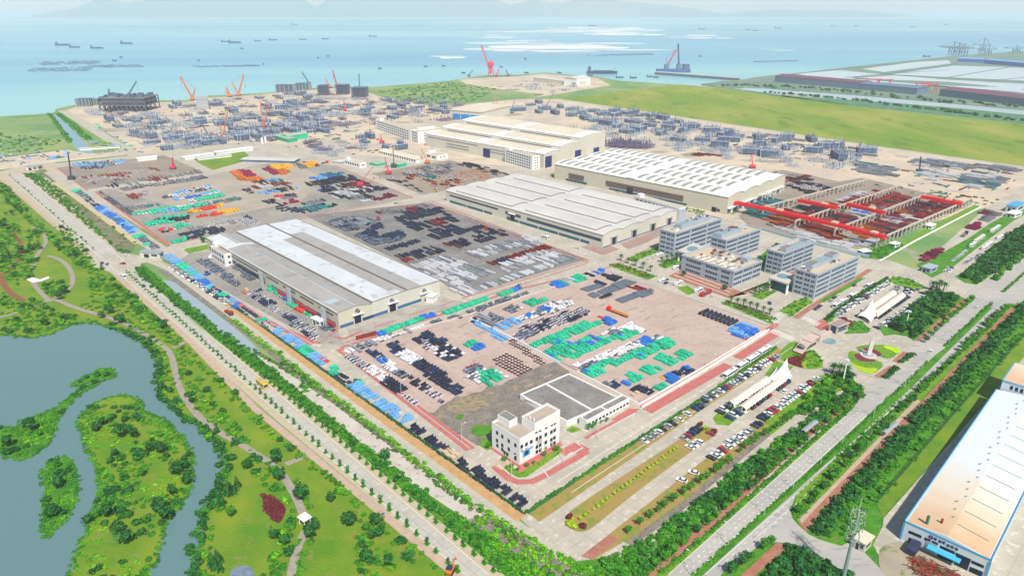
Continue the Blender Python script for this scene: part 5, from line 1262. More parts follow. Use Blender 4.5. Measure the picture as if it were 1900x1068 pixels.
y, z = fw(690,720); panel(F, 's', y-2, y+2, 0, 4.6, m_dkdoor, 'door', .15)
y, z = fw(440,600); panel(F, 's', y-5, y+5, 3.1, 3.4, M('cyan_awning', (.05,.45,.70)), 'awning', 2.6)
emb = MB(); y, z = fw(282,272)
for i in range(14):
    t0, t1 = i/14*6.283, (i+1)/14*6.283
    emb.add([(xx, y+math.cos(t)*q, z+math.sin(t)*q) for t in (t0, t1) for q in (.3, .75) for xx in (-.15, -.05)], [(0,4,6,2),(1,3,7,5),(2,6,7,3),(0,1,5,4)])
emb.build('emblem', M('purple_blue_sign', (.06,.03,.20)), F.root)
for t, p_ in enumerate(((348,298),(408,330),(465,350),(523,388),(583,412),(640,438))):
    y, z = fw(*p_); g = MB(); k = .52
    g.box(-.12, y-k, z+k*.55, -.02, y+k, z+k*.8); g.box(-.12, y-.1, z-k, -.02, y+.1, z+k); g.box(-.12, y-k*.9, z-k, -.02, y+k*.9, z-k*.75); g.box(-.12, y-k*.7, z-.1, -.02, y+k*.7, z+.1)
    if t % 2: g.box(-.12, y-k*.9, z-k*.6, -.02, y-k*.65, z+k*.5)
    else: g.box(-.12, y+k*.6, z-k*.7, -.02, y+k*.85, z+k*.4)
    g.build('sign_character', MATS['dark_blue_sign'], F.root)
M('brown_coil2', (.16,.09,.05)); p = P(1692,1022); q_ = MB(); rbox(q_, 0, 0, 0, 6, 3.2, 3, .3); o_ = q_.build('container', m_navy); o_.location = (p.x, p.y, .1); o_.rotation_euler = (0, 0, TH); tag(o_, 'dark blue covered container by the factory wall', 'container')
rz_ = random.Random(4)
for i_ in range(26):
    x_, y_ = rz_.uniform(1695, 1775), 0; y_ = 1034+(x_-1695)*.42+rz_.uniform(0, 26); p = P(x_, y_); mb = MB()
    for k in range(6): a_ = rz_.uniform(0, 3.1); c_ = Vector((rz_.uniform(-1.5,1.5), rz_.uniform(-1.5,1.5), .3+k*.15)); d_2 = Vector((math.cos(a_), math.sin(a_), rz_.uniform(-.1,.1)))*rz_.uniform(1, 3); mb.bar(c_-d_2, c_+d_2, .12, 4)
    rbox(mb, 0, 0, 0, rz_.uniform(1,2.5), rz_.uniform(1,2), rz_.uniform(.4,1.2), .2)
    o_ = mb.build('scrap_heap', m_rust if i_ % 3 else MATS['brown_coil2']); o_.location = (p.x, p.y, .15); tag(o_, f'rusty scrap steel heap before the factory front, {ordn(i_+1)} counted at random'.replace(' counted at random', ' of them from the wall'), 'scrap heap', 'rusty scrap heaps before the factory')
for q, r_, hgt_ in (((1275,740),.5,4.2), ((1365,742),.4,3.0)): x, y = F.lx(1340+q[0]/3.359, 750+q[1]/3.359, hz_+1); MB().bar((x,y,hz_), (x,y,hz_+hgt_), r_, 8).build('chimney', m_rust if r_ < .5 else M('green_flue', (.06,.16,.10)), F.root)
for k in range(22):
    x, y = 12+k*5.2, Lb*(.55+.03*((k*7) % 3)); MB().bar((x,y,hz_+1.2),(x,y,hz_+2.0),.22,8,r2=.34).build('roof_vent', m_steel, F.root)
# taller blue block behind it
F = Frame(a + F.ex*(Wb+1.2) + F.ey*(Lb-34), a + F.ex*(Wb+40) + F.ey*(Lb-34), a + F.ex*(Wb+1.2) + F.ey*(Lb-1), 'factory_block', 'taller pale blue factory block cut by the right edge', 'factory', world=True)
MB().box(0,0,-.2,24,33,12.5).build('wall', m_fac, F.root); MB().box(-.3,-.3,12.5,24.3,33.3,12.9).build('trim', m_facb, F.root); MB().box(.2,.2,12.9,23.8,32.8,13.0).build('roof', m_rr, F.root)
windows(F, 's', [(3+k*2.0, 9.3) for k in range(14)], 1.2, 2.0, m_dkdoor); windows(F, 's', [(3+k*2.0, 4) for k in range(14)], 1.4, 2.4, m_glass)

# ================================================================ STORED GOODS
PR = {}
def proto(key, desc, name, mats, builders, cat, smooth_=False):
    obs = []
    for b in builders:
        mb = MB(); b(mb); o = mb.build(name, mats, smooth=smooth_); COL.objects.unlink(o); obs.append(o.data); bpy.data.objects.remove(o)
    PR[key] = dict(desc=desc, name=name, meshes=obs, cat=cat, pl=[])
def tarp(seed, a=2.3, b=4.6, c=1.6):
    def f(mb):
        r = random.Random(seed)
        rbox(mb, 0, 0, 0, a, b, c*r.uniform(.7, 1.1), .35, sag=r.uniform(0, .3))
        rbox(mb, r.uniform(-.3,.3), r.uniform(-1,1), 0, a*.8, b*.45, c*r.uniform(1.05, 1.3), .35)
        for k in range(3): y = -b/2 + b*(k+.7)/3.6; mb.box(-a/2-.04, y-.04, .1, a/2+.04, y+.04, c*.72)
    return f
for key, d, m in (('tg','green tarpaulin pile',m_tgreen), ('tb','blue tarpaulin pile',m_tblue), ('tl','light blue tarpaulin pile',m_tlblue), ('tr','red tarpaulin pile',m_tred), ('ty','yellow painted pile',m_yel), ('to','orange tarpaulin pile',m_orange), ('tm','magenta steel pile',m_mag)):
    proto(key, d, d.replace(' ', '_'), m, [tarp(i) for i in range(3)], 'tarpaulin pile' if 'tarp' in d else 'steel pile')
def white(seed):
    def f(mb):
        r = random.Random(seed); mb.box(-1,-1,0,1,1,.18,1)
        for x, y in ((-.5,-.5),(.5,-.5),(-.5,.5),(.5,.5)):
            if r.random() < .9: rbox(mb, x, y, .18, .86, .86, r.uniform(.5, 1.0), .16)
    return f
proto('w', 'white wrapped pallet load', 'wrapped_pallet', [m_twhite, m_navy], [white(i) for i in range(4)], 'pallet load')
proto('cr', 'cream crate', 'cream_crate', [M('cream_crate_wood', (.55,.42,.28)), m_gut], [lambda mb: (rbox(mb,0,0,0,2,2.2,1.1,.1), mb.box(-1.02,-.1,.1,1.02,.1,.8,1))], 'crate')
proto('or', 'orange steel bundle', 'orange_bundle', [m_orange, m_gut], [lambda mb: [mb.bar((k*.4-.8,-2,.3+.1*(k%2)),(k*.4-.8,2,.3),.22,6) for k in range(5)]], 'steel bundle')
def spool(seed):
    def f(mb):
        r = random.Random(seed); mb.box(-1.1,-1.1,0,1.1,-.9,.3,1); mb.box(-1.1,.9,0,1.1,1.1,.3,1)
        for k in range(4):
            x = -.85+k*.56; z = .55+.35*(k % 2)*r.random(); R_ = r.uniform(.2,.3)
            mb.bar((x,-1.2,z),(x,1.2,z),R_,8); mb.bar((x,-1.28,z),(x,-1.14,z),R_*1.5,8,1); mb.bar((x,1.14,z),(x,1.28,z),R_*1.5,8,1)
            if r.random() < .5: mb.bar((x,.2,z),(x+r.uniform(-.3,.3),.2,z+.9),R_*.9,8); mb.bar((x,.2,z+.8),(x,.2,z+.95),R_*1.4,8,1)
    return f
proto('k', 'black flanged pipe rack', 'pipe_spool_rack', [m_black, m_navy], [spool(i) for i in range(4)], 'pipe rack')
proto('bk', 'dark blue pipe rack', 'blue_pipe_rack', [M('ink_blue_steel', (.02,.045,.12), rnd=.3), m_black], [spool(i+9) for i in range(4)], 'pipe rack')
proto('g', 'grey flanged pipe rack', 'grey_pipe_rack', [M('blue_grey_pipe', (.20,.24,.31), rnd=.35), m_black], [spool(i+20) for i in range(4)], 'pipe rack')
proto('p', 'purple grey pipe rack', 'purple_pipe_rack', [M('purple_grey_pipe', (.14,.11,.17), rnd=.35), m_twhite], [spool(i+30) for i in range(4)], 'pipe rack')
proto('c', 'brown coil with white top', 'coil', [M('brown_coil', (.13,.06,.05), rnd=.2), m_twhite], [lambda mb: (mb.bar((0,0,0),(0,0,1.0),.72,10,0), mb.bar((0,0,1.0),(0,0,1.12),.45,10,1))], 'coil')
def beams(seed, L=9, w_=.42, n=3, lay=2, gap=.12):
    def f(mb):
        r = random.Random(seed); W_ = n*w_+(n-1)*gap
        for k in (-L*.3, L*.3): mb.box(-W_/2-.1, k-.1, 0, W_/2+.1, k+.1, .2, 1)
        for z in range(lay):
            for i in range(n):
                if z and r.random() < .15: continue
                x = -W_/2+i*(w_+gap); j = r.uniform(-.25,.25); z0 = .2+z*(w_+.08)
                mb.box(x, -L/2+j, z0, x+w_, L/2+j, z0+.07); mb.box(x+w_*.4, -L/2+j, z0+.07, x+w_*.6, L/2+j, z0+w_-.07); mb.box(x, -L/2+j, z0+w_-.07, x+w_, L/2+j, z0+w_)
    return f
for key, d, m in (('n','navy steel beam stack',m_navy), ('nr','rust brown beam stack',m_rust), ('nw','white primed beam stack',m_twhite), ('ng','grey steel beam stack',M('grey_primed_steel', (.30,.32,.36), rnd=.3)), ('no','orange primed beam stack',m_orange), ('nm','dark magenta beam stack',m_mag), ('nt','teal primed beam stack',M('teal_primed_steel', (.05,.24,.28), rnd=.2))):
    proto(key, d, d.replace(' ', '_'), [m, m_gut], [beams(i, L=l_) for i, l_ in enumerate((8, 9.5, 7, 9))], 'beam stack')
def module(seed):
    def f(mb):
        r = random.Random(seed); L = r.uniform(16, 24); W_ = 9; H_ = r.uniform(6, 9)
        for k in range(5): 
            for y in (-W_/2, 0, W_/2): mb.bar((-L/2+k*L/4, y, 0), (-L/2+k*L/4, y, H_+r.choice([0, 0, 4])), .28, 4, 1 if r.random() < .5 else 0)
        for z in (H_*.4, H_*.7, H_):
            mb.box(-L/2, -W_/2-.2, z-.5, L/2, -W_/2+.1, z); mb.box(-L/2, W_/2-.1, z-.5, L/2, W_/2+.2, z)
        mb.box(-L/2, -W_/2, 1.2, L/2, W_/2, H_*.72)
        for k in range(6): y = -W_/2+.5+k*1.5; mb.bar((-L/2-.4, y, H_*.8), (L/2+.4, y, H_*.8), .35, 6, k % 2)
    return f
proto('mo', 'blue grey pipe rack module', 'steel_module', [m_bluest, M('white_steel', (.62,.66,.72))], [module(i) for i in range(5)], 'steel module')
def lattice(seed):
    def f(mb):
        r = random.Random(seed); 
        for i in range(5):
            for j in range(4): mb.bar((i*4-8, j*4-6, 0), (i*4-8, j*4-6, r.uniform(3, 8)), .22, 4, (i+j) % 2)
        for j in range(4): mb.box(-8, j*4-6.15, .8, 8, j*4-5.85, 1.3)
        for k in range(3): mb.bar((-9, -5+k*4, 2), (9, -5+k*4+r.uniform(-2,2), 2), .4, 6)
    return f
proto('la', 'pale lattice of steel posts', 'steel_lattice', [M('pale_steel', (.38,.44,.52)), m_bluest], [lattice(i) for i in range(4)], 'steel lattice')
proto('lp', 'purple brown lattice of steel posts', 'steel_lattice', [M('purple_steel', (.16,.12,.20)), m_bluest], [lattice(i+7) for i in range(4)], 'steel lattice')
GFR = {}
def field(keys, poly, du=2.6, dv=5.2, where='', keep=.93, j=.12, rz=0.0, clump=3, wgt=None, sc=1.0, zj=.2, z=.22):
    uv = [G(*p) for p in poly]; us = [p[0] for p in uv]; vs = [p[1] for p in uv]
    nu = max(1, int((max(us)-min(us))/du)); nv = max(1, int((max(vs)-min(vs))/dv)); rr = random.Random(len(poly)*7 + int(poly[0][0]))
    row = ROFF.get(where, 0); phase = rr.random()*6
    keys = keys if isinstance(keys, list) else [keys]
    for b in range(nv+1):
        v = min(vs) + (b+.5)*dv; col = 0; hit = False
        for a in range(nu+1):
            u = min(us) + (a+.5)*du
            if not inpoly(u, v, uv): continue
            hit = True
            if rr.random() > keep: continue
            col += 1
            f = (math.sin(a/clump*1.7+phase)+math.sin(b/clump*2.3+phase*2)+math.sin((a+b)/clump+phase)+3)/6 + rr.uniform(-.12,.12)
            k = keys[max(0, min(len(keys)-1, int(f*len(keys))))]
            uu = u + rr.uniform(-j, j)*du; vv = v + rr.uniform(-j, j)*dv; p = W(uu, vv)
            PR[k]['pl'].append((p, TH+rz+rr.uniform(-.05,.05), sc*rr.uniform(1-zj*.5, 1+zj*.5), sc*rr.uniform(1-zj, 1+zj), where, row+1, col, z))
        if hit: row += 1
    ROFF[where] = row
ROFF = {}
def place_all(limit=300):
    for k, d in PR.items():
        pl = sorted(d['pl'], key=lambda q: (q[0]-CAMP).length/q[2]); n = 0; seen = {}
        for q in pl[:limit]:
            p, rz, s, zs, where, r_, c_, z = q; me = d['meshes'][n % len(d['meshes'])]; n += 1
            o = newobj(d['name'], me); o.location = (p.x, p.y, z); o.rotation_euler = (0, 0, rz); o.scale = (s, s, zs)
            lab = f"{d['desc']} {where}, {ordn(c_)} in {ordn(r_)} row"
            if len(lab.split()) > 16: lab = f"{' '.join(d['desc'].split()[-3:])} {where}, {ordn(c_)} in {ordn(r_)} row"
            if lab in seen: seen[lab] += 1
            seen[lab] = 1
            tag(o, lab, d['cat'], f"{d['desc']}s in the storage yards")
        rest = pl[limit:]
        if rest:
            ps = []
            for me in d['meshes']:
                me.calc_loop_triangles(); V = np.empty(len(me.vertices)*3); me.vertices.foreach_get('co', V); T = np.empty(len(me.loop_triangles)*3, int); me.loop_triangles.foreach_get('vertices', T)
                MI = np.array([me.polygons[t.polygon_index].material_index for t in me.loop_triangles]); ps.append((V.reshape(-1,3), T.reshape(-1,3), MI))
            Vs=[]; Fs=[]; Ms=[]; b=0
            for i, (p, rz, s, zs, *_r) in enumerate(rest):
                V, T, MI = ps[i % len(ps)]; c, s_ = math.cos(rz), math.sin(rz); q = V.copy()
                q[:,0] = (V[:,0]*c-V[:,1]*s_)*s+p.x; q[:,1] = (V[:,0]*s_+V[:,1]*c)*s+p.y; q[:,2] = V[:,2]*zs+.2; Vs.append(q); Fs.append(T+b); Ms.append(MI); b += len(V)
            V = np.concatenate(Vs); Fc = np.concatenate(Fs); me = bpy.data.meshes.new(d['name']+'s'); me.vertices.add(len(V)); me.vertices.foreach_set('co', V.astype(np.float32).ravel())
            me.loops.add(Fc.size); me.loops.foreach_set('vertex_index', Fc.astype(np.int32).ravel()); me.polygons.add(len(Fc)); me.polygons.foreach_set('loop_start', np.arange(0, Fc.size, 3, dtype=np.int32))
            for mm in d['meshes'][0].materials: me.materials.append(mm)
            me.polygons.foreach_set('material_index', np.concatenate(Ms).astype(np.int32)); me.update(calc_edges=True); tag(newobj(d['name']+'s', me), kind='stuff')
WA = 'near the left kerb of the pink yard'
QP = dict(du=2.7, dv=2.7)
# --- left half of the pink gravel yard
field(['p','bk'], [(637,662),(654,657),(688,678),(673,687)], **QP, where='at the far left corner of pink yard')
field('w', [(673,687),(690,677),(725,702),(709,711)], 2.3, 2.3, 'in outer column beside left kerb')
field('k', [(708,712),(724,700),(752,722),(735,732)], 2.4, 2.4, 'in neat grid beside left kerb', keep=1, j=.03)
field(['k','p'], [(742,736),(754,733),(777,749),(769,754)], **QP, where='past the neat grid')
field(['k','p','bk'], [(679,655),(696,649),(716,664),(701,669)], **QP, where='at head of second column')
field('tb', [(701,669),(713,664),(721,672),(707,676)], 2.6, 3.5, 'in second column', sc=.7)
field('w', [(707,677),(721,671),(745,687),(729,694)], 2.3, 2.3, 'in middle of second column')
field(['k','g','or'], [(728,693),(744,684),(756,697),(746,703)], **QP, where='at foot of second column')
field(['k','bk'], [(754,703),(764,697),(797,719),(783,727)], **QP, where='in the lower loose column', keep=.8)
field(['p','g','w'], [(782,725),(796,719),(828,744),(819,750)], **QP, where='at the tail of the loose column', keep=.8)
field('bk', [(718,642),(736,636),(755,651),(733,660)], **QP, where='at head of the wide column')
field('w', [(732,660),(754,650),(785,668),(762,678)], 2.3, 2.3, 'in the wide middle column')
field(['bk','k','bk'], [(760,676),(784,666),(822,690),(858,722),(848,733),(824,723),(797,705)], **QP, where='in the wide dark column', keep=.95)
field(['bk','k','w'], [(764,631),(796,615),(812,624),(779,640)], **QP, where='in far dark cluster of pink yard')
field(['bk','k','p','w'], [(785,634),(811,625),(835,631),(807,653),(790,650)], **QP, where='in the second dark cluster')
field(['w','bk','k','w','bk'], [(800,655),(831,641),(870,655),(830,673)], **QP, where='in the third mixed cluster')
field('nw', [(787,634),(793,633),(812,647),(803,651)], 2, 5, 'on the dark cluster of pink yard', sc=.6)
field('tg', [(859,638),(877,631),(888,638),(869,646)], 2.6, 5.4, 'in the lone green and blue block', keep=1, j=.02)
field('tb', [(869,646),(888,638),(902,645),(883,653)], 2.6, 5.4, 'in the lone green and blue block', keep=1, j=.02)
field(['g','w','g'], [(858,692),(886,678),(900,684),(892,702),(888,714)], **QP, where='in grey block left of green block')
field('tr', [(864,684),(886,675),(890,677),(868,686)], 2.6, 2.6, 'on grey block', sc=.5)
field(['tg'], [(884,692),(910,684),(940,702),(908,718),(892,708)], 2.6, 4.2, 'in green block left of the coils', sc=.85)
field(['g','w'], [(912,684),(925,688),(945,701),(940,704)], **QP, where='right of green block', keep=.7)
field('c', [(908,668),(944,655),(990,686),(958,698)], 2.3, 2.3, 'in the brown coil block', keep=1, j=.02)
field('c', [(940,634),(950,629),(1014,672),(1004,679)], 2.2, 2.2, 'in coil rows beside the white wall', keep=1, j=.02)
field('tl', [(876,599),(890,596),(944,629),(932,635)], 2.6, 3.6, 'beside the white dividing wall', sc=.8)
field('k', [(874,594),(884,591),(886,598),(878,600)], **QP, where='at corner of the dividing wall')
field(['g','ng','w','w','g','tl'], [(638,653),(783,602),(785,607),(646,658)], 2.6, 2.6, 'along the far white kerb')
field(['g','w'], [(798,600),(816,592),(818,596),(801,602)], **QP, where='along the far white kerb')
field('g', [(829,590),(859,585),(858,590),(833,594)], **QP, where='along the far white kerb')
field('g', [(869,577),(958,548),(962,552),(872,583)], 2.6, 2.6, 'in long grey row by the kerb')
field('g', [(968,545),(978,540),(981,544),(970,549)], **QP, where='by the yard entrance')
RT = 'in long row beside the white warehouse road'
field('tb', [(700,622),(707,613),(714,615),(708,624)], 2.3, 5, RT, keep=1)
field('tg', [(708,612),(783,588),(787,595),(713,620)], 2.2, 5.6, RT, keep=1, j=.05)
field('tb', [(783,589),(802,582),(806,588),(787,594)], 2.2, 5.6, RT, keep=1)
field('tg', [(803,582),(902,551),(911,556),(808,588)], 2.2, 5.6, RT, keep=1, j=.05)
field(['tg','tb','tg'], [(926,547),(964,532),(970,537),(930,551)], 2.4, 5, RT, keep=1)
# --- right half of the pink yard
field(['tb','tg'], [(1017,528),(1036,519),(1056,528),(1038,536)], 2.6, 5.2, 'at the far corner of pink yard')
field('nw', [(1040,519),(1054,514),(1066,523),(1054,527)], 2.8, 8, 'between green piles at far corner')
field('tg', [(1057,516),(1074,510),(1086,519),(1066,528)], 2.6, 5.2, 'at the far corner of pink yard')
field(['nw','tb','nw','n'], [(1084,509),(1110,500),(1128,505),(1102,515)], 2.2, 8, 'at pink yard far kerb')
field('n', [(1118,513),(1135,508),(1154,518),(1138,523)], 2.4, 8, 'beside the slate plates')
field('n', [(1103,524),(1115,521),(1122,527),(1108,531)], 2.4, 6, 'between the slate plates')
field('nr', [(1170,534),(1190,530),(1198,536),(1182,540)], 3.4, 5, 'beside the slate plates')
field('k', [(1113,551),(1131,545),(1135,548),(1117,556)], **QP, where='in small row before slate plates')
field('tg', [(970,561),(985,554),(1014,552),(1014,559),(985,569)], 2.6, 4.6, 'in small far green block', sc=.9)
field(['g','ng','g'], [(883,589),(912,582),(934,592),(906,604)], **QP, where='in grey block by wall corner')
field(['g','w'], [(935,575),(950,569),(970,571),(962,577),(946,581)], **QP, where='in small grey block at far side')
field(['w','g','w','w'], [(944,597),(985,580),(1023,562),(1060,559),(1064,566),(1000,589),(950,600)], 2.4, 2.4, 'in the far white and grey band')
field('tb', [(973,585),(984,582),(986,587),(976,590)], 2.6, 3, 'in the far white band'); field('tb', [(1003,573),(1015,570),(1021,577),(1010,579)], 2.6, 3, 'in the far white band')
field(['tg','tg','tl'], [(918,605),(952,593),(970,599),(934,613)], 2.6, 4.6, 'in green block by wall top', sc=.9)
field(['p','k','p','g'], [(950,626),(968,617),(962,612),(985,601),(1020,590),(1060,577),(1085,572),(1097,582),(1050,600),(1010,617),(969,633)], 2.5, 2.5, 'in the purple black band')
field(['tg','tg','tg','tg','tb'], [(987,644),(1016,629),(1048,614),(1102,594),(1119,600),(1081,617),(1021,639),(998,649)], 2.6, 4.8, 'in the first long green band', sc=.95)
field('tb', [(1025,633),(1036,629),(1040,635),(1028,640)], 2.6, 4, 'low end of first green band'); field('tb', [(1117,592),(1132,592),(1142,600),(1124,603)], 2.6, 4, 'by the red cloth at band end'); field('tr', [(1114,589),(1130,590),(1128,592),(1116,592)], 2.6, 3, 'at end of first green band', sc=.6)
field(['tg','tg','tg','tg','tb','tg'], [(1005,653),(1050,638),(1099,625),(1122,626),(1175,612),(1184,620),(1137,637),(1099,653),(1048,668),(1031,669)], 2.6, 4.4, 'in the second long green band', sc=.9)
field(['w','w','g'], [(1112,625),(1127,615),(1172,600),(1198,615),(1186,621),(1172,612),(1142,620)], 2.2, 2.2, 'in white block behind second band')
field(['w','w','w','g'], [(1064,679),(1110,661),(1162,638),(1190,634),(1203,640),(1137,664),(1081,688)], 2.2, 2.2, 'in the long white band')
field(['w','g'], [(1207,629),(1218,623),(1240,629),(1225,635)], 2.2, 2.2, 'in small far white block')
field('tb', [(1184,633),(1203,627),(1217,637),(1199,645)], 2.6, 4.6, 'in blue block over third band', keep=1)
field(['tg','tg','tg','tg'], [(1081,691),(1122,672),(1152,662),(1182,652),(1205,644),(1215,655),(1182,667),(1137,678),(1096,701)], 2.6, 4.4, 'in the third long green band', sc=.95)
field('tb', [(1078,688),(1084,685),(1092,693),(1087,697)], 2.6, 4, 'low end of third green band'); field('tb', [(1178,659),(1188,656),(1196,663),(1186,666)], 2.6, 4, 'below third green band')
field('tg', [(1203,644),(1213,640),(1227,649),(1214,654)], 2.6, 4.2, 'between third band and blue end'); field('tg', [(1215,638),(1238,629),(1254,639),(1234,650)], 2.6, 4.4, 'in the far right green block', keep=1)
for k, (q, wh) in enumerate((([(1214,667),(1228,660),(1259,672),(1239,678)],'in the long loose green block'), ([(1248,658),(1264,651),(1287,659),(1266,669)],'in the right loose green block'), ([(1184,687),(1203,675),(1229,686),(1208,697)],'in the square green block'), ([(1159,698),(1170,692),(1191,703),(1176,711)],'in the small lower green block'), ([(1208,717),(1220,711),(1235,717),(1223,727)],'in the lowest green block'))):
    field('tg', q, 2.6, 4.0, wh, sc=.9)
field(['bk','g'], [(1120,711),(1137,705),(1156,714),(1138,721)], **QP, where='in lower left dark heap', keep=.85); field('tb', [(1157,711),(1165,709),(1167,714),(1160,715)], 2.6, 3, 'lone by the dark heap')
field('k', [(1170,725),(1185,716),(1216,727),(1203,735)], 2.4, 2.4, 'in lowest dark block by corner'); field('cr', [(1169,730),(1182,727),(1184,732),(1172,735)], 2.6, 2.6, 'at corner of the pink yard')
field('tb', [(1233,700),(1243,694),(1259,702),(1246,713)], 2.6, 3.4, 'by the front wall'); field('ty', [(1226,699),(1234,696),(1236,703),(1229,705)], 2.4, 2.6, 'by the front wall', sc=.6); field(['k'], [(1244,693),(1252,689),(1264,697),(1256,701)], 2.4, 2.4, 'by the front wall')
field(['bk','tb','bk'], [(1257,687),(1268,682),(1285,687),(1273,697)], 2.5, 2.6, 'near the front wall')
field(['tl','tb','tl'], [(1342,615),(1375,600),(1411,614),(1379,630)], 2.7, 4.4, 'in blue block at right corner', sc=.95); field('tr', [(1379,630),(1386,627),(1388,631),(1382,632)], 2.5, 3, 'beside the right blue block', sc=.6)
for k, q in enumerate(((1086,533,1100,546), )): pass
# --- rows along the perimeter road
PR_ = 'on the left perimeter road'
def roadrow(keys, a, b, w_=3.5, wh=PR_, **kw):
    A_, B_ = P(*a), P(*b); ua, va = A_.dot(UB), A_.dot(UA); ub, vb = B_.dot(UB), B_.dot(UA); q = []
    for (u, v) in ((ua-w_, va), (ub-w_, vb), (ub+w_, vb), (ua+w_, va)): p = W(u, v); q.append(proj((p.x, p.y, 0)))
    field(keys, q, where=wh, **kw)
TL = dict(du=3.2, dv=2.5, keep=.86, rz=math.pi/2, sc=.78)
for keys, a, b, w_ in ((['tg','tg','tl'], (312,475), (366,514), 3.4), (['tb','tl','g'], (366,514), (390,534), 3.4), (['tl','bk','tg','tl'], (390,534), (432,562), 3.6), (['tb','bk'], (434,565), (478,590), 3.4), (['p','tg','g'], (480,594), (505,610), 3.0), ('tl', (509,612), (526,620), 3.2), ('tl', (528,624), (562,646), 3.6), ('tg', (555,645), (578,660), 3.4), (['tg','tl'], (578,660), (604,676), 3.4), ('tr', (595,665), (606,674), 2.0), (['tg','cr'], (612,684), (634,694), 3.4), (['tb','k'], (626,698), (646,709), 3.2), (['tg','k'], (648,706), (666,717), 3.4), ('tl', (656,716), (692,738), 3.8), (['tl','tl','tg'], (684,735), (724,760), 3.8), ('tl', (716,754), (760,782), 3.8)):
    roadrow(keys, a, b, w_*.82, **TL)
for a, b in (((763,791),(772,800)), ((775,800),(812,825)), ((812,826),(828,840)), ((850,855),(874,875)), ((880,872),(920,908)), ((912,892),(944,916)), ((954,920),(974,938))): roadrow('k', a, b, 2.4, 'near the green fence', du=2.4, dv=2.2, keep=.8)
roadrow('cr', (828,838), (850,850), 2.4, 'near the green fence', du=2.6, dv=2.6)
for keys, a, b in ((['tg','g'], (142,354), (165,370)), (['k','p'], (165,372), (184,384)), (['bk','tl','tb','g'], (184,384), (252,432)), (['tg','g'], (255,437), (292,462))): roadrow(keys, a, b, 3.6, 'on far perimeter road', du=3.4, dv=3.4, rz=math.pi/2, keep=.9)
# --- beside the warehouse
field(['g','g','p'], [(362,484),(386,482),(449,526),(436,533)], **QP, where='left of the small white office'); field(['p','g'], [(430,494),(446,492),(473,518),(461,522)], **QP, where='right of the small white office')
field(['g','w'], [(384,478),(400,468),(402,474),(392,482)], **QP, where='behind the small white office'); field(['g','g'], [(446,484),(454,480),(474,496),(466,500)], **QP, where='tight against warehouse side'); field('tg', [(470,503),(485,500),(500,512),(486,516)], 2.6, 5, 'tight against warehouse side')
field(['bk','p','k'], [(455,544),(482,539),(520,573),(507,580)], **QP, where='in inner block below crossing'); field(['g','p','bk'], [(513,582),(536,578),(596,625),(582,634)], **QP, where='in long block inside left kerb')
field(['or','cr'], [(450,538),(462,534),(466,541),(453,546)], **QP, where='at the inner block head')
field(['tg','tl','tg'], [(493,533),(508,523),(528,539),(513,549)], 2.6, 4.8, 'along warehouse side wall'); field(['bk','p'], [(514,549),(528,541),(542,554),(526,558)], **QP, where='along warehouse side wall'); field(['tl','tb','tg'], [(527,557),(541,551),(558,568),(543,574)], 2.6, 4.8, 'lower along warehouse side wall')
field('tr', [(550,575),(561,569),(569,576),(558,582)], 2.6, 4.2, 'along warehouse side wall'); field(['tg','tr','k'], [(560,580),(572,577),(585,586),(578,592)], 2.6, 3, 'by the white hut', sc=.7); field(['k','g'], [(594,606),(607,603),(620,614),(605,617)], **QP, where='below the white hut')
# --- dark grey beam yard
BM = dict(du=2.9, dv=9.4, keep=.92)
D2 = 'in the dark beam yard'
for i, q in enumerate(([(735,401),(773,389),(820,386),(824,394),(779,405),(746,414),(730,411)], [(748,418),(766,412),(784,413),(803,421),(779,429),(766,427)], [(784,411),(818,407),(832,415),(807,420)], [(815,404),(834,397),(856,410),(842,414)], [(785,435),(821,422),(845,418),(871,427),(842,439),(811,445)],
        [(820,451),(856,441),(871,449),(870,456),(848,463)], [(898,431),(912,424),(936,428),(937,440),(923,437)], [(707,460),(741,451),(771,443),(784,450),(752,458),(721,466)], [(750,466),(794,456),(809,460),(827,466),(800,475),(776,481),(763,475)], [(726,473),(746,469),(768,484),(751,488)], [(866,440),(889,430),(901,434),(921,443),(893,452)])):
    field(['n','n','n','n','nr'], q, **BM, where=f'in {ordn(i+1)} dark yard cluster')
field(['ng','nr','ng'], [(700,395),(747,386),(792,378),(794,384),(752,391),(704,401)], **BM, where='along far kerb of beam yard')
field(['nr','n'], [(868,427),(894,418),(909,421),(883,428)], **BM, where='near red machine in beam yard')
for i, q in enumerate(([(760,491),(828,476),(865,487),(826,500),(798,512)], [(862,469),(910,452),(975,436),(1012,451),(985,461),(940,462),(891,481)], [(925,496),(960,481),(1030,462),(1046,471),(960,499),(935,504)], [(796,516),(841,495),(884,492),(913,505),(916,509),(836,533),(818,520)], [(841,539),(940,512),(1026,477),(1077,477),(975,513),(940,524),(856,548)])):
    field(['nw','nw','ng','nw'], q, 2.5, 8.8, f'in {ordn(i+1)} pale yard cluster', keep=.92, sc=.95)
field(['n','nr','n'], [(902,486),(960,467),(1012,452),(1022,459),(960,481),(915,493)], **BM, where='between pale clusters of beam yard')
field(['bk','g','ng','bk'], [(601,412),(657,402),(678,404),(697,412),(662,428),(637,428)], **QP, where='behind warehouse ridge', keep=.85); field(['bk'], [(687,419),(707,414),(712,424),(692,428)], **QP, where='in round dark heap'); field(['bk','g'], [(657,438),(682,426),(703,434),(672,443)], **QP, where='behind warehouse eave'); field(['bk','g'], [(672,446),(743,428),(753,437),(743,446),(695,456)], **QP, where='in fan shaped heap')
field(['or','cr'], [(820,498),(848,490),(850,494),(824,504)], 3.4, 3.4, 'between pale clusters of beam yard', keep=.6)
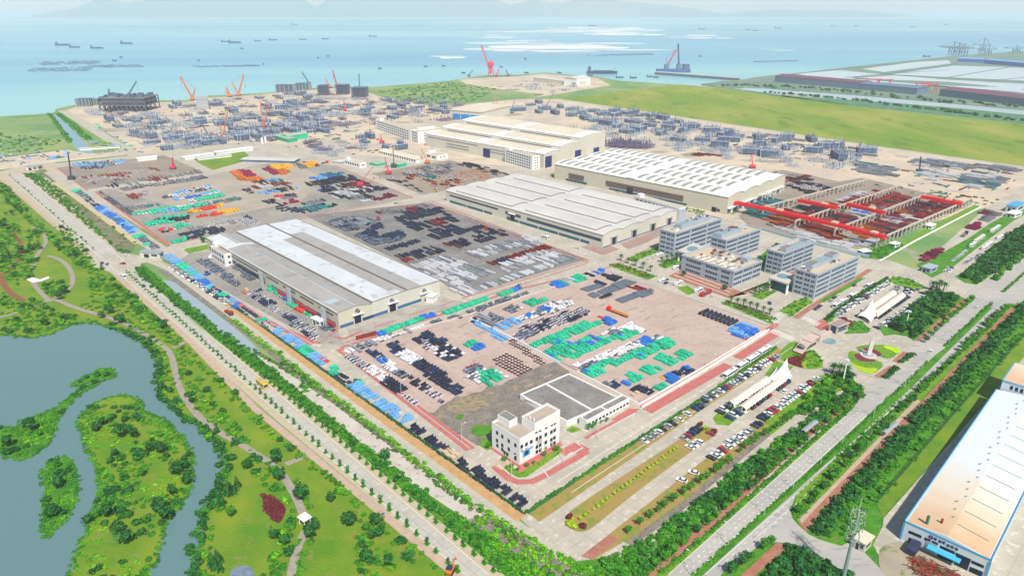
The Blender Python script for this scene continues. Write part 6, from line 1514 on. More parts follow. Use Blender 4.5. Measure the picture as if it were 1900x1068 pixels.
# --- mixed yard, right part
Y3 = 'in the mixed yard'
for i, (keys, q) in enumerate(((['to'], [(427,320),(443,318),(455,330),(493,331),(480,338),(445,335)]), (['tm'], [(438,318),(461,317),(475,329),(457,331)]), (['tm'], [(489,314),(498,311),(518,323),(508,325)]), (['to','ty'], [(500,308),(514,305),(537,320),(523,325)]), (['ty'], [(523,307),(538,305),(541,311),(528,313)]))):
    field(keys, q, 3.4, 6, f'in {ordn(i+1)} bright stack of mixed yard', keep=1, sc=1.3, zj=.1)
for i, (keys, q) in enumerate(((['ng','ty','nr'], [(548,303),(580,299),(598,308),(560,314)]), (['nt','tl','nt','n'], [(470,338),(498,333),(532,331),(517,337),(476,342)]), (['n','bk','tl'], [(449,353),(461,350),(478,356),(466,361)]), (['n','n','tl'], [(480,357),(533,345),(560,348),(523,357),(491,363)]), (['nw','nr','ng'], [(463,346),(533,337),(541,341),(476,352)]),
        (['n','ng','nw'], [(510,368),(552,359),(550,366),(517,373)]), (['ng','n'], [(555,377),(601,369),(608,373),(563,381)]), (['bk','n','n','nt'], [(487,373),(506,370),(533,386),(597,389),(570,396),(523,394)]), (['nt','n','ng'], [(533,389),(570,382),(601,376),(625,381),(608,386),(552,393)]),
        (['tl','tb','nt'], [(576,332),(601,323),(639,319),(637,327),(582,335)]), (['n'], [(565,341),(608,331),(654,325),(662,332),(608,344),(576,347)]), (['n','tb'], [(584,352),(614,344),(628,349),(625,354),(599,358)]), (['n','nr'], [(624,345),(665,334),(689,341),(680,346),(635,352)]), (['nw','n','nw','ng'], [(607,363),(646,348),(694,346),(721,351),(665,361),(625,369)]), (['n','ng'], [(635,372),(675,363),(707,359),(684,369)]), (['nw'], [(667,373),(684,368),(693,371),(675,377)]), (['nm'], [(690,371),(722,359),(734,364),(696,374)]), (['tm'], [(523,376),(548,370),(553,375),(531,381)]), (['tr'], [(499,366),(523,359),(526,363),(506,369)]), (['tg','bk'], [(600,381),(616,379),(618,384),(604,387)]))):
    field(keys, q, 3.0, 8.6, f'in {ordn(i+1)} mixed yard cluster', keep=.92)
for i, (keys, q) in enumerate(((['g','ng','p'], [(222,351),(379,326),(388,331),(228,355)]), (['nr','p'], [(235,362),(278,354),(282,361),(243,370)]), (['g','w','tl'], [(301,365),(389,344),(395,351),(303,369)]), (['tb','w','tl','tg'], [(321,370),(404,354),(408,359),(329,372)]), (['tg','w'], [(346,372),(415,361),(415,365),(354,376)]), (['ng','nt'], [(240,386),(293,378),(297,380),(243,390)]), (['ng','nt'], [(354,382),(445,367),(446,371),(356,385)]), (['tg','w','tg','tl'], [(243,398),(300,387),(354,380),(404,376),(329,393),(253,400)]),
        (['tr','ty','to'], [(346,394),(410,379),(416,384),(354,396)]), (['to','tr','ty'], [(364,403),(440,387),(443,392),(369,405)]), (['tg','k','tg'], [(268,417),(298,404),(354,399),(349,408),(278,420)]), (['tg','p','tr','bk'], [(293,428),(351,411),(352,418),(303,433)]), (['p','ng'], [(349,425),(440,407),(443,412),(354,428)]), (['k','bk'], [(329,436),(399,421),(423,427),(404,436),(334,438)]), (['p','bk'], [(442,408),(458,401),(481,412),(470,420),(450,419)]), (['k'], [(346,443),(378,436),(378,440),(348,446)]), (['tg'], [(319,449),(345,442),(346,447),(322,453)]), (['ng','g'], [(186,357),(225,380),(250,396),(240,400),(200,374)]))):
    field(keys, q, 3.2, 3.4, f'in {ordn(i+1)} left mixed strip', keep=.9)
# scrap yard and the two brown yards
for i, (keys, q) in enumerate(((['ng','tl','g'], [(130,303),(175,301),(230,296),(232,303),(160,318)]), (['g','w'], [(165,306),(230,299),(228,306),(170,312)]), (['nr','p'], [(150,330),(290,312),(300,318),(165,344)]), (['ng','tl'], [(205,337),(238,331),(240,336),(210,342)]), (['p','ng','nr'], [(230,336),(375,316),(376,322),(240,344)]), (['n','nt'], [(182,346),(225,341),(226,345),(186,350)]))):
    field(keys, q, 3.6, 4.6, f'in {ordn(i+1)} scrap yard strip', keep=.55, j=.3)
for i, (keys, q) in enumerate(((['n','p'], [(695,327),(742,330),(784,357),(772,354)]), (['p','ng','nr'], [(740,318),(830,306),(838,318),(760,335)]), (['nr','or','p'], [(780,335),(900,312),(905,330),(820,352)]), (['n','n'], [(848,305),(880,302),(945,325),(918,325)]), (['ng','nw'], [(800,310),(840,303),(845,310),(810,318)]), (['nm'], [(826,338),(845,333),(850,337),(832,342)]), (['nt','tg'], [(790,328),(810,325),(812,330),(795,333)]), (['nr','n'], [(925,330),(945,326),(900,336)]))):
    field(keys, q, 3.4, 7, f'in {ordn(i+1)} brown yard strip', keep=.5, j=.3)
# crane yard stock
for i, (keys, q) in enumerate(((['nt'], [(1362,380),(1428,366),(1470,375),(1400,392)]), (['nt'], [(1380,394),(1425,388),(1445,398),(1404,408)]), (['no','nr'], [(1417,408),(1440,402),(1478,412),(1452,424)]), (['nr','n'], [(1482,422),(1500,412),(1550,426),(1530,438)]), (['nr','nr','no'], [(1505,430),(1540,422),(1570,440),(1545,452)]),
        (['nw','nw','ng'], [(1420,415),(1480,428),(1550,450),(1600,445),(1640,440),(1620,455),(1560,462),(1500,448)]), (['n','bk'], [(1480,386),(1500,380),(1540,388),(1512,396)]), (['no'], [(1505,376),(1540,376),(1560,384),(1530,386)]), (['n','nr'], [(1455,394),(1500,396),(1495,404),(1470,402)]), (['nr','n'], [(1530,402),(1560,394),(1605,410),(1580,418)]), (['nw','tb','nw'], [(1562,396),(1600,388),(1640,397),(1610,410)]), (['nr','n'], [(1600,420),(1640,412),(1690,425),(1660,440)]), (['nw','ng'], [(1630,408),(1680,398),(1710,408),(1670,420)]),
        (['nw'], [(1540,370),(1600,355),(1625,358),(1560,376)]), (['nr'], [(1590,363),(1615,352),(1640,354),(1605,370)]), (['nr','nr','n'], [(1612,376),(1660,358),(1680,364),(1640,386)]), (['ng','w','no'], [(1630,388),(1680,370),(1700,374),(1660,394)]), (['n','n','nr'], [(1672,392),(1710,374),(1740,378),(1700,402)]), (['nr','nm'], [(1700,402),(1740,384),(1770,385),(1730,405)]), (['n','n','p'], [(1462,345),(1500,335),(1550,352),(1500,362)]), (['nr','n'], [(1458,332),(1500,326),(1510,334),(1470,338)]), (['no','nr'], [(1590,428),(1625,436),(1610,446),(1585,440)]))):
    field(keys, q, 2.8, 8.6, f'in {ordn(i+1)} red crane bay', keep=.93)
field(['nm','tm'], [(1695,480),(1735,458),(1752,466),(1715,486)], 3.4, 7, 'in magenta stack by side road'); field(['nm','tm'], [(1797,416),(1812,411),(1818,420),(1800,428)], 3.4, 6, 'on the magenta truck side', sc=1.2); field(['nm','ng'], [(1810,408),(1835,390),(1855,393),(1835,412)], 3.4, 7, 'in far magenta stack')
for i, q in enumerate(([(1466,408),(1478,400),(1548,428),(1536,442)], [(1490,398),(1530,388),(1600,410),(1560,424)], [(1560,424),(1610,412),(1650,428),(1620,444)], [(1580,412),(1650,392),(1700,412),(1650,432)], [(1610,374),(1660,357),(1705,372),(1650,392)], [(1655,394),(1716,372),(1790,382),(1715,410)], [(1540,380),(1600,362),(1640,372),(1580,392)], [(1425,400),(1470,388),(1490,396),(1440,412)])):
    field(['nr','nr','nm','nr','no'], q, 3.0, 9.5, f'in {ordn(i+1)} runway bay', keep=.85, j=.12)
# fabrication fields of the far yard
for i, (keys, q) in enumerate((
        (['ng','ng','nt'], [(1590,305),(1610,303),(1665,315),(1660,328),(1590,322)]), (['ng','nw'], [(1690,300),(1730,295),(1790,305),(1780,316),(1700,310)]), (['nw','ng'], [(1700,318),(1740,315),(1775,328),(1730,336)]), (['nw','ng','nt'], [(1770,335),(1810,318),(1870,330),(1840,350),(1790,350)]), (['ng'], [(1810,305),(1890,312),(1890,320),(1830,316)]), (['ng','n'], [(1745,302),(1790,305),(1830,312),(1760,314)]),
        (['p','lp'], [(1123,258),(1195,262),(1200,275),(1130,272)]), (['nr','n'], [(1240,300),(1260,295),(1330,310),(1310,316)]), (['nr'], [(1285,285),(1330,288),(1330,292),(1290,290)]), (['nr','p'], [(1125,278),(1160,280),(1170,288),(1130,286)]))):
    field(keys, q, 6, 9, f'in {ordn(i+1)} lot before the green field', keep=.85, sc=1.5)
mods = [(1143,215),(1160,212),(1123,232),(1145,237),(1175,228),(1178,240),(1190,243),(1205,235),(1163,247),(1227,250),(1258,262),(1240,240),(1268,245),(1303,262),(1335,273),(1315,258),(1352,262),(1408,270),(1270,240),(1392,286),(1426,290),(1458,277),(1508,283),(1530,275),(1556,293),(1606,285),(1460,258),(1505,262),(1280,237),(1320,246),(1405,258),(1080,212),(1062,205),(1040,200),(1100,208),(1060,216),(1085,222),(1105,226),(1120,214),(1030,212),(1010,204),(985,196),(1000,210),(940,208),(960,206),(1000,192),(1140,208),(1210,218),(1230,222),(1190,216),(1175,211),(1255,228),(1345,254),(1440,264),(1540,272),(1555,274),(1240,230)]
for i, (x, y) in enumerate(mods):
    p = P(x, y); PR['mo']['pl'].append((p, TH + (math.pi/2 if i % 3 else 0) + .03*i, .95 if i % 4 else 1.25, random.uniform(.7, 1.15), 'in the field before green grassland', 1 + i//10, 1 + i % 10, .1))
for i in range(70):
    x = random.uniform(1040, 1470); y = 200 + (x-1040)*.15 + random.uniform(4, 48)
    PR['la']['pl'].append((P(x, y), TH, .8, random.uniform(.6, 1.2), 'among the modules', 1 + i//12, 1 + i % 12, .1))
for i in range(44):
    x = random.uniform(1100, 1640); y = 194 + (x-1040)*.148 + random.uniform(0, 12); PR['ng']['pl'].append((P(x, y), TH+.1*(i % 3), 2.2, 2.5, 'beside the field track', 1 + i//12, 1 + i % 12, .1))
# far shipyard clutter
random.seed(21)
SMALL = ['ng','lp','n','nr','la','g','p','nt']
def scat(poly, n, keys, where, s0=.8, s1=1.4):
    xs = [p[0] for p in poly]; ys = [p[1] for p in poly]; c = 0
    while c < n:
        x = random.uniform(min(xs), max(xs)); y = random.uniform(min(ys), max(ys))
        if not inpoly(x, y, poly): continue
        c += 1; k = random.choice(keys); PR[k]['pl'].append((P(x, y), TH + random.choice([0, math.pi/2]) + random.uniform(-.1, .1), random.uniform(s0, s1), random.uniform(.4, 1.1), where, 1 + c//12, 1 + c % 12, .1))
scat([(150,206),(190,212),(300,215),(360,250),(480,262),(400,268),(330,278),(290,285),(250,250)], 74, ['la','mo','ng','la','la','ng'], 'in left far shipyard')
scat([(300,196),(400,186),(480,180),(560,190),(600,230),(560,250),(480,262),(400,240),(330,215)], 86, ['mo','la','mo','ng','n','lp','mo'], 'in middle far shipyard', .9, 1.5)
scat([(480,180),(560,172),(680,180),(760,200),(820,215),(700,225),(620,240),(560,215)], 96, ['la','mo','lp','n','nr','lp','ng'], 'in right far shipyard')
scat([(480,205),(600,225),(620,245),(500,250),(460,235)], 40, ['lp','mo','n','nr','mo'], 'in dark heap of far shipyard', 1, 1.5)
scat([(700,180),(800,188),(870,190),(850,215),(760,212)], 36, ['la','lp','mo','n'], 'behind the cream dormitory')
scat([(590,262),(700,270),(700,285),(620,290),(560,285),(520,275)], 40, ['ng','la','lp','n'], 'before the green gabled shed', .5, 1)
scat([(640,250),(700,258),(760,275),(720,282),(660,268)], 22, ['nr','mo','ng','tr'], 'beside the cream dormitory', .5, .9)
scat([(880,160),(960,150),(1080,150),(1120,155),(1000,178),(930,168)], 50, ['ng','la','n','w'], 'on the sandy headland', 1, 2)
scat([(0,285),(60,282),(125,280),(160,286),(80,300),(0,310)], 46, ['ng','tl','w','nt','g'], 'on the left dirt lot', 1, 1.8)
scat([(160,262),(230,270),(240,282),(160,285)], 30, ['w','nw','tl','ng'], 'by the canal end', 1, 1.6)
scat([(170,225),(230,262),(270,285),(260,285),(180,235)], 20, ['tg','g','tl'], 'beside the shipyard road', .8, 1.3)
scat([(1340,330),(1450,318),(1590,345),(1550,352),(1440,345)], 34, ['p','ng','nr','n'], 'behind the white roofed hall', .8, 1.3)
scat([(5,240),(60,262),(100,262),(60,282),(0,282)], 14, ['ng','w'], 'in left marsh', .9, 1.4)

far = [(150,206),(278,196),(360,188),(480,182),(600,172),(690,176),(760,196),(860,200),(840,222),(700,235),(620,262),(520,262),(400,270),(300,284),(250,252)]
scat(far, 420, ['ng','n','nr','g','p','nt','lp','la','w'], 'scattered through the far shipyard', .9, 1.9)
scat([(1036,196),(1240,222),(1470,258),(1650,290),(1640,322),(1450,300),(1250,262),(1125,250),(1040,210)], 150, ['ng','g','n','la','w','la'], 'scattered among the blue grey modules', .8, 1.6)
scat([(1600,310),(1890,318),(1890,345),(1800,372),(1650,340)], 60, ['ng','w','nt','nr'], 'on the far lots by the green field', .8, 1.4)

# ================================================================ WALLS, FENCES, LAMPS
def wall(pts, w_, h, label, m=None, name='wall', cat='wall', group=None): return box_line(name, pts, w_, h, m or m_white, label, cat, group=group)
wall([(872,593),(960,634),(1187,754)], .5, 1.6, 'low white wall dividing the pink gravel yard')
wall([(1190,757),(1310,686),(1427,613)], .4, 1.2, 'low white wall along the front of the pink yard')
wall([(1187,751),(1308,681),(1420,613)], .35, 1.0, 'inner white kerb along the front of the pink yard', name='kerb', cat='kerb')
wall([(634,652),(872,834)], .35, .9, 'pale kerb wall along the left side of the pink yard', m_kerb, 'kerb', 'kerb')
wall([(638,649),(877,582),(1122,502)], .35, .9, 'pale kerb wall along the far side of the pink yard', m_kerb, 'kerb', 'kerb')
wall([(661,631),(698,621)], .5, 2.6, 'brown sheet barrier at the end of the green tarpaulin row', m_rust, 'barrier', 'barrier')
wall([(1126,503),(1290,558),(1422,604)], .3, .8, 'thin kerb wall between the pink yard and the palm beds', m_kerb, 'kerb', 'kerb')
wall([(322,486),(580,640),(596,640)], .35, .6, 'white kerb beside the red strip left of the grey roofed warehouse', m_kerb, 'kerb', 'kerb')
wall([(1040,676),(1070,692)], .4, 1.8, 'short rusty sheet wall by the white divider', m_rust, 'barrier', 'barrier')
def fence(pts, h, m, label, step=3.2, rail=True):
    c = P(*pts[0]); o = empty('fence', (c.x, c.y, .1)); tag(o, label, 'fence'); n = 0; rl = MB(); pts3 = [P(*p) for p in pts]; pm = None
    tot = sum((b-a).length for a, b in zip(pts3, pts3[1:])); step = max(step, tot/95)
    for a, b in zip(pts3, pts3[1:]):
        L = (b-a).length; k = int(L/step); d = (b-a)/L
        for z in (.15, h*.5, h-.1): rl.bar(a-c+Vector((0,0,z)), b-c+Vector((0,0,z)), .06, 4)
        nn = Vector((-d.y, d.x, 0))*.02
        for q in range(int(L/.8)): s_ = a-c+d*q*.8; rl.add([s_+Vector((0,0,.1)), s_+d*.25+Vector((0,0,.1)), s_+d*.25+Vector((0,0,h)), s_+Vector((0,0,h))], [(0,1,2,3)])
        for i in range(k):
            p = a-c+d*L*i/k
            if pm is None: q = MB().bar((0,0,0),(0,0,h+.15),.09,4).build('post', m, o); pm = q.data
            else: q = newobj('post', pm, o)
            q.location = p
    rl.build('rail', m, o)
m_fg = M('green_fence_paint', (.03,.16,.11))
fence([(300,480),(480,603),(690,753),(972,954)], 1.9, m_fg, 'long green mesh fence along the brick parking strip')
fence([(1628,931),(1776,761),(1900,623),(1940,582)], 2.0, M('dark_green_fence', (.03,.10,.05)), 'dark green fence between shrub belt and grass strip at right', 4)
fence([(981,953),(1110,866),(1290,751)], 1.3, m_fg, 'low green fence buried in the long parking lot hedge', 4)
# lamps
def lamp_proto(name, h, arms, m):
    o = empty(name, (0,0,0)); a = MB().bar((0,0,0),(0,0,h),.13,6,r2=.07).build('pole', m, o); ch = [a]
    for s in arms: ch.append(MB().bar((0,0,h-.1),(s*1.8,0,h+.3),.06,4).build('arm', m, o)); l_ = MB().cbox(s*2.1,0,h+.22,.9,.3,.14).build('lamp_head', m_white, o); ch.append(l_)
    return kids(o, *ch)
m_pole = M('pale_pole', (.55,.58,.60), rough=.4)
dl = lamp_proto('street_lamp', 9, (-1, 1), m_pole); slp = lamp_proto('yard_lamp', 9, (1,), m_pole)
def put1(pr, p, rz, label, group, cat, s=1.0):
    if not pr.get('used'): o = pr; pr['used'] = 1; o.location = (p.x, p.y, .1); o.rotation_euler = (0,0,rz); o.scale = (s,s,s)
    else:
        o = dup(pr, (p.x, p.y, .1), rz, scale=s)
        if 'used' in o: del o['used']
    return tag(o, label, cat, group)
LP = [(1281,1066),(1350,1012),(1417,955),(1471,907),(1522,863),(1563,823),(1620,775),(1678,718),(1711,684),(1760,637),(1806,592),(1838,564),(1880,525)]
for i, (x, y) in enumerate(LP): put1(dl, P(x, y), TH+math.pi/2, f'double armed street lamp, {ordn(i+1)} from the near end of the median hedge', 'street lamps on the east highway median', 'street lamp')
YL = [(949,884),(857,821),(1046,858),(745,738),(664,676),(1110,815),(1196,761),(1262,722),(1320,688),(1378,650),(1436,612),(568,616),(500,574),(440,535),(380,500),(1020,520),(940,545),(850,570),(766,600),(1092,480),(960,436),(860,400),(700,390),(620,402)]
for i, (x, y) in enumerate(YL):
    put1(slp, P(x, y), TH, f'tall thin yard lamp, {ordn(i+1)} along the kerbs from the white corner office', 'lamps along the red kerbs', 'yard lamp')
m_mast = M('mast_paint', (.80,.80,.78))
for i, (b, t) in enumerate((((1562.8,713.6),667), ((1681.6,601),577))):
    p = P(*b); h = hgt(b, t); o = empty('light_mast', (p.x, p.y, .1)); tag(o, ('taller' if i == 0 else 'shorter') + ' white light mast on the ' + ('lower' if i == 0 else 'upper') + ' shrub island', 'light mast')
    MB().bar((0,0,0),(0,0,h),.45,8,r2=.22).build('pole', m_mast, o); MB().bar((0,0,h),(0,0,h+.5),1.3,10).build('lamp_ring', m_pole, o)
# telecom tower at the bottom edge
b = (1563,1078); p = P(*b); h = hgt(b, 936); o = empty('telecom_tower', (p.x, p.y, 0)); tag(o, 'tall grey telecom mast crowned with antennas at the bottom right', 'telecom tower')
MB().bar((0,0,-.5),(0,0,h),.7,12,r2=.35).build('pole', M('galvanised_mast', (.30,.36,.40), rough=.5, metal=.3), o); MB().bar((0,0,h),(0,0,h+5),.08,5).build('lightning_rod', m_pole, o)
for j, z in enumerate((h-.8, h-4, h-7.5, h-11)):
    fr = MB()
    for k in range(12): a0, a1 = k/12*6.283, (k+1)/12*6.283; fr.bar((math.cos(a0)*1.7,math.sin(a0)*1.7,z),(math.cos(a1)*1.7,math.sin(a1)*1.7,z),.07,4)
    for k in range(3): a0 = k*2.094+j; fr.bar((0,0,z),(math.cos(a0)*1.7,math.sin(a0)*1.7,z),.07,4)
    fr.build('platform', m_pole, o)
    for k in range(6): a0 = k*1.047+j*.4; x, y = math.cos(a0)*(2.0+.3*(k%2)), math.sin(a0)*(2.0+.3*(k%2)); MB().cbox(x, y, z-.8, .22, .22, 1.7).build('antenna', m_steel, o)
# ================================================================ VEHICLES
def car_proto(key, paint, var=0):
    o = MB(); L, W_, = 4.5, 1.8; H1, H2 = (.85, 1.45) if var == 0 else (1.0, 1.75)
    a = [(-L/2,.35),(-L/2,H1*.9),(-L/2+.5,H1),(L/2-1.1 if not var else L/2-.9,H1),(L/2-.1,H1*.78),(L/2,.35)]
    o.prof([(x, z) for x, z in a], -W_/2, W_/2)
    c0, c1, c2, c3 = (-L/2+.35, -L/2+.95, L/2-2.2, L/2-1.25) if not var else (-L/2+.08, -L/2+.35, L/2-2.0, L/2-1.2)
    w2 = W_/2-.12; rf = [(c1,-w2+.1,H2),(c2,-w2+.1,H2),(c2,w2-.1,H2),(c1,w2-.1,H2)]
    o.add([(c1-.02,-w2+.1,H2-.05),(c2,-w2+.1,H2-.05),(c2,w2-.1,H2-.05),(c1-.02,w2-.1,H2-.05)] + rf, [(4,5,6,7),(0,1,5,4),(1,2,6,5),(2,3,7,6),(3,0,4,7)])
    body = o.build('car', paint); g = MB(); lo = [(c0,-w2,H1-.02),(c3,-w2,H1-.02),(c3,w2,H1-.02),(c0,w2,H1-.02)]; up = [(c1,-w2+.1,H2-.05),(c2,-w2+.1,H2-.05),(c2,w2-.1,H2-.05),(c1,w2-.1,H2-.05)]
    g.add(lo+up, [(0,1,5,4),(1,2,6,5),(2,3,7,6),(3,0,4,7)]); ch = [g.build('windows', m_glass, body)]
    wm = None
    for sx in (-1.35, 1.4):
        for sy in (-.9, .9):
            if wm is None: q = MB().bar((0,-.11,0),(0,.11,0),.33,12).build('wheel', m_tyre, body); wm = q.data
            else: q = newobj('wheel', wm, body)
            q.location = (sx, sy*.92, .33); ch.append(q)
    kids(body, *ch); return body
def paintm(n, c): return M(n, c, rough=.25, spec=.6)
PAINT = [('white', paintm('car_white', (.80,.80,.80))), ('silver', paintm('car_silver', (.42,.44,.46))), ('black', paintm('car_black', (.02,.022,.03))), ('dark blue', paintm('car_blue', (.025,.05,.16))), ('red', paintm('car_red', (.45,.02,.03))), ('grey', paintm('car_grey', (.14,.15,.17))), ('yellow', paintm('car_yellow', (.65,.42,.03)))]
CARS = {}
for nm, m in PAINT:
    for v in (0, 1): CARS[(nm, v)] = car_proto(nm, m, v)
random.seed(99)
def car(p, rz, col, var, label, group): return put1(CARS[(col, var)], p, rz, label, group, 'car', random.uniform(.96, 1.06))
def car_row(a, b, where, group, rz=math.pi/2, step=2.75, keep=.95, cols='wwwwwwssbbdrwgg', rev=.5):
    A_, B_ = P(*a), P(*b); n = max(1, int((B_-A_).length/step)); mp = dict(w='white', s='silver', b='black', d='dark blue', r='red', g='grey', y='yellow'); k = 0
    for i in range(n):
        if random.random() > keep: continue
        k += 1; c = mp[random.choice(cols)]; v = random.random() < .45
        p = A_+(B_-A_)*((i+.5)/n)
        car(p, TH+rz+(math.pi if random.random() < rev else 0)+random.uniform(-.04,.04), c, int(v), f'{c} {"tall car" if v else "low car"}, {ordn(k)} from near end {where}', group)
GP = 'cars in the employee parking lots'
car_row((1191,822),(1225,800), 'of the row along the long hedge', GP, cols='wwbyswd'); car_row((1225,800),(1252,784), 'of second group by the long hedge', GP)
car_row((1256,781),(1262,777), 'of third group by the long hedge', GP, cols='w'); car_row((1268,772),(1278,766), 'alone by the long hedge', GP, cols='w'); car_row((1287,762),(1306,750), 'of dark group by the long hedge', GP, cols='bdbg')
car_row((1303,747),(1442,661), 'of the packed row by the long hedge', GP, keep=1)
car_row((1250,829),(1256,824), 'of the island far side, lower pair', GP, cols='rb'); car_row((1266,817),(1299,794), 'of the island far side row', GP, cols='rbdgbwws'); car_row((1275,833),(1300,819), 'of the island near side row', GP, cols='wwws'); car_row((1302,814),(1323,803), 'of the island near side end group', GP, cols='rwdw')
car_row((1315,853),(1345,835), 'of outer row, lower group', GP, cols='wbrww'); car_row((1345,832),(1410,785), 'of outer row, middle group', GP, cols='wwwbdws'); car_row((1410,780),(1450,752), 'of outer row, fourth group', GP, cols='bwwwrw'); car_row((1452,750),(1518,702), 'of outer row, far group', GP, cols='wwwwwrb')
car_row((1332,768),(1360,751), 'of small island left row', GP, cols='wwwgb', keep=1); car_row((1350,779),(1380,761), 'of small island right row', GP, cols='wwwwwd', keep=1)
car_row((1369,753),(1431,710), 'in the gap of lower white canopy', GP, cols='bbdgws'); car_row((1388,759),(1466,703), 'under the lower canopy edge', GP, cols='bbrdgb')
for x, y, c, l in ((1264,892,'white','lone white car on empty outer bays, nearer one'), (1286,878,'white','lone white car on empty outer bays, farther one'), (1456,727,'white','white car driving beside the lower white canopy')):
    car(P(x, y), TH+(0 if x == 1456 else math.pi*.6), c, 0, l, None)
car_row((1549,586),(1650,526), 'of the row by the upper lot hedge', GP, cols='wwwwwrswb', keep=1); car_row((1637,606),(1716,552), 'of row beside upper shrub island', GP, cols='wwwwwwrb'); car_row((1625,591),(1684,550), 'under upper canopy edge', GP, cols='bbdgb'); car_row((1626,572),(1664,546), 'in the gap of upper white canopy', GP, cols='bbdg')
car_row((1655,541),(1668,534), 'left of the upper canopy end', GP, cols='sswb'); car_row((1676,547),(1692,538), 'right of the upper canopy end', GP, cols='swdb'); car_row((1590,590),(1603,584), 'at the upper canopy peak', GP, cols='bg')
car_row((318,496),(424,565), 'of the white row left of the green fence', 'cars parked left of the green fence', rz=0, cols='wwwwwwwsbb', keep=.98)
car_row((1764,487),(1793,467), 'of the left row in top right lot', 'cars in the top right lot', cols='wws', rz=0); car_row((1789,490),(1820,472), 'of the right row in top right lot', 'cars in the top right lot', cols='wsg', rz=0)
car_row((1755,506),(1764,497), 'beside the top right gatehouse', 'cars in the top right lot', cols='wb')
for x, y, c, l, r in ((1585,530,'black','black car by the red strip of the nearest tall office',0), (1604,517,'white','white car by the far end of the tall office',0), (1548,553,'black','black car waiting behind a white car on the avenue',0), (1556,548,'white','white car ahead of a black car on the avenue',0), (1541,559,'silver','silver car third in line on the avenue',0),
        (1514,574,'dark blue','dark blue car near the zebra crossing, first of two',0), (1521,569,'dark blue','dark blue car near the zebra crossing, second of two',0), (1681,535,'black','black car at the grass tip of the upper lot',.4), (1703,538,'grey','dark car left of the palms on the upper island',.2), (1711,545,'dark blue','dark blue car at the upper lot exit',1.2), (1727,537,'black','black car under the palms of the upper island',.3),
        (1626,609,'dark blue','dark blue car leaving the upper lot towards the ellipse',1.3), (1727,653,'white','white car on the east highway near the ellipse',0), (1812,572,'white','white car on the east highway far up',0), (1580,702,'white','white car half hidden by trees near the lower mast',.5), (1428,563,'black','lone black car on the office forecourt',.6), (1322,551,'white','white car in front of the red coach',0),
        (1203,482,'white','white car, left of two by the planting bed at the workshop',0), (1213,479,'white','white car, right of two by the planting bed at the workshop',0), (1236,520,'dark blue','dark blue car behind the white van',0), (1236,526,'dark blue','dark blue car beside the white van',0), (1247,527,'white','white car between van and small bus',0),
        (228,490,'red','red car in the middle of the west crossroads',2.2), (236,476,'white','white car at the west crossroads',.2), (190,489,'dark blue','dark car at the park side of the crossroads, left one',1.2), (199,491,'grey','dark car at the park side of the crossroads, right one',1.2), (266,531,'dark blue','dark blue car on the west highway below the crossroads',math.pi/2),
        (736,378,'silver','silver car on the cross road beyond the beam yard',0), (1071,461,'white','white car by the near corner of the pale workshop',math.pi/2), (1566,700,'silver','silver car behind the lower mast trees',.5)):
    car(P(x, y), TH+r, c, 0, l, None)
def bus(p, rz, m, label, L=10.5, W_=2.5, H_=3.0, cat='bus', group=None, kind='bus', s=1.0):
    o = empty(kind, (p.x, p.y, .1), rz); tag(o, label, cat, group); rbx = MB(); rbox(rbx, 0, 0, .35, L, W_, H_-.35, .25); rbx.build('body', m, o)
    g = MB().box(-L/2+.35,-W_/2-.03,H_*.48,L/2-.6,-W_/2+.02,H_*.8).box(-L/2+.35,W_/2-.02,H_*.48,L/2-.6,W_/2+.03,H_*.8); g.build('side_windows', m_glass, o); MB().box(L/2-.02,-W_/2+.2,H_*.4,L/2+.04,W_/2-.2,H_*.82).build('windscreen', m_glass, o)
    MB().cbox(-L*.15,0,H_,2.2,1.4,.25).build('roof_unit', m_steel, o); wm = None
    for sx in (-L*.3, L*.32):
        for sy in (-W_/2+.1, W_/2-.1):
            if wm is None: q = MB().bar((0,-.14,0),(0,.14,0),.48,12).build('wheel', m_tyre, o); wm = q.data
            else: q = newobj('wheel', wm, o)
            q.location = (sx, sy, .48)
    o.scale = (s, s, s); return o
cw, cr_, cy_ = PAINT[0][1], PAINT[4][1], PAINT[6][1]
for i, (x, y) in enumerate(((1354,696),(1377,681),(1397,668),(1418,654))): bus(P(x, y), TH+math.pi, cw, f'white coach parked on the avenue, {ordn(i+1)} from the near end', L=(10.5,8,10.5,11)[i], group='coaches on the avenue')
for i, (x, y) in enumerate(((1552,569),(1564,562),(1582,551),(1612,532))): bus(P(x, y), TH+math.pi, cw, f'white minibus on avenue by the upper hedge, {ordn(i+1)} from near end', L=7.5, group='minibuses on the avenue')
bus(P(487,716), TH-math.pi/2, cy_, 'yellow bus on the west highway', L=8.5); bus(P(1309,547), TH, cr_, 'red coach in front of the low office building', L=11)
bus(P(1259,529), TH, cw, 'small white bus at the left end of the forecourt lawn', L=7); bus(P(1296,542), TH, cw, 'small dark windowed bus right of the forecourt lawn', L=7); bus(P(1256,499), TH, cw, 'white coach behind the red terrace, left one', L=7); bus(P(1267,495), TH, cw, 'white coach behind the red terrace, right one', L=6)
bus(P(1228,523), TH, cw, 'white van, leftmost vehicle on the forecourt', L=5.5, H_=2.4, cat='van', kind='van'); bus(P(1012,443), TH-math.pi/2, cw, 'white van driving past the pale workshop door', L=7, cat='van', kind='van'); bus(P(230,515), TH-math.pi/2, cw, 'white van on the west verge below the crossroads', L=6, cat='van', kind='van'); bus(P(1224,475), TH, cw, 'white van beside the left rear office', L=6, H_=2.4, cat='van', kind='van')
for i, (x, y) in enumerate(((1804,457),(1812,449),(1821,443),(1827,462),(1835,456),(1842,430),(1850,425),(1855,443))): bus(P(x, y), TH, cw, f'white coach in the top right lot, {ordn(i+1)} from its near end', L=10, group='coaches in the top right lot')
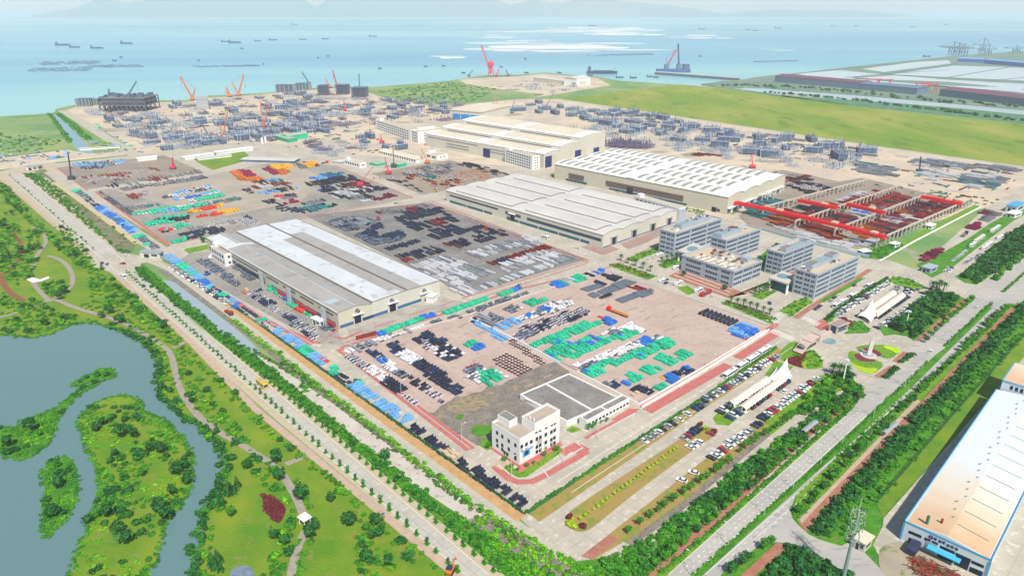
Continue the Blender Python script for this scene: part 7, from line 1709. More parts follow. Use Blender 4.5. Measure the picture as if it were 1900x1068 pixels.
def truck(p, rz, label, cabm, bedm, L=12, load=None, cat='truck'):
    o = empty('truck', (p.x, p.y, .1), rz); tag(o, label, cat); c = MB(); rbox(c, L/2-1.1, 0, .6, 2.2, 2.4, 2.3, .3); c.build('cab', cabm, o); MB().box(L/2-.02,-.95,1.7,L/2+.04,.95,2.5).build('windscreen', m_glass, o)
    MB().box(-L/2,-1.2,1.0,L/2-2.6,1.2,1.3).box(-L/2,-.4,.6,L/2-1.2,.4,1.0).build('trailer_bed', bedm, o); wm = None
    for sx in (-L*.42, -L*.32, -L*.22, L*.22, L*.41):
        for sy in (-1.0, 1.0):
            if wm is None: q = MB().bar((0,-.15,0),(0,.15,0),.5,12).build('wheel', m_tyre, o); wm = q.data
            else: q = newobj('wheel', wm, o)
            q.location = (sx, sy, .5)
    return o
truck(P(1146,582), TH+math.pi/2, 'red truck with a long orange flatbed alone in the pink yard', m_redp, M('orange_bed', (.45,.16,.04)), 16)
truck(P(425,582), TH-math.pi/2, 'dark red flatbed truck on the dirt road by the mud canal', m_rust, m_rust, 9); truck(P(1789,437), TH, 'dark lorry on the side road beside the magenta stack', m_navy, m_gut, 12); truck(P(603,303), TH, 'dark red lorry at the yard crossing near the blue hut', m_redp, m_gut, 9)
# red reach truck and small machines
for x, y, l, m in ((702,408,'orange red loader at the corner of the dark beam yard',M('loader_red', (.45,.08,.03))), (901,426,'red loader on the far right edge of the beam yard',m_redp), (836,1060,'orange digger on the verge at bottom of the west highway',m_orange), (385,510,'blue forklift between two dark blocks left of the warehouse',m_tblue), (808,356,'yellow roller in the brown yard corner',m_yel), (963,535,'orange digger on the kerb by the pink yard entrance',m_orange)):
    p = P(x, y); o = empty('loader', (p.x, p.y, .1), TH+.5); tag(o, l, 'loader'); b_ = MB(); rbox(b_, 0, 0, .6, 4, 2, 1.1, .2); b_.build('body', m, o); MB().cbox(-.5,0,1.7,1.5,1.6,1.3).build('cab', m_glass, o); MB().bar((1.5,0,1.2),(4,0,2.4),.25,4).bar((4,0,2.4),(5.2,0,.8),.2,4).build('arm', m, o)
    for sy in (-1.05, 1.05): MB().box(-1.9, sy-.25, 0, 1.9, sy+.25, .75).build('track', m_tyre, o)
for x, y, c in ((1336,984,m_tblue),): pass
# ================================================================ CANOPIES OF THE PARKING LOTS
m_mem = M('canopy_membrane', (.74,.66,.54), rough=.6); m_memw = M('white_membrane', (.80,.79,.76), rough=.5)
def tent(name, label, stripA, stripB, cone, peak, flipc=False):
    c = P(*cone[0]); o = empty('canopy', (c.x, c.y, .1)); tag(o, label, 'canopy')
    for q in (stripA, stripB):
        a, b, c2, d = [P(*p, 2.6)-c for p in q]   # a->d across, a->b along
        L = (b-a).length; n = int(L/2.6); mb = MB(); vs = []
        for i in range(n*4+1):
            t = i/(n*4)
            for j in range(7):
                s_ = j/6; p = a*(1-t)*(1-s_)+b*t*(1-s_)+c2*t*s_+d*(1-t)*s_
                ph = (i % 4)/4; z = 2.5 + 1.0*math.sin(s_*math.pi) + .28*math.sin(ph*math.pi)*(1 if i % 4 else 0) - (.35 if j in (0, 6) and i % 4 == 0 else 0); vs.append((p.x, p.y, z))
        fs = [(i*7+j, (i+1)*7+j, (i+1)*7+j+1, i*7+j+1) for i in range(n*4) for j in range(6)]
        mb.add(vs, fs).add([(x, y, z-.06) for x, y, z in vs], [f[::-1] for f in fs]); mb.build('membrane', m_mem, o, True)
        pm = None
        for i in range(0, n+1, 2):
            t = i/n
            for s_ in (.5,):
                p = a*(1-t)*(1-s_)+b*t*(1-s_)+c2*t*s_+d*(1-t)*s_
                if pm is None: k = MB().bar((0,0,0),(0,0,3.2),.1,6).build('post', m_white, o); pm = k.data
                else: k = newobj('post', pm, o)
                k.location = (p.x, p.y, 0)
    ring = [P(*p, 2.2)-c for p in cone]; pk = P(*peak[0], 0)-c; H_ = peak[1]; vs = []; n = 0; R0 = []
    for i, p in enumerate(ring):
        q = ring[(i+1) % len(ring)]
        for k in range(6): s_ = k/6; m_ = p*(1-s_)+q*s_; m_ = m_ + (pk-m_)*(.10*math.sin(s_*math.pi)); R0.append((m_.x, m_.y, 2.2+.5*math.sin(s_*math.pi)))
    N = len(R0); rows = 8
    for j in range(rows+1):
        t = j/rows
        for (x, y, z) in R0: vs.append((x+(pk.x-x)*t*.97, y+(pk.y-y)*t*.97, z+(H_-z)*t**2.0))
    fs = [(j*N+i, j*N+(i+1) % N, (j+1)*N+(i+1) % N, (j+1)*N+i) for j in range(rows) for i in range(N)]
    MB().add(vs, fs).add([(x, y, z-.08) for x, y, z in vs], [f[::-1] for f in fs]).build('peak_membrane', m_memw, o, True)
    MB().bar((pk.x, pk.y, 0), (pk.x, pk.y, H_+.3), .16, 8).build('mast', m_white, o)
    for p in ring: MB().bar((p.x*.98, p.y*.98, 0), (p.x, p.y, 2.3), .1, 6).build('post', m_white, o)
tent('t1', 'long cream double canopy with a tall white peak in the lower parking lot', [(1363,753),(1432,707),(1419,697),(1350,744)], [(1385,760),(1462,704),(1438,704),(1369,754)], [(1424,703),(1440,718),(1470,700),(1462,684),(1441,681)], ((1455,696),9.5))
tent('t2', 'long cream double canopy with a tall white peak in the upper parking lot', [(1624,573),(1665,545),(1655,537),(1611,566)], [(1628,588),(1682,549),(1670,543),(1622,576)], [(1592,585),(1616,597),(1630,585),(1622,571),(1606,571)], ((1613,583),9.5))
# ================================================================ GATE, MONUMENT, SMALL HOUSES
def pergola(o, x0, y0, x1, y1, z0, z1, n, m1, m2):
    b_ = MB()
    for i in range(n+1): x = x0+(x1-x0)*i/n; b_.add([(x-.22,y0,z0-.4),(x+.22,y0,z0-.4),(x+.22,y1,z1-.4),(x-.22,y1,z1-.4),(x-.22,y0,z0),(x+.22,y0,z0),(x+.22,y1,z1),(x-.22,y1,z1)], [(0,3,2,1),(4,5,6,7),(0,1,5,4),(1,2,6,5),(2,3,7,6),(3,0,4,7)])
    b_.build('pergola_beams', m1, o)
m_gb = M('gate_pink_stone', (.58,.46,.40)); m_rb = M('gate_red_brown', (.22,.06,.05))
F = Frame((1551.4,620), (1571,612), (1537.6,615), 'gatehouse', 'right gatehouse with a striped pergola roof by the ring drive', 'gatehouse')
h = 5.0; MB().box(.8,.8,0,F.W-.8,F.L-.4,h-1.2).build('wall', MATS['blue_glazing'], F.root); MB().box(.4,.4,h-1.2,F.W-.2,F.L,h-.8).build('roof', m_rb, F.root)
pergola(F.root, 0, -.5, F.W, F.L+.8, h, h, 8, m_gb, m_rb); MB().box(-.3,-.3,0,.5,.5,h-.4).box(F.W-.5,-.3,0,F.W+.3,.5,h-.4).box(-.3,F.L-.3,0,.5,F.L+.4,h-.4).box(-.6,-.9,h-.39,F.W+.6,-.5,h+.1).box(-.6,F.L+.8,h-.39,F.W+.6,F.L+1.2,h+.1).build('frame', m_gb, F.root)
F = Frame((1489,658), (1516,643), (1471,653), 'gatehouse', 'left gatehouse with a sloping striped pergola over the red flower bed', 'gatehouse')
MB().box(F.W*.25,.8,0,F.W,F.L-.3,3.6).build('wall', m_gb, F.root); MB().box(F.W*.25+.3,.7,1.0,F.W-.3,.82,3.0).build('window', m_glass, F.root)
b_ = MB(); 
for i in range(9):
    y = F.L*i/8
    for x0, z0, x1, z1 in ((-1, .6, F.W*.45, 5.2), (F.W*.45, 5.2, F.W+1, 6.2)): b_.bar((x0, y, z0), (x1, y, z1), .32, 4)
b_.build('pergola_beams', m_gb, F.root); MB().bar((-1,-.3,.6),(-1,F.L+.3,.6),.4,4).bar((F.W+1,-.3,6.2),(F.W+1,F.L+.3,6.2),.4,4).bar((F.W*.45,-.3,5.2),(F.W*.45,F.L+.3,5.2),.35,4).build('cross_beam', m_rb, F.root)
MB().bar((F.W*.1,F.L*.5,2.4),(F.W*.2,F.L*.5,3.3),2.0,14).build('round_disc', m_gut, F.root)
wall([(1518,634),(1540,623)], 1.6, 3.4, 'thick pink stone gate wall between the two gatehouses', m_gb, 'gate_wall', 'gate')
p = P(1611,660); o = empty('monument', (p.x, p.y, .3)); tag(o, 'white stone monument column on a round plinth in the garden ellipse', 'monument')
MB().bar((0,0,0),(0,0,.4),4.2,24).build('plinth', m_kerb, o); MB().bar((0,0,.4),(0,0,.9),2.4,20).build('step', m_steel, o); cm = MB()
for k, (dx, hh) in enumerate(((-.6, 9.2), (.1, 10), (.8, 8.8))): cm.add([(dx-.35,-.5,.9),(dx+.35,-.5,.9),(dx+.35,.5,.9),(dx-.35,.5,.9),(dx-.3+.4,-.4,hh),(dx+.3+.4,-.4,hh),(dx+.3+.4,.4,hh),(dx-.3+.4,.4,hh)], [(0,3,2,1),(4,5,6,7),(0,1,5,4),(1,2,6,5),(2,3,7,6),(3,0,4,7)])
cm.build('column', M('monument_stone', (.62,.62,.60)), o)
def hut(P0, PB, PA, top, label, wm=None, rm=None, name='guardhouse', cat='guardhouse', door=True):
    F = Frame(P0, PB, PA, name, label, cat); h = hgt(P0, top); Wd, L = max(F.W, 2.5), max(F.L, 2.5)
    MB().box(0,0,-.1,Wd,L,h).build('wall', wm or m_white, F.root); MB().box(-.5,-.5,h,Wd+.5,L+.5,h+.4).build('roof', rm or m_white, F.root)
    if door: panel(F, 's', L*.55, L*.8, 0, h*.7, m_dkdoor, 'door'); panel(F, 's', L*.12, L*.42, h*.35, h*.75, m_glass, 'window'); panel(F, 'f', Wd*.2, Wd*.8, h*.35, h*.75, m_glass, 'window')
    return F
hut((1602,1026), (1616,1012), (1583,1015), 1008, 'small cream guardhouse on the side road beside the telecom mast', m_cream, m_roofc)
hut((297,480), (305,476), (276,470), 470, 'grey gatehouse frame at the west gate of the yards', m_cream2, m_steel); hut((72,316), (80,313), (66,310), 309, 'small grey gatehouse at the far left road crossing', m_cream2, m_steel)
hut((1725,508), (1738,502), (1712,502), 499, 'grey gatehouse at the top right road junction', m_office, m_office); hut((1660,460), (1669,457), (1650,457), 454, 'white kiosk on the planting bed by the crane yard', name='kiosk', cat='kiosk'); hut((1728,426), (1735,422), (1719,422), 420, 'white kiosk on the lawn right of the crane yard', name='kiosk', cat='kiosk')
hut((594,607), (602,604), (583,598), 597, 'white site hut with red base by the warehouse corner', name='site_hut', cat='hut'); hut((803,563), (812,556), (796,557), 552, 'white container hut at the right end of the warehouse', name='container', cat='container', door=False)
hut((1884,396), (1900,388), (1870,390), 384, 'blue shed at the far right edge above the lot', m_fac, m_facb, 'shed', 'shed'); hut((1882,405), (1895,400), (1870,400), 398, 'small pale gatehouse on the far right road', name='guardhouse')
hut((1590,722), (1593,720), (1586,719), 718, 'small grey cabinet by the footpath', m_steel, m_steel, 'cabinet', 'cabinet', False) if False else None
F = Frame((566,979), (577,972), (553,974), 'pavilion', 'white flat roofed pavilion on the park footpath', 'pavilion')
MB().box(-.5,-.5,3.0,F.W+.5,F.L+.5,3.4).build('roof', m_white, F.root)
for x in (0, F.W):
    for y in (0, F.L): MB().bar((x,y,0),(x,y,3),.16,6).build('column', m_white, F.root)
MB().box(F.W*.6,F.L+.6,0,F.W,F.L+3,.5).build('bench', m_white, F.root)
for a, b, l in (((1489,809),(1513,790),'grey roofed bus shelter on the near brick footpath'), ((1638,812),(1662,793),'grey framed bus shelter on the far brick path')):
    A_, B_ = P(*a), P(*b); o = empty('bus_shelter', (A_.x, A_.y, .1), math.atan2((B_-A_).y, (B_-A_).x)); tag(o, l, 'bus shelter'); L = (B_-A_).length
    MB().prof([(-1.2,2.7),(0,3.1),(1.2,2.7),(1.2,2.6),(0,3.0),(-1.2,2.6)], 0, L, axis='x').build('roof', m_steel, o)
    for k in range(5): MB().bar((L*k/4,.8,0),(L*k/4,.8,2.7),.08,5).build('post', m_steel, o)
    MB().box(.3,.86,.8,L-.3,.9,2.3).build('glass_panel', m_glass, o)
# slate plates in the pink yard
m_slate = M('slate_plate', (.10,.125,.16), c2=(.13,.155,.19), scale=.3, wave=('X', .5, (.06,.075,.10), .93), rough=.5)
for i, q in enumerate(([(1076,537),(1109,527),(1122,532),(1091,542)], [(1107,542),(1134,530),(1150,538),(1122,548)], [(1134,528),(1160,519),(1182,525),(1152,538)], [(1090,548),(1100,543),(1115,548),(1103,554)], [(1141,557),(1175,545),(1187,551),(1155,563)], [(1172,545),(1193,538),(1213,545),(1193,553)], [(1199,540),(1206,536),(1214,540),(1206,544)])):
    c = P(*q[0]); pts = [P(*p)-c for p in q]; mb = MB().prism([(p.x, p.y) for p in pts][::-1], .15, .75); o = mb.build('panel_stack', m_slate); o.location = (c.x, c.y, .1)
    tag(o, f'slate grey ribbed floor panel stack, {ordn(i+1)} from the left in the pink yard', 'panel stack', 'slate panel stacks in the pink yard')
tp = None
for i in range(8):
    a, b = P(1298+i*7.6, 584.5+i*2.9), P(1313+i*7.6, 578+i*2.9)
    o = empty('tank', (a.x, a.y, .2), math.atan2((b-a).y, (b-a).x)); tag(o, f'long black cylinder on cradles, {ordn(i+1)} from the left in the pink yard', 'tank', 'black cylinders in the pink yard'); L = 8.5
    o.location = a; 
    if tp is None: t1 = MB().bar((0,0,1.3),(L,0,1.3),1.05,14).build('shell', m_black, o, True); t2 = MB().box(1,-.9,0,1.5,.9,.6).box(L-1.5,-.9,0,L-1,.9,.6).build('cradle', m_twhite, o); tp = (t1.data, t2.data)
    else: newobj('shell', tp[0], o); newobj('cradle', tp[1], o)
for x, y in ((1059,642),(1071,640)):
    p = P(x, y); o = MB().bar((-1.5,0,1.0),(1.5,0,1.0),.95,12).build('drum', m_tblue, smooth=True); o.location = p; o.rotation_euler = (0,0,TH); tag(o, f'blue drum {"left" if x < 1065 else "right"} of the pair by the second green band', 'drum')
for i, (x, y) in enumerate(((983,418),(989,420),(493,265),(487,267))):
    p = P(x, y); o = MB().bar((0,0,0),(0,0,8),1.4,12).bar((0,0,8),(0,0,8.6),1.0,10).build('silo', m_white); o.location = p; tag(o, f'white upright gas tank, {"left" if i % 2 == 0 else "right"} of the pair {"by the pale workshop" if i < 2 else "on the far lawn"}', 'tank')

# ================================================================ CRANES
m_crO = M('crane_orange', (.75,.20,.06), rough=.5); m_crR = M('crane_red', (.65,.04,.10), rough=.5); m_crB = M('crane_blue_grey', (.12,.20,.32), rough=.5); m_crD = M('crane_dark', (.05,.07,.12), rough=.5)
def at_h(base, tip):            # tip of a boom standing over the same distance as its base
    b = P(*base); d = ray(*tip); t = b.y/d.y; q = CAMP + d*t; return q
def lattice_bar(mb, p, q, w_, n=10, r=.12):
    p = Vector(p); q = Vector(q); d = (q-p).normalized(); a = Vector((0,1,0)) if abs(d.y) < .8 else Vector((1,0,0)); u = d.cross(a).normalized(); v = d.cross(u); cs = [u*w_+v*w_, u*w_-v*w_, -u*w_-v*w_, -u*w_+v*w_]
    for c in cs: mb.bar(p+c, q+c*.6, r, 4)
    for i in range(n):
        a0, a1 = p+(q-p)*i/n, p+(q-p)*(i+1)/n
        for k in range(4): mb.bar(a0+cs[k]*(1-.4*i/n), a1+cs[(k+1) % 4]*(1-.4*(i+1)/n), r*.6, 4)
def crane(base, tips, m, label, m2=None, s=1.0, group=None, cab=True):
    b = P(*base); o = empty('crane', (b.x, b.y, 0)); tag(o, label, 'crane', group or 'cranes of the shipyard')
    dist = b.length; w_ = max(.5, dist*.0006)*s; r = max(.16, dist*.00024)*s
    if cab:
        for sy in (-2.4*s, 2.4*s): MB().box(-3.5*s, sy-.8*s, 0, 3.5*s, sy+.8*s, 1.4*s).build('track', m_crD, o)
        c = MB(); rbox(c, 0, 0, 1.5*s, 7*s, 4.2*s, 3*s, .3); c.build('cab', m2 or m, o)
    q0 = Vector((0, 0, 3*s)); first = None
    for i, t in enumerate(tips):
        q = at_h(base, t) - Vector((b.x, b.y, 0)); mb = MB(); lattice_bar(mb, q0, q, w_*(1 if i == 0 else .7), 12, r); mb.build('boom' if i == 0 else 'mast', m, o)
        if i == 0: first = q
        else: MB().bar(q, first, r*.35, 4).bar(q, Vector((-3*s, 0, 3)), r*.35, 4).build('stay_cable', m_crD, o)
    if first is not None and len(tips) > 0:
        h_ = first.copy(); h_.z *= .45; MB().bar(first, h_, r*.35, 4).build('hoist_rope', m_crD, o); MB().cbox(h_.x, h_.y, h_.z-1.5, 1.2, 1.2, 2).build('hook', m_crR, o)
    return o
for b, t, m, l in (((358,186), [(334,142),(362,164)], m_crO, 'orange crawler crane standing at the waterline left of the yard, boom leaning left'), ((427,180), [(420,162),(417,170)], m_crO, 'short orange crane near the waterline'), ((443,178), [(452,138),(430,152)], m_crO, 'thin orange crane with a kinked boom leaning right'),
        ((414,258), [(424,197),(407,228)], m_crO, 'tall orange crane in the middle of the steel modules'), ((489,244), [(498,193),(482,180)], m_crO, 'second tall orange crane right of the first'), ((389,256), [(371,226)], m_crB, 'blue grey crane leaning left beside the tall orange one'),
        ((870,142), [(877,130)], m_crB, 'small grey crane on the sandy headland, left one'), ((921,142), [(926,128)], m_crR, 'small crane right of the big red one'), ((943,141), [(938,129)], m_crB, 'thin grey crane, rightmost on the sandy headland'),
        ((625,160), [(617,130)], m_crR, 'crane with dark tip standing over the middle offshore module'), ((612,163), [(604,146)], m_crO, 'thin crane left of the middle offshore module'), ((668,178), [(666,137)], m_crB, 'upright grey crane at the right offshore module'), ((573,156), [(560,133)], m_crB, 'faint grey crane leaning left by the pale modules'),
        ((239,179), [(253,151)], m_crB, 'grey crane behind the big offshore platform, leaning right'), ((202,182), [(202,165)], m_crB, 'thin upright crane behind left end of platform'), ((800,198), [(805,172)], m_crB, 'lone dark crane beside the green marsh'), ((640,206), [(638,186)], m_crR, 'short red crane among the purple lattices'),
        ((669,345), [(692,309)], m_crR, 'red mobile crane leaning right in the mixed yard'), ((721,323), [(714,292),(719,306)], m_crR, 'red mobile crane leaning left between green sheds'), ((731,311), [(729,269)], m_crD, 'dark upright crane boom by the right green shed'), ((793,303), [(781,275)], m_crO, 'orange crane leaning left before the grey service hall'),
        ((709,266), [(706,250)], m_crR, 'small red crane beside the cream dormitory'), ((1396,312), [(1394,277)], m_crR, 'red crane standing alone behind the white roofed hall'), ((133,333), [(126,283)], m_crD, 'tall dark crane at the left edge of the scrap yard'), ((321,314), [(320,291)], m_crR, 'thin red crane at the right end of scrap yard'),
        ((1013,200), [(1027,174)], m_crB, 'grey crane leaning right at the tip of the green field'), ((1705,320), [(1709,290)], m_crD, 'thin dark lighting mast crane in the field lots'), ((1593,290), [(1596,264)], m_crB, 'grey crane over the rightmost modules'), ((925,202), [(917,180)], m_crO, 'thin orange crane behind the bright blue door'), ((950,210), [(955,183)], m_crB, 'grey crane behind the stepped hall')):
    crane(b, t, m, l, s=1.2 if b[1] < 200 else .9)
# big red shipyard crane
b = (911,141); p = P(*b); o = crane(b, [(893,84),(911,112)], m_crR, 'giant red and white luffing crane at the waterline', s=1.7, cab=False)
mb = MB()
for x in (-8, 8):
    for y in (-8, 8): mb.bar((x, y, 0), (x*.3, y*.3, 26), 1.8, 4)
mb.build('portal', m_crR, o); c = MB(); rbox(c, 0, 0, 26, 16, 12, 10, .6); c.build('machine_house', m_crR, o)
# offshore platform and big modules on the quay
def deckbox(mb, L, Wd, zs, legs, r):
    for z in zs: mb.box(-L/2, -Wd/2, z, L/2, Wd/2, z+1.2)
    for i in range(legs+1):
        for j in (-.48, -.16, .16, .48): mb.bar((-L/2+L*i/legs, Wd*j, 0), (-L/2+L*i/legs, Wd*j, zs[-1]+1), r, 4, 1)
    for i in range(legs):
        for a, b in zip([0]+zs, zs):
            mb.bar((-L/2+L*i/legs, -Wd/2, a), (-L/2+L*(i+1)/legs, -Wd/2, b), r*.6, 4, 1)
m_plat = M('platform_steel', (.07,.09,.16), c2=(.12,.13,.20), scale=.05); m_plat2 = M('platform_deck', (.20,.19,.20))
for (x0, x1, y, top, dep, lab) in ((192,276,206,181,34,'huge dark offshore platform deck on stilts at the left waterline'), (590,606,177,160,26,'dark blue offshore module, left one of three'), (624,645,176,159,26,'dark blue offshore module, middle one of three'), (653,679,181,164,28,'dark blue offshore module, right one of three'),
        (512,545,172,159,20,'pale lattice module at the quay, left one'), (549,574,168,156,20,'pale lattice module at the quay, right one'), (141,167,198,185,20,'pale steel block left of the big platform'), (171,190,196,186,18,'pale steel block touching the big platform')):
    a, b = P(x0, y), P(x1, y); c = (a+b)/2; L = (b-a).length; h = hgt((x0, y), top); o = empty('offshore_module', (c.x, c.y+dep/2, 0)); tag(o, lab, 'offshore module')
    big = x0 == 192; mb = MB()
    if big:
        deckbox(mb, L, dep*1.6, [h*.42, h*.7, h*.98], 10, 1.0); mb.build('frame', [m_plat2, m_plat], o); MB().box(-L*.44,-dep*.75,h*.44,L*.46,dep*.75,h*.95).build('deck_plant', m_plat, o)
        k = MB(); rr2 = random.Random(3)
        for i in range(50): k.cbox(rr2.uniform(-L*.5, L*.45), rr2.uniform(-dep*.7, dep*.7), h+.6, rr2.uniform(2, 8), rr2.uniform(2, 8), rr2.uniform(1, 5))
        k.build('deck_equipment', m_bluest, o); MB().add([(-L*.5,-dep*.8,h*.72),(-L*.5,dep*.8,h*.72),(-L*.64,0,h*.98),(-L*.5,-dep*.8,h),(-L*.5,dep*.8,h)], [(0,1,4,3),(0,3,2),(1,2,4),(3,4,2),(0,2,1)]).build('flare_boom', m_plat, o)
    else:
        deckbox(mb, L, dep, [h*.1, h*.4, h*.7, h], 4, .8); mb.build('frame', [m_bluest, m_plat if y > 173 and x0 > 580 else m_steel], o)
        MB().box(-L*.42,-dep*.4,h*.12,L*.42,dep*.4,h*.96).build('inner_plant', m_plat if x0 > 580 else m_bluest, o)
# long sheds on the headland and shipyard houses
def shed(a, b, top, dep, label, wm=m_cream2, rm=m_roofp, z=0):
    A_, B_ = P(*a), P(*b); d = (B_-A_).normalized(); o = empty('shed', (A_.x, A_.y, 0), math.atan2(d.y, d.x)); h = hgt(a, top); L = (B_-A_).length; tag(o, label, 'shed', 'sheds of the port and shipyard')
    MB().box(0,0,0,L,dep,h*.8).build('wall', wm, o); MB().prof([(-.5,h*.8),(dep/2,h),(dep+.5,h*.8)], -1, L+1, axis='x').build('roof', rm, o); return o
shed((990,151), (1068,161), 142, 34, 'long pale shed on the sandy headland'); shed((1070,161), (1095,158), 143, 40, 'tall white shed end at the right of the headland', m_white)
shed((344,297), (398,289), 292, 12, 'low white site office row, leftmost by the far lawn', m_white, m_white); shed((402,288), (470,279), 282, 12, 'long low white house row behind the far lawn', m_white, m_white); shed((368,298), (430,291), 294, 10, 'second low white house row before the lawn', m_white, m_roofp)
shed((447,300), (545,303), 295, 18, 'grey plant shed beside the far lawn', m_bluest, m_roofp); shed((256,300), (292,296), 293, 8, 'white row of cabins at the top of scrap yard', m_white, m_white); shed((148,279), (222,275), 275, 6, 'row of small white cabins by the canal end', m_white, m_roofp)
shed((366,204), (388,203), 180, 26, 'pale blue grey box shed at the left waterline', m_steel, m_steel)
m_rrf = M('red_brown_roof', (.17,.07,.12)); m_portw = M('port_grey_wall', (.13,.20,.30))
shed((1437,152), (1592,166), 138, 60, 'long grey port shed with red brown ridge, left', m_portw, m_rrf); shed((1594,166), (1700,176), 152, 50, 'grey port shed behind the red gantries', m_portw, m_portw); shed((1742,178), (1960,205), 162, 70, 'long grey port shed at the right edge with red brown ridge', m_portw, m_rrf)
shed((1776,115), (1822,117), 107, 50, 'bright blue quay shed, left one', m_tblue, m_tlblue); shed((1824,118), (1960,130), 109, 50, 'bright blue quay shed, right one', m_tblue, m_tlblue)
m_pan = M('salt_pan_water', (.52,.60,.62), rough=.3); m_bund = M('bund_grass', (.10,.17,.13))
for q in ([(1480,137),(1560,130),(1640,138),(1560,144)], [(1485,140),(1560,147),(1660,140),(1760,148),(1900,155),(1960,158),(1960,172),(1900,166),(1760,152),(1700,150)], [(1655,138),(1770,122),(1900,126),(1960,130),(1960,152),(1900,150),(1770,144)], [(1600,128),(1700,115),(1760,112),(1765,118),(1640,134)], [(1470,140),(1490,138),(1640,151),(1900,172),(1960,178),(1960,184),(1880,162),(1700,158)]): patch('salt_pan', q, m_pan, 2)
for a, b in (((1440,140),(1760,108)), ((1540,130),(1900,157)), ((1740,147),(1890,122)), ((1650,137),(1760,130)), ((1840,150),(1960,138)), ((1600,140),(1700,134))):
    strip('bund', [a, b], 3.5, 3.5, m_bund, 4)
patch('riverwater', [(1380,163),(1420,165),(1600,178),(1780,194),(1900,205),(1960,210),(1960,218),(1900,213),(1780,201),(1600,187),(1420,174),(1375,169)], M('river_water', (.42,.50,.52), rough=.3), 3)
# quay cranes
def quay_crane(px_, py, top, label, s=1.0):
    b = P(px_, py); h = hgt((px_, py), top); o = empty('quay_crane', (b.x, b.y, 0)); tag(o, label, 'quay crane', 'quay cranes at the far port'); mb = MB(); r = 2.0*s
    for x in (-11, 11):
        for y in (-9, 9): mb.bar((x*s, y*s, 0), (x*s*.8, y*s, h*.62), r, 4)
        mb.bar((x*s, -9*s, h*.3), (x*s, 9*s, h*.3), r, 4)
    mb.build('portal_frame', m_crB, o); MB().bar((-60*s, 0, h*.62), (40*s, 0, h*.62), r*1.2, 4).bar((-60*s, 0, h*.62), (0, 0, h), r*.5, 4).bar((40*s, 0, h*.62), (0, 0, h), r*.5, 4).bar((0, 0, h*.6), (0, 0, h), r, 4).build('boom', m_crB, o)
quay_crane(1767,102,77,'blue quay crane, leftmost of the far port cluster'); quay_crane(1776,104,79,'blue quay crane, second in the far port cluster'); quay_crane(1786,104,81,'blue quay crane, third in the far port cluster'); quay_crane(1820,103,70,'quay crane with tall upright mast at the far port', .7); quay_crane(1832,103,84,'lower quay crane right of the tall mast', .8); quay_crane(1885,98,84,'quay crane at the right edge of the far port', .9)
for i, (x, y) in enumerate(((1618,162),(1638,163),(1710,170),(1722,172))):
    b = P(x, y); o = empty('gantry_crane', (b.x, b.y, 0)); tag(o, f'red gantry crane before the port sheds, {ordn(i+1)} from the left', 'gantry crane', 'red gantries before the port sheds'); mb = MB()
    for u in (-14, 14): mb.bar((u-4, 0, 0), (u, 0, 17), .9, 4).bar((u+4, 0, 0), (u, 0, 17), .9, 4)
    mb.build('legs', m_crR, o); MB().bar((-20, 0, 18), (20, 0, 18), 1.2, 4).build('girder', m_crR, o)
# ================================================================ SHIPS
m_hull = M('ship_hull', (.03,.06,.14)); m_hull2 = M('barge_hull', (.08,.11,.16))
def ship(x, y, w_, label, big=False, flip=False):
    b = P(x, y, SEA); L = w_/FPX*b.length*1.0; o = empty('ship', (b.x, b.y, SEA), random.uniform(-.15, .15)+(math.pi if flip else 0)); tag(o, label, 'ship', 'ships in the bay'); k = L/60; Wd = L*.16; hh = 5*max(k, .5)
    pts = [(-L/2,-Wd/2*.8),(L*.36,-Wd/2),(L/2,0),(L*.36,Wd/2),(-L/2,Wd/2*.8)]
    MB().prism(pts, -1, hh).build('hull', m_hull, o); MB().box(-L*.47,-Wd*.35,hh,-L*.36,Wd*.35,hh*2.3).box(-L*.45,-Wd*.3,hh*2.3,-L*.39,Wd*.3,hh*2.9).build('bridge', m_bluest, o)
    MB().box(-L*.3,-Wd*.36,hh,L*.34,Wd*.36,hh*1.25).build('hatch_covers', m_hull2, o); MB().bar((L*.4,0,hh),(L*.42,0,hh*(3.2 if big else 2)),L*.004+.15,4).build('mast', m_hull, o)
SH = [(117,84.5,22),(139,88.5,17),(180,90,19),(235,81.5,20),(419,78,15),(436,80,22),(449,90.5,7),(479,77,12),(507,75,14),(562,74,12),(604,73,12),(692,68,14),(546,46,12),(225,107,5),(213,113,7),(705,128,7),(790,124,7),(823,123,7),(860,136,7),(609,105,5),(590,108,4),(930,125,6),(1038,136,8),(977,136,8),(975,110,5),(1302,55,12),(1388,56,9),(1402,57.5,10),(1100,49,14),(1444,53,12),(1589,49,9),(1720,105.5,13),(1150,144.5,14),(1175,145,13),(1205,143,10),(1217,144.5,10),(1300,105,6),(369,113,4),(489,120,3),(1546,49,8),(1695,51,9),(1756,47,7),(1095,141,10)]
for i, (x, y, w_) in enumerate(SH):
    if (x, y) == (1117, 134): continue
    ship(x, y, w_, f'{"small boat" if w_ < 9 else "dark cargo barge"} in the bay, {ordn(i+1)} of the listed vessels counted rightwards'.replace(' of the listed vessels', ''))
ship(1117, 137, 54, 'large dark bulk ship anchored off the headland, bridge at left', True)
b = P(1250, 134, SEA); o = empty('crane_ship', (b.x, b.y, SEA), .03); tag(o, 'floating crane ship with two luffing booms beside the jetty', 'crane ship'); L = 95/1280*b.length*.62
MB().prism([(-L/2,-9),(L*.44,-9),(L/2,0),(L*.44,9),(-L/2,9)], -1, 9).build('hull', M('blue_hull', (.05,.12,.30)), o); MB().box(L*.26,-8,9,L*.44,8,22).build('bridge', m_bluest, o)
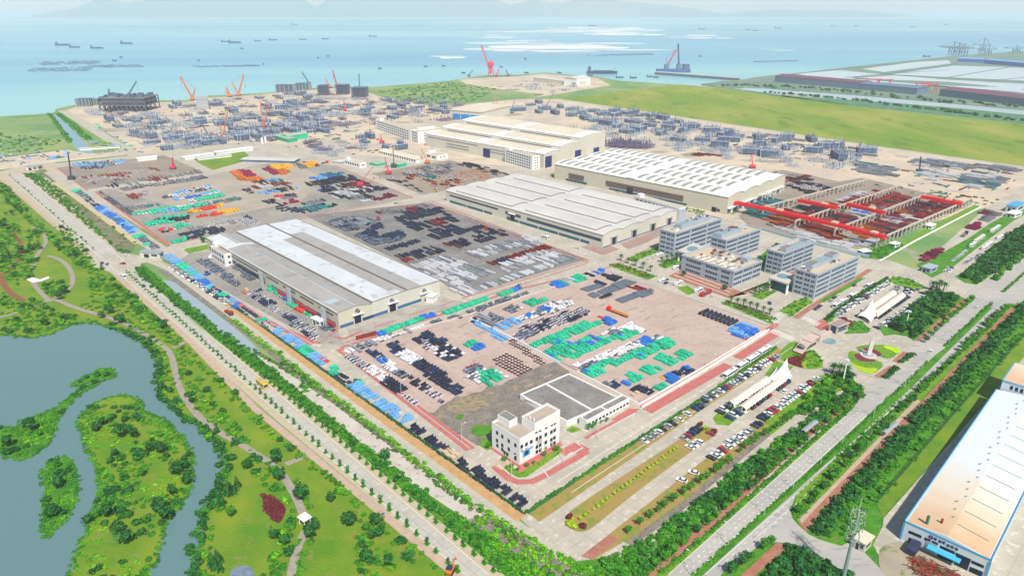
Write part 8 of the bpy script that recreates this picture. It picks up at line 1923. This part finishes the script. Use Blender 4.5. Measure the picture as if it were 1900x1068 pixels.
for x, tx, tz in ((-L*.22, L*.02, 62), (L*.14, L*.06, 78)):
    m_ = MB(); lattice_bar(m_, (x, 0, 16), (tx, 0, tz), 1.8, 10, .7); m_.build('boom', m_crR if x < 0 else m_crD, o); MB().box(x-6,-6,8,x+6,6,22).bar((x,0,22),(x-5,0,40),1.0,4).bar((x-5,0,40),(tx,0,tz),.4,4).build('crane_house', m_crB, o)
# jetty
A_, B_ = P(1216,138,SEA), P(1372,150,SEA); d = (B_-A_); L = d.length; o = empty('jetty', (A_.x, A_.y, SEA), math.atan2(d.y, d.x)); tag(o, 'long grey jetty on piles running out to the crane ship', 'jetty')
MB().box(0,-6,6,L,6,8).build('deck', m_kerb, o); pm = None
for i in range(45):
    if pm is None: q = MB().box(-1.6,-6,0,1.6,6,6).build('pile', m_portw, o); pm = q.data
    else: q = newobj('pile', pm, o)
    q.location = (L*(i+.5)/45, 0, 0)
# fishing stakes
mb = MB()
for i in range(520):
    x, y = random.choice(((130,117,55,5),(215,123,50,4),(110,129,60,6),(420,123,60,2),(1150,102,60,2),(1440,114,40,1))), 0
    px_ = x[0]+random.uniform(-x[2], x[2]); py = x[1]+random.uniform(-x[3], x[3])*.6 - (px_-x[0])*.02; p = P(px_, py, SEA); mb.cbox(p.x, p.y, SEA, 14, 3, 1.4)
tag(mb.build('fishing_rafts', m_portw), 'rows of tiny fishing rafts in the shallow bay', 'fishing rafts', None, 'stuff')
# ================================================================ RUNWAY CRANE YARD
m_rc = M('runway_concrete', (.50,.45,.38)); ZR = 7.5
RW = [((1360,385),(1433,371)), ((1405,400),(1606,345)), ((1474,424),(1667,356)), ((1547,440),(1714,373)), ((1625,460),(1800,381))]
for i, (a, b) in enumerate(RW):
    A_, B_ = P(*a), P(*b); d = B_-A_; L = d.length; o = empty('crane_runway', (A_.x, A_.y, .1), math.atan2(d.y, d.x)); tag(o, f'concrete crane runway on columns, {ordn(i+1)} from the left in the red crane yard', 'crane runway', 'concrete runways of the crane yard')
    MB().box(0,-.45,ZR-1.2,L,.45,ZR).build('beam', m_rc, o); n = int(L/7.5); pm = None
    for k in range(n+1):
        if pm is None: q = MB().box(-.5,-.5,0,.5,.5,ZR-1.2).box(-1.0,-.48,ZR-2.2,1.0,.48,ZR-1.21).build('column', m_rc, o); pm = q.data
        else: q = newobj('column', pm, o)
        q.location = (L*k/n, 0, 0)
for i, (a, b) in enumerate((((1365,378),(1496,406)), ((1496,407),(1575,425)), ((1575,426),(1643,443)), ((1482,374),(1553,388)), ((1572,381),(1640,397)), ((1709,367),(1784,380)))):
    A_, B_ = P(*a, ZR), P(*b, ZR); d = B_-A_; L = d.length; o = empty('bridge_crane', (A_.x, A_.y, ZR+.1), math.atan2(d.y, d.x)); tag(o, f'red bridge crane spanning two runways, {ordn(i+1)} of six in the crane yard', 'bridge crane', 'red bridge cranes')
    MB().box(0,-2.6,0,L,-.8,2.4).build('girder', m_redp, o); MB().box(0,.8,0,L,2.6,2.4).build('girder', m_redp, o)
    for x in (.2, L-1.2): MB().box(x,-4.2,-.02,x+1,4.2,.6).build('end_carriage', m_redp, o)
    MB().box(L*.6,-2.4,2.45,L*.6+5,2.4,3.6).build('trolley', M('trolley_peach', (.70,.40,.28)), o); MB().box(L*.1,-2.4,2.42,L*.4,-1.0,2.8).build('walkway', m_redp, o)
# blue glass fence strip along the front of the crane yard
wall([(1408,425),(1500,452),(1585,472),(1612,478)], .5, 2.2, 'pale blue hoarding along the front of the crane yard', M('pale_blue_hoarding', (.34,.48,.52)), 'hoarding', 'hoarding')
hut((1600,474), (1616,472), (1590,470), 468, 'dark blue glazed hut at the end of the pale hoarding', MATS['blue_glazing'], m_white, 'site_hut', 'hut')
for c in list(CARS.values()):
    if not c.get('used'):
        for k in KIDS.get(c.name, []): bpy.data.objects.remove(k)
        bpy.data.objects.remove(c)
    else: del c['used']

place_all(300)
for o_ in list(COL.objects):
    if 'used' in o_: del o_['used']

# ================================================================ HAZE
hz = MB().box(-20000, -450, -5, 20000, 17500, 470).build('haze', [])
hm = bpy.data.materials.new('haze_air'); hm.use_nodes = True
hn = hm.node_tree.nodes; hn.remove(hn['Principled BSDF'])
pv = hn.new('ShaderNodeVolumePrincipled')
pv.inputs['Color'].default_value = (.94, .985, 1.0, 1)
pv.inputs['Density'].default_value = 0.00009
pv.inputs['Anisotropy'].default_value = 0.0
hm.node_tree.links.new(pv.outputs[0], hn['Material Output'].inputs['Volume'])
hz.data.materials.append(hm); tag(hz, kind='stuff')
